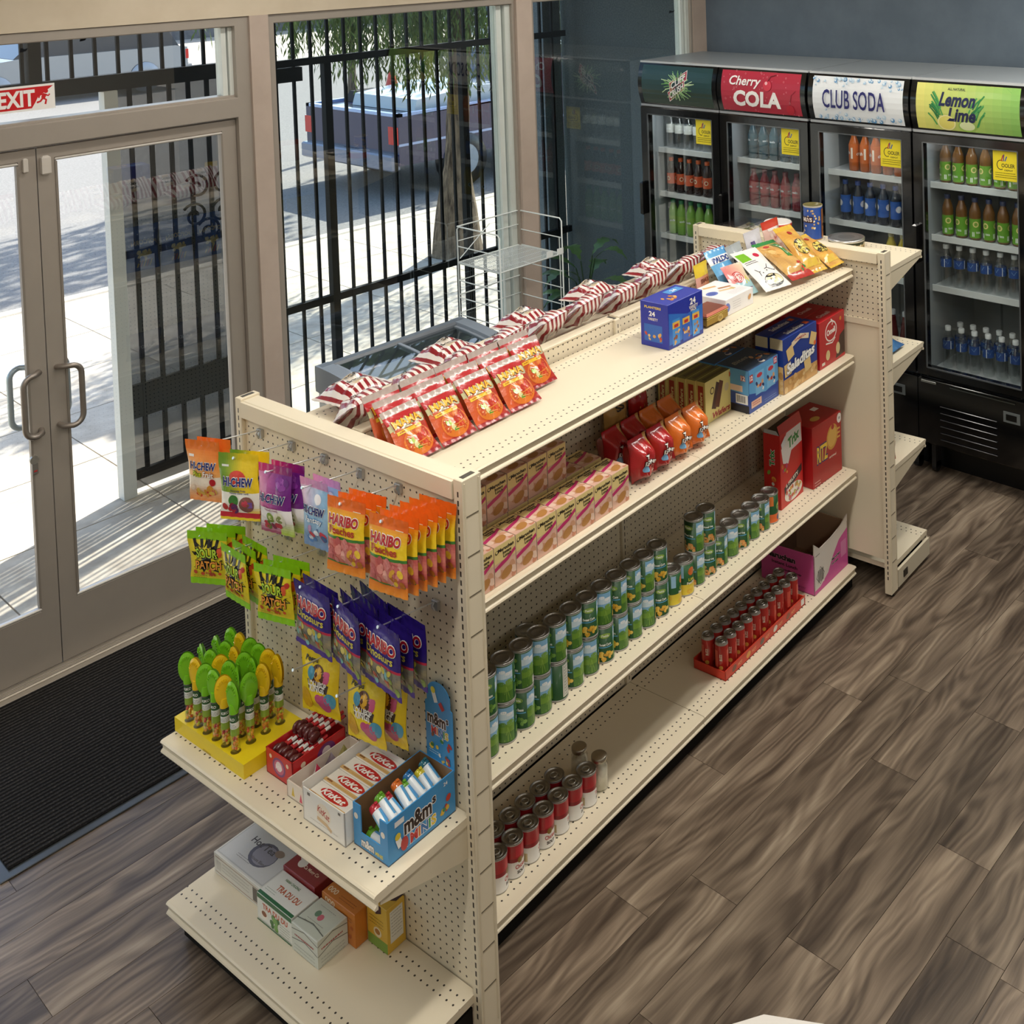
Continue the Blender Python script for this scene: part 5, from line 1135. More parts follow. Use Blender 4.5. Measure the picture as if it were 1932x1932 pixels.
# blue box of candy minis
BL = '#3f93cf'; sx, sy, h = .222, .136, .112
m = MB().box((0, 0, 0), (sx, sy, .003), '#8a6a48')
m.box((0, 0, 0), (sx, .003, h), BL, faces={'k': '#8a6a48'}).box((0, sy - .003, 0), (sx, sy, h), BL, faces={'f': '#8a6a48'}).box((sx - .003, .003, 0), (sx, sy - .003, h), BL, faces={'l': '#8a6a48'})
for y0, y1, z1 in ((.003, .030, h), (.030, .106, .042), (.106, sy - .003, h)): m.box((0, y0, 0), (.003, y1, z1), BL, faces={'r': '#8a6a48'})
def mm(a, x, y, s): 
    a.text('m&m', x - .012 * s, y, .034 * s, '#2a1410', w=.072 * s, out=.05, oc='#f6f2ee', bold=.035).text('s', x + .031 * s, y + .008 * s, .014 * s, '#2a1410', out=.05, oc='#f6f2ee', bold=.03)
    for t, c, d in (('M', '#c8282a', -.024), ('i', '#d87a2a', -.010), ('N', '#2a6ab0', .004), ('i', '#2a9a4a', .017), ('S', '#e0c030', .028)): a.text(t, x + d * s, y - .032 * s, .021 * s, c, out=.04, oc='#f6f2ee', bold=.04)
a = Art(); mm(a, .112, .068, 1.25); a.rect(.022, .086, .052, .100, '#e6e8ea').text('24', .190, .096, .010, '#f2f4f6').blobs(.165, .02, .21, .06, 6, .009, ['#c23a2a', '#e0b83a', '#4a8a4a', '#8a4a2a'], 4).lines(.05, .014, .15, 1, .005, '#cfe4f4', 3).band([(.030, .055), (.038, .03)], .016, '#efefef').disc(.030, .060, .009, '#e8cc3a').disc(.05, .03, .012, '#b83030', .018); m.art(a, flat((0, 0, 0), (1, 0, 0), (0, 0, 1)))
a = Art(); a.text('m&m', .055, .020, .022, '#e8e4e0', w=.05, out=.04, oc='#2a1410', bold=.05).text('MINIS', .10, .014, .010, '#e8d44a', w=.03, bold=.03).disc(.118, .075, .008, '#efe6da').disc(.012, .08, .008, '#efe6da'); m.art(a, flat((0, sy, 0), (0, -1, 0), (0, 0, 1)))
o = m.obj('candy_minis_box', 'carton'); tag(o, 'open sky blue display box of candy mini tubes with a tall header card', 'box'); gput(o, -.224, .064, ZE)
pts = [(0, 0), (.108, 0), (.108, .16), (.100, .165)] + [(.054 + .046 * math.cos(an), .185 + .040 * math.sin(an)) for an in [PI * i / 12 for i in range(13)]] + [(.008, .165), (0, .16)]
hc = MB().extr([(y, z) for y, z in pts], 'x', 0, .002, BL)
a = Art(); mm(a, .056, .120, 1.0); a.band([(.036, .195), (.046, .168)], .015, '#f0f0ee').disc(.035, .200, .009, '#e8d84a').band([(.06, .172), (.074, .155)], .014, '#b8242c').blobs(.01, .04, .10, .078, 9, .008, ['#b8322a', '#e2c04a', '#4a8a4a', '#8a4a2a', '#e8e4dc'], 5).lines(.012, .030, .06, 2, .006, '#d8ecf8', 2).blobs(.05, .008, .10, .03, 10, .005, ['#b8322a', '#e2c04a', '#7a4a2a', '#e8e4dc'], 6)
hc.art(a, flat((0, .108, 0), (0, -1, 0), (0, 0, 1))); ho = hc.obj('header_card', 'carton', o); ho.location = (.2225, .0, .105)
def mini_kind(cap):
    def make():
        o = MB().lathe([(.0125, 0), (.0130, .004), (.0130, .058)], 16, '#e6eef4', m=0).art(Art().rect(-.02, .008, .02, .054, '#5aa6dc', 8, 1).text('m&m', 0, .036, .016, '#2a1410', w=.030, out=.05, oc='#f4f0ec', bold=.05, rot=PI / 2).disc(.012, .018, .004, '#c23a2a').disc(-.008, .016, .004, '#d8a83a').rect(.026, .008, .044, .054, '#8cc4ea', 4, 1), wrap(.0130)).obj('candy_mini_tube', 'carton')
        MB().lathe([(.0140, .056), (.0145, .060), (.0145, .070), (.0125, .073)], 16, cap).box((-.004, -.0185, .066), (.004, -.012, .072), cap).obj('cap', 'gloss', o); return o
    return Kind(make)
MK = {c: mini_kind(h_) for c, h_ in (('red', '#b8303e'), ('green', '#6aa834'), ('orange', '#d8702a'), ('blue', '#2f6fa8'), ('teal', '#2a6a7a'), ('yellow', '#dccc3a'))}
seq = ['red', 'green', 'red', 'orange', 'green', 'blue', 'yellow', 'teal']
for k, c in enumerate(seq):
    o = MK[c](f'{c}-capped candy mini tube, {ORD[k]} from the front on top in the blue box', 'candy', 'mini tubes in the blue box')
    gput(o, -.196 + .0245 * k, .098 + .004 * (k % 2), ZE + .060 + .012 * (k % 2), R(-6 + 5 * (k % 3)), R(-62) , 0)
for k in range(7):
    c = seq[(k * 3 + 1) % 8]; o = MK[c](f'{c}-capped candy mini tube lying at the bottom of the blue box, {ORD[k]} from the front', 'candy', 'mini tubes in the blue box')
    gput(o, -.196 + .028 * k, .100, ZE + .018, 0, R(-88))

# ---- tea boxes on the end base deck
ZB = .1465
def P_(fn): return fn
def a_hot(a, w, h): a.rect(.006, .006, w - .006, h - .006, '#b7b7b4').rect(.010, .010, w - .010, h - .010, '#c9c9c7').disc(w * .58, h * .48, .052, '#5a5866', .042).disc(w * .60, h * .48, .044, '#8a8894', .034).text('Hot Tea', w * .46, h * .62, .022, '#4a4648', w=.11).text('House Blend', w * .60, h * .34, .010, '#5a5658', w=.07).lines(w * .28, h * .24, w * .55, 2, .007, '#5a5658', 1).disc(w * .74, h * .66, .018, '#8c7a6c', .012)
def a_hot2(a, w, h): a.rect(.006, .008, w - .006, .010, '#9a7a62').rect(.006, h - .012, w - .006, h - .010, '#9a7a62').rect(.012, .018, .035, .045, '#c4c0b8').rect(w - .045, .012, w - .012, h - .014, '#5c5650').lines(.045, .045, w - .06, 3, .009, '#8a857c', 3)
def put(K, lab, cat, x, y, z, rz=-PI / 2, grp=None): return gput(K(lab, cat, grp), x, y, z, rz)
put(box_kind('tea_box', .246, .158, .066, '#d8d5cc', {'t': a_hot, 'f': a_hot2}), 'large silver-lidded tea box wrapped in clear film on the base deck', 'box', -.166, .977, ZB)
def a_tra(a, w, h): a.rect(0, h * .82, w, h, '#2f6a42').text('TRA DU DU', w * .52, h * .64, .016, '#c8502a', w=w * .72, bold=.03).disc(w * .2, h * .34, .018, '#efe9dd', .014).disc(w * .2, h * .36, .012, '#8a4a2a', .008).blobs(w * .38, h * .08, w * .62, h * .5, 10, .010, ['#5a8a4a', '#7aa85a', '#3f6e3a'], 2).lines(w * .66, h * .45, w * .95, 5, .007, '#7a8a6a', 2).rect(0, 0, w, h * .06, '#2f6a42')
def a_tra2(a, w, h): a.rect(0, 0, w, h * .12, '#2f6a42').text('TRA DU DU', w * .55, h * .48, .018, '#b8562e', w=w * .62, bold=.03).text('HANH CHUONG', w * .42, h * .80, .008, '#4a7a4a', w=w * .4).lines(w * .06, h * .3, w * .35, 2, .007, '#8a9a8a', 3)
put(box_kind('tea_box', .166, .090, .080, '#e6e6df', {'f': a_tra, 't': a_tra2}), 'white and green tea box with orange lettering and a teacup picture', 'box', -.187, .720, ZB)
def a_red(a, w, h): a.disc(w * .22, h * .62, .014, '#e6dcd2').disc(w * .3, h * .42, .016, '#eee6dc').disc(w * .40, h * .70, .008, '#efe9e0').disc(w * .75, h * .7, .008, '#d8b83a').text('Ca Mong Co', w * .62, h * .34, .014, '#f0d8c0', w=w * .45).blobs(w * .32, h * .6, w * .5, h * .86, 5, .007, ['#4a7a3a', '#efe6da'], 3)
put(box_kind('tea_box', .150, .088, .092, '#8e2a2c', {'t': a_red}), 'dark red tea box behind the white and green one', 'box', -.095, .726, ZB)
def a_sil(a, w, h): a.rect(.004, .004, w - .004, h - .004, '#c6ccc0').disc(w * .5, h * .55, .010, '#c86a7a').disc(w * .35, h * .6, .010, '#6a8a72').lines(w * .2, h * .36, w * .8, 2, .009, '#8a8e86', 2).band([(.0, h * .2), (w * .5, h * .30), (w, h * .2)], .003, '#6e726a').lines(w * .2, h * .82, w * .8, 1, .009, '#8a8e86', 4)
def a_sil2(a, w, h): a.band([(0, h * .80), (w * .5, h * .95), (w, h * .80)], .0025, '#6e726a').band([(0, h * .45), (w * .5, h * .60), (w, h * .45)], .0025, '#6e726a').lines(w * .12, h * .62, w * .88, 1, .01, '#b05a5a', 1, .004).lines(w * .1, h * .30, w * .9, 3, .009, '#8a8e86', 5)
put(box_kind('tea_box', .118, .098, .080, '#d2d6cc', {'f': a_sil2, 't': a_sil, 'r': a_sil2, 'l': a_sil2}), 'pale silver-green patterned tea box at the front of the base deck', 'box', -.192, .547, ZB)
def a_or(a, w, h): a.text('000', w * .24, h * .85, .016, '#f0d8b8', w=w * .3).blobs(w * .2, h * .1, w * .9, h * .55, 16, .008, ['#e2a85a', '#c8702a', '#f0c070', '#b85a1a'], 2).lines(w * .5, h * .8, w * .92, 2, .008, '#7a3a10', 2)
def a_or2(a, w, h): a.text('000', w * .18, h * .5, .016, '#f0d8b8', w=w * .26).lines(w * .42, h * .5, w * .9, 2, .008, '#7a3a10', 4)
put(box_kind('tea_box', .148, .040, .098, '#cc7a2c', {'f': a_or, 't': a_or2}), 'orange tea box standing behind the silver-green one', 'box', -.092, .545, ZB)
def a_yo(a, w, h): a.rect(0, 0, w, h * .24, '#7aa03c').disc(w * .5, h * .36, .017, '#e6d8b4', .014).disc(w * .5, h * .37, .011, '#a8702a', .008).poly([(w * .2, h), (w * .72, h), (w * .72, h * .84), (w * .46, h * .76), (w * .2, h * .84)], '#3a1c2c').text('yogi', w * .46, h * .90, .010, '#f0e6d8', w=.024).lines(w * .12, h * .66, w * .85, 3, .009, '#6a5a20', 3)
def a_yo2(a, w, h): a.rect(w * .16, h * .2, w * .88, h * .9, '#e8e6dc').lines(w * .22, h * .84, w * .82, 8, .009, '#77736a', 3)
def a_yo3(a, w, h): a.rect(0, 0, w * .34, h * .5, '#7aa03c').poly([(w * .45, h), (w * .95, h), (w * .95, h * .6), (w * .7, h * .4), (w * .45, h * .6)], '#3a1c2c').lines(w * .1, h * .34, w * .7, 2, .009, '#6a5a20', 5)
put(box_kind('tea_box', .086, .062, .128, '#dcb23e', {'f': a_yo, 'r': a_yo2, 't': a_yo3}), 'tall yellow and green tea box against the end panel', 'box', -.054, .392, ZB)
put(box_kind('tea_box', .140, .060, .082, '#453056', {}), 'dark purple box behind the tea boxes at the back of the base deck', 'box', -.056, .576 + .0, ZB) if False else None

# ------------------------------------------------------------------ goods on the long run
Z1, Z2, Z3, Z4 = ZF[0] + .0006, ZF[1] + .0006, ZF[2] + .0006, ZF[3] + .0006
# ---- top shelf: noodle packs
def c_ma(u, v):
    if v > .90: return '#b8a8a0'
    if v > .74: return '#b5262a'
    if v > .60: return lerp2((200, 196, 150), (150, 150, 100), u)
    if v < .06: return '#9c1f24'
    return lerp2((206, 92, 44), (176, 50, 34), u)
def a_ma(a, w, h, z0):
    a.rect(-w * .44, z0 + h * .58, w * .42, z0 + h * .76, '#b9b28a', 4, 2); a.text('MAMA', -w * .02, z0 + h * .70, .025, '#efb232', w=w * .76, out=.05, oc='#8c1414', bold=.025)
    a.disc(w * .06, z0 + h * .30, w * .40, '#d9782e', h * .25, 22).disc(w * .07, z0 + h * .30, w * .35, '#c85a2a', h * .21, 20)
    g = random.Random(3)
    for i in range(14): a.band([(g.uniform(-w * .25, w * .35), z0 + h * g.uniform(.14, .46)) for _ in range(3)], .003, g.choice(['#e9a04a', '#dd8a3a', '#f0b870']))
    a.blobs(w * .05, z0 + h * .16, w * .36, z0 + h * .44, 7, .013, ['#b8301e', '#d85a34', '#c8402a'], 5).disc(-w * .14, z0 + h * .34, .011, '#9cb83a').disc(-w * .05, z0 + h * .24, .010, '#e2d8a0').disc(w * .02, z0 + h * .16, .008, '#5a9a34', .012, 10, .6)
    a.rect(-w * .40, z0 + h * .50, w * .26, z0 + h * .565, '#e6b82a', 4, 1).lines(-w * .34, z0 + h * .525, w * .2, 1, .005, '#a8501a', 3, .003)
MA = bag_kind('noodle_pack', .134, .165, .026, c_ma, a_ma, top=.08, bot=.06, hang=False, seed=12)
rows = [('front', .318, [.152, .292, .432, .572], 41, Z1), ('middle', .388, [.170, .308, .446, .584, .722], 36, Z1), ('back', .446, [.165, .303, .441, .579, .717], 28, Z1)]
g = random.Random(6)
for rn, y, xs, tilt, z in rows:
    for k, x in enumerate(xs):
        o = MA(f'red noodle pack with a bowl picture, {ORD[k]} from the end panel in the {rn} row', 'noodle pack', 'noodle packs on the top shelf')
        gput(o, x, y, z + .012, R(g.uniform(-2, 2)), R(-tilt))
# ---- striped popcorn bags along the window-side top shelf
def c_po(u, v):
    k = int(v * 17)
    if v > .93 or v < .05: return '#d8cfc8'
    if .40 < v < .60 and .22 < u < .78: return lerp2((222, 214, 204), (206, 150, 60), abs(u - .5) * 1.5)
    return '#8c1c26' if k % 2 else '#e4dcd6'
def a_po(a, w, h, z0): a.text('POP', -w * .1, z0 + h * .53, .020, '#1c1614', w=w * .3, rot=PI / 2, bold=.03).text('CORN', w * .1, z0 + h * .50, .018, '#1c1614', w=w * .40, rot=PI / 2, bold=.03)
PO = bag_kind('popcorn_bag', .165, .204, .074, c_po, a_po, top=.06, bot=.05, nu=18, nv=34, hang=False, seed=21)
g = random.Random(8)
PX = [.085 + .206 * k for k in range(10)]
for k, x in enumerate(PX):
    o = PO(f'red and white striped popcorn bag, {ORD[k]} from the candy end in the leaning row', 'popcorn bag', 'striped popcorn bags on the window side')
    # lies with its length along the run, rear edge low, front edge up on the spine rail
    o.matrix_world = Matrix.Translation(gp(x, .640 + .012 * (k % 2), Z1 + .064 + .003 * (k % 3))) @ GROT @ Matrix.Rotation(R(g.uniform(-5, 5)), 4, 'Z') @ Matrix.Rotation(R(-40 + g.uniform(-4, 4)), 4, 'X') @ Matrix.Rotation(R(90 - 2), 4, 'Y') @ Matrix.Rotation(R(-90), 4, 'Z')
for k, x in enumerate([.19, .58, .97, 1.36, 1.75]):
    o = PO(f'red and white striped popcorn bag, {ORD[k]} from the candy end lying behind the leaning row', 'popcorn bag', 'striped popcorn bags on the window side')
    o.matrix_world = Matrix.Translation(gp(x, .822, Z1 + .043)) @ GROT @ Matrix.Rotation(R(g.uniform(-4, 4)), 4, 'Z') @ Matrix.Rotation(R(-4), 4, 'X') @ Matrix.Rotation(R(88), 4, 'Y') @ Matrix.Rotation(R(-90), 4, 'Z')
# ---- nut box, tin, biscuit box
def a_pl(a, w, h):
    a.rect(0, 0, w, h * .16, '#1d2f96').poly([(w * .02, 0), (w * .98, 0), (w, h * .7), (w * .55, h * .62), (w * .02, h * .8)], '#2a6ac0').rect(0, 0, w, h * .1, '#22348e')
    for i, x in enumerate((.22, .5, .78)): a.rect(w * x - .022, h * .05, w * x + .022, h * .62, ['#3f8ad0', '#2a5ab8', '#4a94d8'][i]).rect(w * x - .022, h * .42, w * x + .022, h * .56, '#d8b04a').blobs(w * x - .018, h * .08, w * x + .018, h * .36, 9, .007, ['#b87a3a', '#d8a45a', '#8a4a2a', '#e0b870'], i + 2).rect(w * x - .012, h * .44, w * x + .012, h * .51, '#b8282a')
    a.text('24', w * .70, h * .86, .024, '#f4f2ec', w=.036, bold=.03).text('VARIETY', w * .72, h * .73, .012, '#f0e6d0', w=.056, bold=.02).text('PACK', w * .72, h * .66, .010, '#f0e6d0', w=.036, bold=.02)
def a_pl2(a, w, h): a.text('PLANTERS', w * .45, h * .88, .009, '#e8c83a', w=w * .6, bold=.03).text('24', w * .42, h * .74, .018, '#f4f2ec', w=.028, bold=.03).text('VARIETY', w * .45, h * .62, .010, '#e8e0d0', w=.045).rect(w * .12, h * .12, w * .78, h * .5, '#2a62b8').blobs(w * .16, h * .15, w * .74, h * .32, 12, .007, ['#b87a3a', '#d8a45a', '#b8382a', '#e0b870'], 3)
def a_pl3(a, w, h): a.blobs(w * .2, h * .15, w * .5, h * .5, 12, .010, ['#b8702f', '#d89a4a', '#e0b870'], 4).rect(w * .5, h * .55, w * .9, h * .85, '#4a90d4').text('24', w * .7, h * .7, .018, '#f4f2ec', w=.03)
put(box_kind('nut_box', .214, .126, .165, '#22309c', {'f': a_pl, 'l': a_pl2, 't': a_pl3}), 'royal blue carton of assorted nut packs on the top shelf', 'box', 1.216, .241, Z1, 0)
m = MB().box((0, 0, 0), (.142, .100, .046), '#a88c46', bev=.012).box((-.002, -.002, .036), (.144, .102, .054), '#9a5a4a', bev=.008)
m.box((-.0022, -.0022, .038), (.1442, .1022, .044), '#b89a50', bev=.006); a = Art().disc(.09, .020, .018, '#c8b070', .014).text('TEA', .09, .020, .010, '#7a6430'); m.art(a, flat((0, -.0002, 0), (1, 0, 0), (0, 0, 1)))
o = m.obj('gold_tin', 'brushed'); tag(o, 'small gold metal tin with a reddish lid beside the nut carton', 'tin'); gput(o, 1.470, .252, Z1)
def a_bi(a, w, h): a.disc(w * .20, h * .50, .030, '#6a78c0', .022).disc(w * .2, h * .5, .022, '#4a5aa8', .015); [a.band([(w * x, h * y), (w * (x + .3), h * (y - .12))], .014, c) for x, y, c in ((.36, .86, '#d8a868'), (.55, .60, '#b07838'), (.42, .48, '#e0c490'))]; a.rect(w * .70, h * .30, w * .8, h * .42, '#c8b87a').lines(w * .4, h * .24, w * .9, 4, .010, '#a8a4a8', 3)
def a_bi2(a, w, h): a.disc(w * .06, h * .5, .018, '#6a78c0').lines(w * .25, h * .7, w * .55, 4, .009, '#a8a4a8', 2).disc(w * .86, h * .55, .013, '#c8945a', .009, 10, .8)
put(box_kind('biscuit_box', .195, .185, .066, '#e9e7e8', {'t': a_bi, 'f': a_bi2}), 'flat white biscuit box with cookies and a blue oval printed on top', 'box', 1.622, .268, Z1, 0)

# ---- pile of snack bags at the far end of the top shelf
def pouch(name, w, h, D, colfn, artfn, lab, x, y, z, rz, lean, roll=0, seed=1, mat='film', cat='snack bag'):
    K = bag_kind(name, w, h, D, colfn, artfn, top=.05, bot=.05, nu=16, nv=22, hang=False, seed=seed, mat=mat)
    o = K(lab, cat); o.matrix_world = Matrix.Translation(gp(x, y, z)) @ GROT @ Matrix.Rotation(rz, 4, 'Z') @ Matrix.Rotation(-lean, 4, 'X') @ Matrix.Rotation(roll, 4, 'Y'); return o
def a_cow(a, w, h, z0):
    a.rect(-w * .44, z0 + h * .70, -w * .08, z0 + h * .92, '#7ab82e', 3, 3).disc(w * .22, z0 + h * .80, .015, '#c8304a').lines(-w * .42, z0 + h * .66, w * .05, 2, .010, '#4a4a48', 3, .003)
    k = '#1c1c1c'; a.band([(-w * .30, z0 + h * .48), (-w * .22, z0 + h * .40), (-w * .30, z0 + h * .16)], .0028, k).band([(-w * .22, z0 + h * .40), (w * .16, z0 + h * .46), (w * .26, z0 + h * .54)], .0028, k).band([(w * .16, z0 + h * .46), (w * .34, z0 + h * .36), (w * .40, z0 + h * .40)], .0028, k)
    a.disc(w * .06, z0 + h * .18, w * .34, k, h * .13).disc(w * .06, z0 + h * .178, w * .325, '#ddd0a8', h * .12).disc(-.008, z0 + h * .2, .0035, k).disc(.014, z0 + h * .2, .0035, k).disc(-w * .12, z0 + h * .36, .003, k).disc(w * .08, z0 + h * .40, .003, k).lines(-w * .2, z0 + h * .06, w * .2, 1, .005, '#8a8a88', 2)
pouch('snack_bag', .150, .245, .022, lambda u, v: '#e9e6e4', a_cow, 'white snack bag with a line-drawn cow face lying at the shelf front', 1.985, .252, Z1 + .014, R(-13), R(60), 0, 31)
pouch('snack_bag', .140, .180, .030, lambda u, v: '#f0f0ee' if .62 < v < .82 else (lerp2((110, 176, 220), (90, 160, 214), u) if v > .1 else '#d8c040'), lambda a, w, h, z0: a.text('PALDO', 0, z0 + h * .72, .026, '#1c3a80', w=w * .8, bold=.05, out=.05, oc='#f4f4f4', shear=.2).blobs(-w * .2, z0 + h * .12, w * .2, z0 + h * .3, 6, .012, ['#e8e4e0', '#c83a2a', '#3a5a9a'], 2), 'light blue snack bag with slanted navy lettering', 1.905, .425, Z1 + .014, R(-4), R(32), 0, 32)
pouch('snack_bag', .120, .150, .026, lambda u, v: lerp2((214, 120, 120), (226, 214, 180), u) if v > .4 else '#9cc0c8', lambda a, w, h, z0: [a.ring(-w * .1, z0 + h * .55, .030 - .008 * i, .004, '#b82a34', ry=.026 - .007 * i) for i in range(3)] and a.text('CANDY', w * .02, z0 + h * .14, .016, '#7a2a60', w=w * .6, bold=.03).poly([(w * .1, z0 + h * .3), (w * .35, z0 + h * .35), (w * .25, z0 + h * .55)], '#c8c83a'), 'small snack bag with a red swirl print beside the cow bag', 1.868, .318, Z1 + .014, R(-10), R(48), 0, 33)
pouch('snack_bag', .130, .150, .030, lambda u, v: lerp2((150, 156, 160), (176, 182, 186), v), lambda a, w, h, z0: a.text('KRAZY', 0, z0 + h * .62, .026, '#1a1a1c', w=w * .8, bold=.05, out=.05, oc='#e8eaec', shear=.3, rot=.1).text('CRUNCH', 0, z0 + h * .36, .026, '#1a1a1c', w=w * .8, bold=.05, out=.05, oc='#e8eaec', shear=.3, rot=.1), 'silver-grey snack bag with jagged black lettering', 2.040, .468, Z1 + .014, R(4), R(15), 0, 34)
pouch('snack_bag', .130, .175, .030, lambda u, v: lerp2((190, 188, 196), (208, 206, 212), v), lambda a, w, h, z0: [a.text('III', w * x, z0 + h * y, .018, '#5a4a8a', w=w * .22, bold=.04) for x, y in ((-.2, .7), (.15, .55), (-.1, .35))], 'clear snack bag with purple bar print leaning on the panel', 2.180, .466, Z1 + .014, R(0), R(13), 0, 35)
pouch('snack_bag', .140, .190, .034, lambda u, v: '#c8402c' if v > .84 else lerp2((222, 190, 180), (206, 160, 150), u), lambda a, w, h, z0: a.blobs(-w * .3, z0 + h * .15, w * .3, z0 + h * .7, 14, .014, ['#e0c8b8', '#d8a890', '#c87a6a'], 3).rect(-w * .3, z0 + h * .76, w * .3, z0 + h * .82, '#e8ded8', 4, 1), 'red-topped clear snack bag behind the bread rolls', 2.330, .464, Z1 + .014, R(0), R(12), 0, 36)
def c_br(u, v):
    if v < .12: return '#b03a34'
    if v > .9: return '#3c8a48'
    return lerp2((214, 170, 100), (196, 150, 88), .5 + .5 * math.sin(u * 9 + v * 14))
pouch('bread_bag', .140, .265, .050, c_br, lambda a, w, h, z0: a.blobs(-w * .36, z0 + h * .2, w * .02, z0 + h * .85, 8, .022, ['#d8a860', '#e2ba78', '#c89450'], 3).rect(w * .06, z0 + h * .45, w * .34, z0 + h * .88, '#3c8a48', 4, 4).rect(w * .1, z0 + h * .52, w * .28, z0 + h * .8, '#e6e4d8', 3, 3).blobs(w * .05, z0 + h * .08, w * .4, z0 + h * .3, 9, .012, ['#c8302a', '#d8604a', '#3c8a48', '#e8e0d0'], 4).disc(-w * .2, z0 + h * .82, .016, '#b8302e', .010), 'clear bag of golden rolls with green label and red corner', 2.130, .215, Z1 + .028, R(-12), R(64), 0, 37, cat='bread bag')
def c_ye(u, v):
    if v > .93 or v < .05: return '#d8b040'
    return lerp2((220, 176, 84), (206, 150, 70), abs(math.sin(v * 9 + u * 3)))
def a_ye(a, w, h, z0): a.disc(0, z0 + h * .50, w * .34, '#3a3020', h * .16, 18).disc(0, z0 + h * .50, w * .325, '#e2cc6a', h * .15, 18).lines(-w * .22, z0 + h * .54, w * .22, 4, .014, '#9a8a3a', 3, .004).disc(0, z0 + h * .82, .012, '#a82a22').rect(-w * .42, z0 + h * .12, w * .42, z0 + h * .24, '#dcb84a', 4, 1)
pouch('bread_bag', .120, .265, .042, c_ye, a_ye, 'yellow pastry bag with oval label next to the roll bag', 2.258, .212, Z1 + .026, R(-10), R(52), 0, 38, cat='bread bag')
pouch('bread_bag', .115, .225, .042, c_ye, a_ye, 'yellow pastry bag with oval label touching the far end panel', 2.390, .190, Z1 + .026, R(-2), R(66), 0, 39, cat='bread bag')
pouch('snack_bag', .110, .130, .022, lambda u, v: '#e0c23a' if v > .6 else lerp2((214, 160, 150), (190, 120, 70), u), lambda a, w, h, z0: a.text('SNAX', 0, z0 + h * .45, .018, '#6a2a1c', w=w * .6, bold=.03), 'small yellow and pink snack bag beside the popcorn bags', 1.780, .478, Z1 + .014, R(6), R(12), 0, 40)

# ---- far end display goods
FX = 2.52
def jar_clear():
    o = MB().box((-.10, -.085, 0), (.10, .085, .062), '#e8ecec', bev=.02).obj('clamshell_box', 'clear_plastic'); MB().box((-.105, -.09, .052), (.105, .09, .060), '#dfe4e4', bev=.004).obj('lid_rim', 'clear_plastic', o)
    c = MB(); g = random.Random(2)
    for i in range(26): c.lathe([(.001, -.008), (.012, 0), (.001, .008)], 7, g.choice(['#9a9a5a', '#c8b890', '#7a8a4a', '#b89a70']), c=(g.uniform(-.08, .08), g.uniform(-.065, .065), g.uniform(.012, .042)))
    c.obj('cookies', 'matte', o); return o
o = tag(jar_clear(), 'clear plastic clamshell of cookies on the far end shelf', 'box'); gput(o, 2.70, .895, 1.4585)
m = MB().lathe([(.060, 0, '#d8d4d0'), (.066, .01, '#d8d4d0'), (.068, .045, '#c83a2e'), (.070, .075, '#c83a2e'), (.070, .082, '#e6e2de'), (.066, .086, '#e6e2de')], 24, '#c83a2e'); m.art(Art().rect(-.03, .02, .03, .06, '#e8e2da', 6, 1).lines(-.02, .052, .02, 4, .008, '#8a3a30', 3).rect(.1, .015, .15, .065, '#efeae4', 6, 1), wrap(.0695, 0, -2.2)); o = m.obj('snack_tub', 'plastic'); tag(o, 'round red and white snack tub on the far end shelf', 'tub'); gput(o, 2.72, .705, 1.4585)
m = MB().lathe([(.046, 0, '#b8860b'), (.047, .004, '#2450a8'), (.047, .158, '#a8a49c'), (.048, .162, '#b5b1a8'), (.048, .166, '#8a7a3a'), (.044, .166, '#6a6234'), (.043, .158, '#6a6234'), (.001, .158, '#6a6234')], 26, '#2450a8', capt=False)
m.art(Art().blobs(-.14, .01, .02, .15, 40, .006, ['#e0c890', '#c8a468', '#f0e0b8'], 5).rect(.03, .01, .10, .15, '#8a5a34', 8, 1).blobs(.035, .02, .095, .14, 10, .010, ['#5a3018', '#c88a5a', '#2a1a10'], 2).rect(-.075, .085, -.015, .115, '#3a1c1c', 6, 1).text('NUTS', -.045, .10, .020, '#f4efe6', w=.05, bold=.04), wrap(.0472, 0, -2.3)); o = m.obj('nut_can', 'carton'); tag(o, 'tall blue can printed with nuts on the far end shelf', 'can'); gput(o, 2.815, .560, 1.4585)
m = MB().lathe([(.084, 0, '#3a3e34'), (.086, .004, '#c8b48a'), (.086, .022, '#3e4438'), (.086, .036, '#d8d6d2'), (.088, .038, '#d8d6d2'), (.088, .046, '#d0cecb'), (.080, .048, '#c8c6c3'), (.060, .047, '#d6d4d1'), (.040, .048, '#c4c2bf'), (.001, .047, '#cecccb')], 32, '#d0cecb', capt=False); m.art(Art().blobs(-.25, .006, .25, .03, 24, .008, ['#d8d2b8', '#8a7a5a', '#e8e4d8', '#5a6a4a'], 4), lambda u, v, e: wrap(.0862, 0, -2.3)(u, max(v, .004), e)); o = m.obj('cookie_tin', 'metal'); tag(o, 'round cookie tin with embossed silver lid on the far end shelf', 'tin'); gput(o, 2.755, .345, 1.4585)
pouch('snack_bag', .14, .20, .03, lambda u, v: lerp2((70, 130, 180), (40, 90, 150), u), lambda a, w, h, z0: a.rect(-w * .3, z0 + h * .4, w * .3, z0 + h * .6, '#cfd8dc', 3, 3), 'blue packet lying on the second shelf of the far end display', 2.700, .060, 1.042, 0, R(80), 0, 50, cat='packet')
pouch('snack_bag', .15, .27, .06, lambda u, v: '#a83228' if v > .45 else lerp2((206, 120, 90), (150, 50, 36), v * 2), lambda a, w, h, z0: a.blobs(-w * .3, z0 + h * .2, w * .3, z0 + h * .5, 8, .016, ['#e0b890', '#c87a5a'], 2), 'tall red snack bag standing on the third shelf of the far end display', 2.640, .110, .562, R(60), R(3), 0, 51)

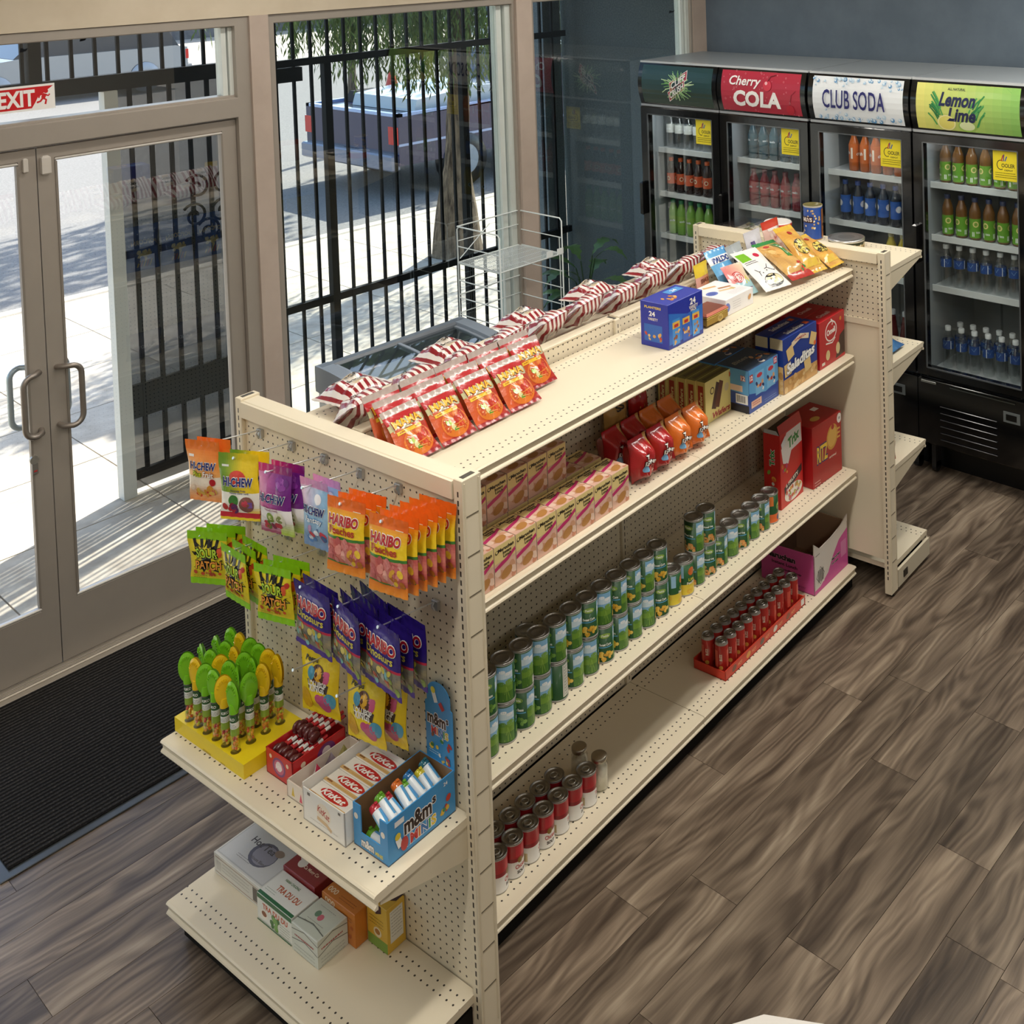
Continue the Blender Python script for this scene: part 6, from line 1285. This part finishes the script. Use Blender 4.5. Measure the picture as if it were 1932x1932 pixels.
# ---- second shelf: cup noodle boxes
def a_mr(a, w, h):
    a.rect(0, h * .56, w, h, '#e6cf8c').rect(0, 0, w, h * .5, '#e0b4a0').blobs(w * .1, h * .04, w * .92, h * .42, 9, .015, ['#c8866a', '#b8744a', '#e8c8b4', '#cf9a7a'], 3).disc(w * .55, h * .22, .024, '#b88248', .015, 14, .4)
    a.band([(-.0, h * .42), (w * .35, h * .50), (w * .6, h * .55), (w, h * .70)], .012, '#c2306c').text('Maruchan', w * .55, h * .86, .011, '#1c1814', w=w * .74, bold=.035, rot=.02).text('Instant', w * .6, h * .755, .009, '#1c1814', w=w * .4, bold=.03).text('Lunch', w * .6, h * .67, .009, '#1c1814', w=w * .36, bold=.03).disc(w * .12, h * .84, .006, '#1c1814').disc(w * .12, h * .845, .004, '#e6cf8c')
MR = box_kind('cup_noodle_box', .0865, .098, .118, '#d9b49c', {'f': a_mr, 't': a_mr, 'l': lambda a, w, h: a.rect(0, 0, w, h, '#b9b6b2').rect(w * .3, 0, w * .5, h, '#8a8784').rect(0, 0, w * .1, h, '#3a3634'), 'r': lambda a, w, h: a.rect(0, 0, w, h, '#d8b0a8').rect(0, 0, w * .12, h, '#e4c88a')})
for k in range(9):
    o = MR(f'pink and yellow cup noodle box, {ORD[k]} from the end panel in the front row', 'box', 'cup noodle boxes'); gput(o, .096 + .0885 * k, .176, Z2)
for k in range(9):
    o = MR(f'pink and yellow cup noodle box, {ORD[k]} from the end panel, bottom of the back row', 'box', 'cup noodle boxes'); gput(o, .092 + .0885 * k, .292, Z2)
for k in range(7):
    o = MR(f'pink and yellow cup noodle box, {ORD[k]} from the end panel, stacked on the back row', 'box', 'cup noodle boxes'); gput(o, .094 + .0890 * k, .294, Z2 + .1186)
# ramen multi packs
def ramen(c1, c2):
    def c(u, v):
        if u > .84: return lerp2((206, 160, 90), (184, 132, 70), .5 + .5 * math.sin(v * 40))
        return lerp2(c1, c2, v)
    def a(a, w, h, z0):
        a.text('Top', -w * .12, z0 + h * .62, .017, '#f4f0ea', w=w * .28, out=.06, oc='#2a1410', bold=.03).text('Ramen', -w * .06, z0 + h * .49, .016, '#f4f0ea', w=w * .52, out=.06, oc='#2a1410', bold=.03).disc(-w * .24, z0 + h * .36, .011, '#7ab0d8').disc(.0, z0 + h * .30, .024, mixc(c1, (250, 220, 190), .4), .014, 14, .5).band([(-.02, z0 + h * .2), (.02, z0 + h * .28)], .006, '#f0dcc8')
    return bag_kind('ramen_pack', .098, .150, .100, c, a, top=.05, bot=.0, nu=18, nv=20, hang=False, seed=60, sq=5)
RR = ramen((150, 24, 28), (176, 30, 34)); RO = ramen((214, 104, 40), (226, 120, 44))
for K, cn, xs in ((RR, 'red', [.974, 1.080]), (RO, 'orange', [1.186, 1.292])):
    for k, x in enumerate(xs):
        for j, rn in enumerate(('front', 'back')):
            o = K(f'{cn} ramen multipack, {"nearer" if k == 0 else "farther"} one in the {rn} row', 'noodle pack', 'ramen multipacks'); gput(o, x + .045 + .004 * j, .236 + .120 * j, Z2 + .002, 0, R(-2))
pouch('noodle_bag', .14, .19, .05, lambda u, v: lerp2((170, 128, 66), (196, 156, 90), v), lambda a, w, h, z0: a.text('SS', w * .1, z0 + h * .80, .024, '#2a1c14', w=w * .4, bold=.04), 'tan noodle bag with dark letters standing behind the ramen packs', 1.160, .452, Z2 + .003, R(4), R(4), 0, 61, cat='noodle bag')
pouch('snack_bag', .12, .18, .05, lambda u, v: lerp2((150, 24, 26), (176, 34, 32), v), lambda a, w, h, z0: a.band([(-.03, z0 + h * .85), (-.015, z0 + h * .6), (0, z0 + h * .82), (.015, z0 + h * .6), (.03, z0 + h * .85)], .007, '#d8a04a'), 'red snack bag with a gold zigzag behind the ramen packs', 1.300, .455, Z2 + .003, R(4), R(4), 0, 62)
# wafer snack boxes, twelve packs, cracker boxes
def a_nu(a, w, h): a.rect(0, 0, w, h, '#ead98a'); [a.poly([(w * x, h * .30), (w * (x + .16), h * .24), (w * (x + .34), h * .80), (w * (x + .20), h * .88)], c) for x, c in ((.22, '#4e2c1e'), (.34, '#6a3d28'))]; a.disc(w * .80, h * .62, .016, '#d8c8a0').disc(w * .26, h * .72, .014, '#3a2418').disc(w * .26, h * .72, .010, '#ead98a').text('Wafers', w * .58, h * .12, .024, '#b03a3a', w=w * .66, shear=.2, bold=.04).rect(w * .90, h * .82, w, h * .94, '#d8702a')
def a_nu2(a, w, h): a.rect(w * .2, h * .1, w * .8, h * .9, '#b0442e').text('Wafers', w * .5, h * .5, .016, '#efe0a0', w=h * .5, rot=PI / 2, bold=.03)
NU = box_kind('wafer_box', .182, .042, .165, '#7c7432', {'f': a_nu, 'l': a_nu2, 't': lambda a, w, h: a.rect(w * .1, h * .3, w * .9, h * .7, '#5a4a28')}, faces={'l': '#d8c878', 'f': '#ead98a'})
for k in range(5): gput(NU(f'pale yellow wafer snack box, {ORD[k]} from the shelf front', 'box', 'wafer snack boxes'), 1.500 - .004 * k, .292 + .0435 * k, Z2)
def a_12(a, w, h):
    a.rect(0, 0, w, h, '#2a4a9c').poly([(0, h), (w, h), (w, h * .38), (w * .55, h * .30), (0, h * .46)], '#5fa0d0'); 
    for x in (.36, .74): a.rect(w * x - .030, h * .34, w * x + .032, h * .86, '#7ab4dc').disc(w * x, h * .77, .020, '#c23a44', .009).blobs(w * x - .024, h * .38, w * x + .026, h * .66, 9, .009, ['#e8e0da', '#b8442e', '#2a3a6a', '#d8a070'], 3)
    a.rect(w * .02, h * .70, w * .13, h * .88, '#b83a3a').text('12', w * .075, h * .80, .018, '#f6f2ee', bold=.04).rect(w * .84, h * .82, w * .96, h * .98, '#b83a5a').text('12', w * .9, h * .90, .018, '#f6f2ee', bold=.04).rect(w * .06, h * .1, w * .40, h * .26, '#e0b8a4').lines(w * .1, h * .2, w * .36, 2, .008, '#b8442e', 3, .003).lines(w * .5, h * .12, w * .9, 2, .008, '#8ab0dc', 4)
def a_12b(a, w, h): a.rect(0, 0, w, h * .18, '#1c1e2a').poly([(0, h), (w, h), (w, h * .42), (0, h * .5)], '#5fa0d0').rect(w * .58, h * .2, w * .96, h * .42, '#e8e8e6').disc(w * .3, h * .84, .020, '#b83a44', .009).text('12', w * .82, h * .8, .018, '#f6f2ee', out=.08, oc='#b83a3a', bold=.04).rect(w * .1, h * .48, w * .8, h * .62, '#e6c8b4'); [a.rect(w * .62 + i * .006, h * .23, w * .62 + i * .006 + .003, h * .39, '#23252a') for i in range(7)]
def a_12t(a, w, h): a.rect(0, 0, w, h, '#3a4a5c').blobs(w * .5, h * .1, w * .95, h * .5, 10, .014, ['#c87a3a', '#e8e0da', '#2a3a6a', '#d8a878'], 5).text('Bites', w * .34, h * .6, .024, '#a8a490', w=.10, shear=.2)
TW = box_kind('snack_multipack', .218, .150, .172, '#2a4a9c', {'f': a_12, 'l': a_12b, 't': a_12t})
gput(TW('blue snack multipack carton marked 12 at the shelf front', 'box', 'blue multipack cartons'), 1.672, .204, Z2); gput(TW('blue snack multipack carton marked 12 behind the front one', 'box', 'blue multipack cartons'), 1.664, .360, Z2)
def a_sa(a, w, h):
    a.rect(0, 0, w, h, '#1f3a8c').rect(0, 0, w, h * .26, '#c89a5c').blobs(w * .02, h * .02, w * .98, h * .26, 26, .014, ['#d8ae70', '#b88848', '#e2c08a', '#a87838'], 4)
    for x, y, r in ((.2, .70, .3), (.88, .72, -.4), (.7, .30, .2), (.12, .42, .1)): c, s = math.cos(r), math.sin(r); q = .026; a.poly([(w * x + q * (c - s), h * y + q * (s + c)), (w * x + q * (-c - s), h * y + q * (-s + c)), (w * x + q * (-c + s), h * y + q * (-s - c)), (w * x + q * (c + s), h * y + q * (s - c))], '#e0bf80')
    a.text('Saladitas', w * .50, h * .48, .044, '#f6f4ee', w=w * .84, bold=.04, shear=.2, rot=.12, out=.04, oc='#15265e').band([(w * .25, h * .82), (w * .5, h * .90), (w * .75, h * .82)], .022, '#e6d2b4').text('GAMESA', w * .5, h * .875, .010, '#b03030', w=w * .34, bold=.03).disc(w * .93, h * .62, .010, '#e0622a')
SA = box_kind('cracker_box', .275, .062, .228, '#1f3a8c', {'f': a_sa, 'l': lambda a, w, h: a.rect(0, 0, w, h * .5, '#d8b070').rect(0, h * .8, w, h, '#d8cfae').blobs(0.005, h * .05, w * .9, h * .45, 7, .014, ['#e0c088', '#b88848'], 3), 't': lambda a, w, h: a.text('Saladitas', w * .5, h * .5, .026, '#e8e6e0', w=w * .5, bold=.03).rect(w * .8, h * .3, w * .9, h * .7, '#e0622a')})
gput(SA('dark blue cracker box with white script lettering at the shelf front', 'box', 'blue cracker boxes'), 1.902, .186, Z2); gput(SA('dark blue cracker box behind the front blue cracker box', 'box', 'blue cracker boxes'), 1.898, .255, Z2)
def a_om(a, w, h): a.disc(w * .46, h * .70, .052, '#f0ebe6', .045).disc(w * .46, h * .70, .046, '#b81a24', .039).band([(w * .46, h * .95), (w * .55, h * .88), (w * .50, h * .82)], .007, '#f0ebe6').text('Omeli', w * .46, h * .70, .026, '#f6f2ee', w=.076, bold=.04, rot=.08).poly([(w * .62, h * .05), (w, h * .08), (w, h * .58), (w * .8, h * .5)], '#3a1c14').disc(w * .72, h * .25, .018, '#e0cc9a', .026).disc(w * .32, h * .22, .018, '#d8c48e', .022).band([(w * .25, h * .48), (w * .5, h * .44), (w * .62, h * .52)], .006, '#f0ebe6').rect(w * .08, h * .06, w * .2, h * .12, '#e0d8cc').disc(w * .84, h * .86, .009, '#d88a2a')
OM = box_kind('cookie_box', .225, .088, .205, '#b81a24', {'f': a_om, 'l': lambda a, w, h: a.text('Omeli', w * .5, h * .5, .030, '#f6f2ee', w=h * .5, rot=PI / 2, bold=.04), 't': lambda a, w, h: a.text('Omeli', w * .5, h * .5, .024, '#e8c8c4', w=w * .45, bold=.03)})
for k in range(3): gput(OM(f'bright red cookie box, {ORD[k]} from the shelf front by the far panel', 'box', 'red cookie boxes'), 2.206 - .004 * k, .190 + .092 * k, Z2)

# ---- third shelf: vegetable cans
def can_art(food, fcol, logo='#8fb24a'):
    def f(a, c, h):
        g = random.Random(hash(food) % 97 if False else len(food))
        for x in (0, c * .5):
            a.rect(x, h * .10, x + c * .22, h * .92, '#86b8dc', 8, 1).rect(x, h * .62, x + c * .22, h * .78, '#cfe2ee', 8, 1).disc(x + c * .07, h * .80, .010, '#f0f4f6', .005).disc(x + c * .15, h * .74, .011, '#f0f4f6', .005)
            a.rect(x, h * .06, x + c * .22, h * .50, '#6f9a34', 8, 1).disc(x + c * .05, h * .50, c * .05, '#5a8a38', h * .06).disc(x + c * .16, h * .52, c * .055, '#7aa648', h * .08).rect(x, h * .06, x + c * .22, h * .30, '#4a7a2a', 8, 1)
            for i in range(4): a.band([(x + c * (.02 + .05 * i), h * .08), (x + c * (.08 + .02 * i), h * .28), (x + c * .12, h * .44)], .0016, '#8ab048')
            xm = x + c * .36
            a.disc(xm, h * .76, c * .085, logo, h * .07, 16).text('Fields', xm, h * .76, .008, '#f2f4e6', w=c * .11, bold=.03).text(food, xm, h * .52, .009, '#f2f4ee', w=c * .18, bold=.04).rect(x + c * .25, h * .43, x + c * .48, h * .46, '#5aa2cc', 8, 1)
            if fcol: a.blobs(x + c * .24, h * .08, x + c * .47, h * .30, 20, .007, fcol, 5, 7)
            a.rect(x + c * .17, h * .07, x + c * .22, h * .24, '#e6e6e0', 3, 1) if x else None
    return f
GC = [(1., '#1f4a24')]
CB = can_kind('bean_can', .0362, .122, GC, can_art('Green Beans', ['#5a8a34', '#7aa84a', '#3e6e2a']))
CC = can_kind('corn_can', .0362, .122, GC, can_art('Sweet Corn', ['#e2b43a', '#ecc95a', '#d09a2a']))
CM = can_kind('vegetable_can', .0362, .122, GC, can_art('Mixed Veg', ['#d8924a', '#c8b070', '#e0a860', '#b86a34']))
CP = can_kind('fruit_can', .0362, .122, [(.34, '#d8c03a'), (1., '#23562c')], lambda a, c, h: [a.disc(c * x, h * .72, .015, '#dd6f2c').text('Lite', c * x, h * .48, .011, '#d8d23a', w=c * .12, bold=.03).text('Peaches', c * x, h * .38, .009, '#f0ecdc', w=c * .18, bold=.03).rect(c * (x + .12), h * .55, c * (x + .2), h * .9, '#9cc4e0', 3, 1).blobs(c * (x - .1), h * .06, c * (x + .1), h * .26, 8, .009, ['#e8cc4a', '#dcb030'], 2) for x in (.12, .45, .78)])
CK = can_kind('carrot_can', .0362, .122, [(.3, '#d8642c'), (1., '#20502a')], lambda a, c, h: [a.disc(c * x, h * .55, .015, '#8fb24a').disc(c * x, h * .5, .010, '#2c6a34').rect(c * (x + .1), h * .6, c * (x + .22), h * .92, '#dd7a3a', 4, 1).disc(c * x, h * .18, .012, '#3a3a6a') for x in (.12, .45, .78)])
CNUT = can_kind('nutrition_can', .0362, .122, GC, lambda a, c, h: a.rect(c * .05, h * .08, c * .45, h * .92, '#dedcd4', 12, 1).lines(c * .08, h * .84, c * .42, 10, .0095, '#6a6a66', 3, .0016).rect(c * .55, h * .1, c * .9, h * .5, '#6f9a34', 10, 1).rect(c * .55, h * .5, c * .9, h * .92, '#86b8dc', 10, 1))
g = random.Random(14); CH = .1245
colx = [.205 + .0760 * k for k in range(13)]
def canput(K, word, lab, x, y, z, rz): return gput(K(f'{word}, {lab}', 'can', 'cans on the third shelf'), x, y, z, rz)
for k, x in enumerate(colx):
    K, wd = (CB, 'green bean can') if k < 6 else (CC, 'sweet corn can')
    for j in range(2):
        K2, w2 = (CNUT, 'green can showing its nutrition panel') if (k == 5 and j == 0) else (K, wd)
        canput(K2, w2, f'{"bottom" if j == 0 else "top"} of the {ORD[k]} two-high stack from the end panel', x + g.uniform(-.0003, .0003), .246 + g.uniform(-.001, .001), Z3 + CH * j, -PI / 2 - .75 + g.choice([0, .35, -.5, 1.0, 3.14, 3.5]) if k != 5 or j else -2.1)
for k, x in enumerate((1.194, 1.270)): canput(CP, 'yellow-banded peach can', f'{"nearer" if k == 0 else "farther"} one beside the corn stacks', x, .246, Z3, -PI / 2 - .3 - .5 * k)
for k, x in enumerate((1.346, 1.422)):
    for j in range(2): canput(CM, 'mixed vegetable can', f'{"bottom" if j == 0 else "top"} of the {"nearer" if k == 0 else "farther"} two-high stack at mid shelf', x, .250, Z3 + CH * j, -PI / 2 - .7 + .9 * k)
for k, x in enumerate((1.498, 1.574, 1.650, 1.726, 1.802)): canput(CM, 'mixed vegetable can', f'{ORD[k]} single can after the two-high stacks', x, .250, Z3, -PI / 2 - .6 + [.4, -.5, .5, -.3, .1][k])
canput(CK, 'orange-banded carrot can', 'standing alone next to the cereal box', 1.872, .252, Z3, -PI / 2 - .5)
canput(CB, 'green bean can', 'standing alone behind the bean stacks', .640, .430, Z3, -1.2)
# cereal and cracker boxes
def a_tx(a, w, h):
    a.poly([(w * .05, h * .80), (w * .3, h * .98), (w * .95, h * .98), (w * .98, h * .72), (w * .5, h * .70), (w * .35, h * .55), (w * .12, h * .60)], '#ebe4e0').text('Trix', w * .62, h * .84, .046, '#2f8a3a', w=w * .52, out=.04, oc='#f4f0ec', bold=.05, shear=.2, rot=.2)
    a.blobs(w * .08, h * .35, w * .30, h * .62, 6, .010, ['#e0a03a', '#7aa83a', '#d86a2a', '#b83a6a'], 3).poly([(w * .14, h * .26), (w * .95, h * .42), (w * .95, h * .32), (w * .16, h * .16)], '#231c20').text('6 FRUITY', w * .5, h * .30, .016, '#f0e6da', w=w * .58, rot=.2, bold=.03)
    a.disc(w * .55, h * .13, w * .40, '#efe8de', h * .11).blobs(w * .2, h * .05, w * .9, h * .22, 30, .010, ['#d8a040', '#c85a3a', '#8aa84a', '#c87a9a', '#e0c070', '#b88a5a'], 4).poly([(w * .03, h * .88), (w * .22, h * .96), (w * .22, h * .86), (w * .06, h * .82)], '#e6e6ea')
def a_tx2(a, w, h): a.text('Trix', w * .5, h * .68, .024, '#2f8a3a', w=h * .22, out=.05, oc='#f4f0ec', rot=PI / 2, bold=.04).blobs(w * .15, h * .1, w * .85, h * .5, 9, .011, ['#e0a03a', '#e8e4e0', '#d86a2a', '#7aa83a'], 5)
tx = box_kind('cereal_box', .190, .080, .315, '#c8221f', {'f': a_tx, 'l': a_tx2}, faces={'t': '#3a2a20'})
o = tx('red cereal box with green lettering and an open top', 'box'); gput(o, 1.962, .250, Z3, R(2))
MB().add([(0, 0, .315), (.19, 0, .315), (.19, .012, .352), (0, .012, .352), (0, .0008, .315), (.19, .0008, .315), (.19, .0128, .352), (0, .0128, .352)], [(0, 1, 2, 3), (7, 6, 5, 4), (2, 6, 7, 3), (0, 3, 7, 4), (1, 5, 6, 2)], '#b83a34').obj('top_flap', 'carton', o)
MB().add([(0, .08, .315), (.19, .08, .315), (.19, .10, .345), (0, .10, .345), (0, .0808, .315), (.19, .0808, .315), (.19, .1008, .345), (0, .1008, .345)], [(0, 1, 2, 3), (7, 6, 5, 4), (2, 6, 7, 3), (0, 3, 7, 4), (1, 5, 6, 2)], '#a08a70').obj('top_flap', 'carton', o)
MB().add([(0, .004, .315), (0, .076, .315), (-.012, .07, .338), (-.012, .01, .338), (.0008, .004, .315), (.0008, .076, .315), (-.0112, .07, .338), (-.0112, .01, .338)], [(3, 2, 1, 0), (4, 5, 6, 7), (2, 3, 7, 6), (0, 4, 7, 3), (1, 2, 6, 5)], '#b8bcc0').obj('side_flap', 'carton', o)
def a_rz(a, w, h): a.text('RITZ', w * .33, h * .50, .072, '#e6c23a', w=w * .36, out=.06, oc='#1c2a6a', bold=.03).disc(w * .68, h * .66, .046, '#c8923a', .056, 18, -.3).disc(w * .68, h * .66, .036, '#d8aa52', .044, 18, -.3).disc(w * .70, h * .82, .012, '#a81c1e').rect(w * .84, h * .58, w * .95, h * .61, '#d8aa52').rect(w * .84, h * .65, w * .95, h * .68, '#d8aa52').rect(w * .84, h * .72, w * .95, h * .75, '#d8aa52').text('original', w * .68, h * .34, .014, '#f2dcd0', w=w * .24).disc(w * .93, h * .90, .018, '#efeae6', .022).text('18', w * .93, h * .90, .012, '#2a2a2a').lines(w * .05, h * .08, w * .25, 3, .012, '#e0b0a8', 3, .004)
def a_rzt(a, w, h): a.disc(w * .4, h * .28, .030, '#d8aa52', .018).rect(w * .2, h * .72, w * .34, h * .86, '#d8d4d0').rect(w * .68, h * .55, w * .84, h * .72, '#efeae6')
o = box_kind('cracker_box', .236, .165, .268, '#a81c1e', {'f': a_rz, 't': a_rzt})('big red cracker box with yellow lettering beside the cereal box', 'box'); gput(o, 2.186, .226, Z3, R(-3))

# ---- base deck: soup cans, jars, drink tray, noodle case
def a_so1(t1, t2):
    def f(a, c, h):
        for x in (c * .02, c * .52): a.disc(x + c * .12, h * .50, .009, '#8a6a2a').text(t1, x + c * .14, h * .33, .013, '#b82a2e', w=c * .20, bold=.03).text(t2, x + c * .14, h * .17, .010, '#3a302c', w=c * .15, bold=.05).rect(x + c * .27, h * .08, x + c * .35, h * .32, '#c8b48a', 3, 1).rect(x + c * .05, h * .62, x + c * .3, h * .90, '#c8303c', 8, 1)
    return f
SP = [(.45, '#e9e6e0'), (.55, '#9c1420'), (1., '#b41f2a')]
SPR = [(.47, '#b01c28'), (1., '#b01c28')]
S1 = can_kind('soup_can', .0330, .108, [(.47, '#b41f2a'), (1., '#b41f2a')], a_so1('Chicken', 'SOUP'), True)
def soup_make(t1):
    def make():
        r, h = .0330, .108; m = MB().lathe([(r * .97, 0, '#b5b3af'), (r * 1.025, .0012, '#b5b3af'), (r * 1.025, .0035, '#e9e6e0'), (r, .005, '#e9e6e0'), (r, h * .47, '#8e121e'), (r, h * .58, '#b41f2a'), (r, h - .006, '#a5a39f'), (r * 1.02, h - .004, '#b5b3af'), (r * 1.02, h - .002, '#b5b3af')], 26, '#e9e6e0', capt=False)
        a = Art(); a_so1(t1, 'SOUP')(a, 2 * PI * r, h); m.art(a, wrap(r), e0=1.2e-4, de=8e-6); o = m.obj('soup_can', 'carton'); lid_parts(o, r, h, True); return o
    return Kind(make)
SCH, STO = soup_make('Chicken'), soup_make('Tomato')
g = random.Random(15)
for j, (y, n, x0) in enumerate(((.258, 9, .178), (.328, 8, .168), (.398, 4, .185))):
    for k in range(n):
        K, wd = ((STO, 'tomato') if (k in (6, 8) and j == 0) else (SCH, 'chicken'))
        o = K(f'red and white {wd} soup can, {ORD[k]} from the end panel in the {["front", "middle", "back"][j]} row', 'can', 'soup cans on the base deck'); gput(o, x0 + .0680 * k, y, Z4, -PI / 2 - .6 + g.uniform(-.5, .5))
for k, (x, y) in enumerate(((.792, .262), (.786, .345))):
    o = MB().lathe([(.026, 0), (.029, .004), (.029, .078), (.023, .092), (.023, .098)], 18, '#e8ece8').obj('glass_jar', 'clear_plastic'); MB().lathe([(.001, .004), (.026, .005), (.026, .070), (.001, .071)], 14, '#d8d0b8').obj('contents', 'plastic', o)
    MB().lathe([(.0255, .096), (.0265, .098), (.0265, .110), (.024, .112), (.001, .1115)], 20, '#b8b2a4', capt=False).obj('lid', 'metal', o); tag(o, 'small glass jar with silver lid ' + ('at the deck front after the soup cans' if k == 0 else 'behind the other jar'), 'jar'); gput(o, x, y, Z4)
RD = '#cf3a26'; tr_ = MB().box((0, 0, 0), (.60, .150, .004), RD)
for a_, b_, h_ in (((0, 0), (.60, .003), .040), ((0, .147), (.60, .150), .040), ((0, 0), (.003, .150), .034), ((.597, 0), (.60, .150), .034)): tr_.box((a_[0], a_[1], 0), (b_[0], b_[1], h_), RD)
a = Art(); [a.disc(.06 + .1 * i, .020, .016, c, .011, 12, .3).text('HOT', .10 + .1 * i, .020, .012, '#e8a070', w=.03, bold=.03) for i, c in enumerate(['#7a4a3a', '#e0a04a', '#6a5a50', '#d8d0c8', '#8a4a34'])]; a.rect(.565, .008, .59, .034, '#e8e4e0'); tr_.art(a, flat((0, 0, 0), (1, 0, 0), (0, 0, 1)))
o = tr_.obj('drink_tray', 'carton'); tag(o, 'long low red cardboard tray of small red cans on the base deck', 'tray'); gput(o, 1.470, .212, Z4)
def make_rc():
    r, h = .0262, .125; m = MB().lathe([(r * .85, 0, '#b8302a'), (r, .006, '#b8302a'), (r, h - .010, '#a8a49e'), (r * .90, h - .002, '#a8a49e'), (r * .90, h, '#a8a49e')], 20, '#c23a30', capt=False)
    a = Art(); [a.rect(x, .03, x + .018, .095, '#d85a48', 3, 1).text('BUZZ', x + .03, .07, .010, '#f0dcc8', w=.026, rot=PI / 2, bold=.03).disc(x + .03, .03, .008, '#d8a04a') for x in (0, .055, .11)]; m.art(a, wrap(r)); o = m.obj('drink_can', 'gloss'); lid_parts(o, r * .88, h, True); return o
RC = Kind(make_rc); g = random.Random(16)
for j in range(2):
    for k in range(10):
        o = RC(f'small red can, {ORD[k]} from the near end in the {["front", "back"][j]} row of the red tray', 'can', 'small cans in the red tray'); gput(o, 1.507 + .0585 * k, .254 + .064 * j, Z4 + .0045, g.uniform(-.6, .6) - PI / 2)
PK = '#d0569e'; m = MB(); Lx, Ly = .300, .270
m.box((0, 0, 0), (Lx, Ly, .004), '#8a6a50')
m.extr([(0, 0), (Ly, 0), (Ly, .165), (0, .175)], 'x', 0, .004, PK); m.extr([(0, 0), (Ly, 0), (Ly, .20), (0, .20)], 'x', Lx - .004, Lx, '#a88a70')
m.extr([(0, 0), (Lx, 0), (Lx, .232), (.24, .205), (.15, .190), (.05, .186), (0, .225)], 'y', 0, .004, '#ddd6ce'); m.box((.004, Ly - .004, 0), (Lx, Ly, .16), '#6a5040')
a = Art().text('Maruchan', .10, .125, .026, '#231c20', w=.15, bold=.05, out=.03, oc='#e0a8c8').text('Instant Lunch', .12, .095, .014, '#231c20', w=.13, bold=.03).text('Noodle Soup', .15, .070, .012, '#231c20', w=.11, bold=.03).text('KEEP DRY', .20, .020, .008, '#8a2a60', w=.05); m.art(a, flat((0, Ly, 0), (0, -1, 0), (0, 0, 1)))
a = Art().poly([(.0, .001), (.298, .001), (.298, .172), (.22, .150), (.16, .10), (.12, .05), (.05, .02), (0, .018)], PK).rect(.02, .03, .085, .105, '#ddd6ce').ring(.052, .068, .036, .003, '#23202a', 4, .040).text('Maruchan', .19, .090, .012, '#231c20', w=.075, bold=.04, rot=.05, out=.06, oc='#e4dcd6').text('24 cups', .18, .068, .012, '#231c20', w=.06, bold=.04, out=.06, oc='#e4dcd6').rect(.235, .06, .285, .13, '#dc86b8').lines(.012, .165, .05, 1, .006, '#4a4440', 3, .003)
[a.rect(.030 + i * .0055, .042, .030 + i * .0055 + [.002, .003, .0015][i % 3], .096, '#1c1a1c') for i in range(9)]; m.art(a, flat((0, 0, 0), (1, 0, 0), (0, 0, 1)))
o = m.obj('noodle_case', 'paper'); tag(o, 'open pink and white noodle shipping case on the base deck by the far panel', 'box'); gput(o, 2.142, .206, Z4)

# ---- window side of the run, seen mirrored in the door glass
def c_bl(u, v): return '#1f5aa8' if v > .42 else lerp2((31, 90, 168), (20, 70, 140), u)
BB = bag_kind('popcorn_bag', .19, .27, .08, c_bl, lambda a, w, h, z0: a.text('POPCORN', 0, z0 + h * .62, .026, '#e6d9b0', w=w * .8, bold=.04, arch=.012).blobs(-w * .2, z0 + h * .26, w * .22, z0 + h * .46, 18, .012, ['#e6d48a', '#d8bc5a', '#f0e6b8'], 3) and [a.rect(-w * .24 + i * .018, z0 + h * .08, -w * .24 + i * .018 + .009, z0 + h * .25, '#e0c25a' if i % 2 == 0 else '#b8442e') for i in range(5)] and a.blobs(-w * .45, z0 + h * .5, w * .45, z0 + h * .9, 12, .004, ['#e8eef4'], 8), hang=False, seed=70)
YB = bag_kind('chip_bag', .19, .25, .08, lambda u, v: lerp2((206, 170, 40), (220, 190, 60), v) if (v > .55 or v < .12) else '#c8b88a', lambda a, w, h, z0: a.text('CHICHARRON', 0, z0 + h * .58, .018, '#7a5a1c', w=w * .8, bold=.03).blobs(-w * .35, z0 + h * .15, w * .35, z0 + h * .5, 12, .018, ['#d8c8a0', '#b89a6a', '#e6dcc0'], 3), hang=False, seed=71)
DB = bag_kind('snack_bag', .20, .16, .07, lambda u, v: lerp2((110, 108, 116), (140, 138, 146), v), lambda a, w, h, z0: a.text('CANDY', 0, z0 + h * .5, .02, '#d8d8dc', w=w * .5), hang=False, seed=72)
for k in range(3): o = BB(f'blue popcorn bag on the window side, {ORD[k]} of three mirrored in the door', 'popcorn bag', 'blue popcorn bags on the window side'); gput(o, 1.62 - .20 * k - .0, .78, Z2 + .001, PI)
for k in range(3): o = YB(f'yellow chip bag on the window side, {ORD[k]} of three mirrored in the door', 'chip bag', 'yellow chip bags on the window side'); gput(o, 1.84 + .20 * k, .78, Z2 + .001, PI)
for k in range(4): o = DB(f'grey film snack bag on the window side, {ORD[k]} of four mirrored in the door', 'snack bag', 'grey snack bags on the window side'); gput(o, 1.20 + .22 * k, .78, Z3 + .001, PI)
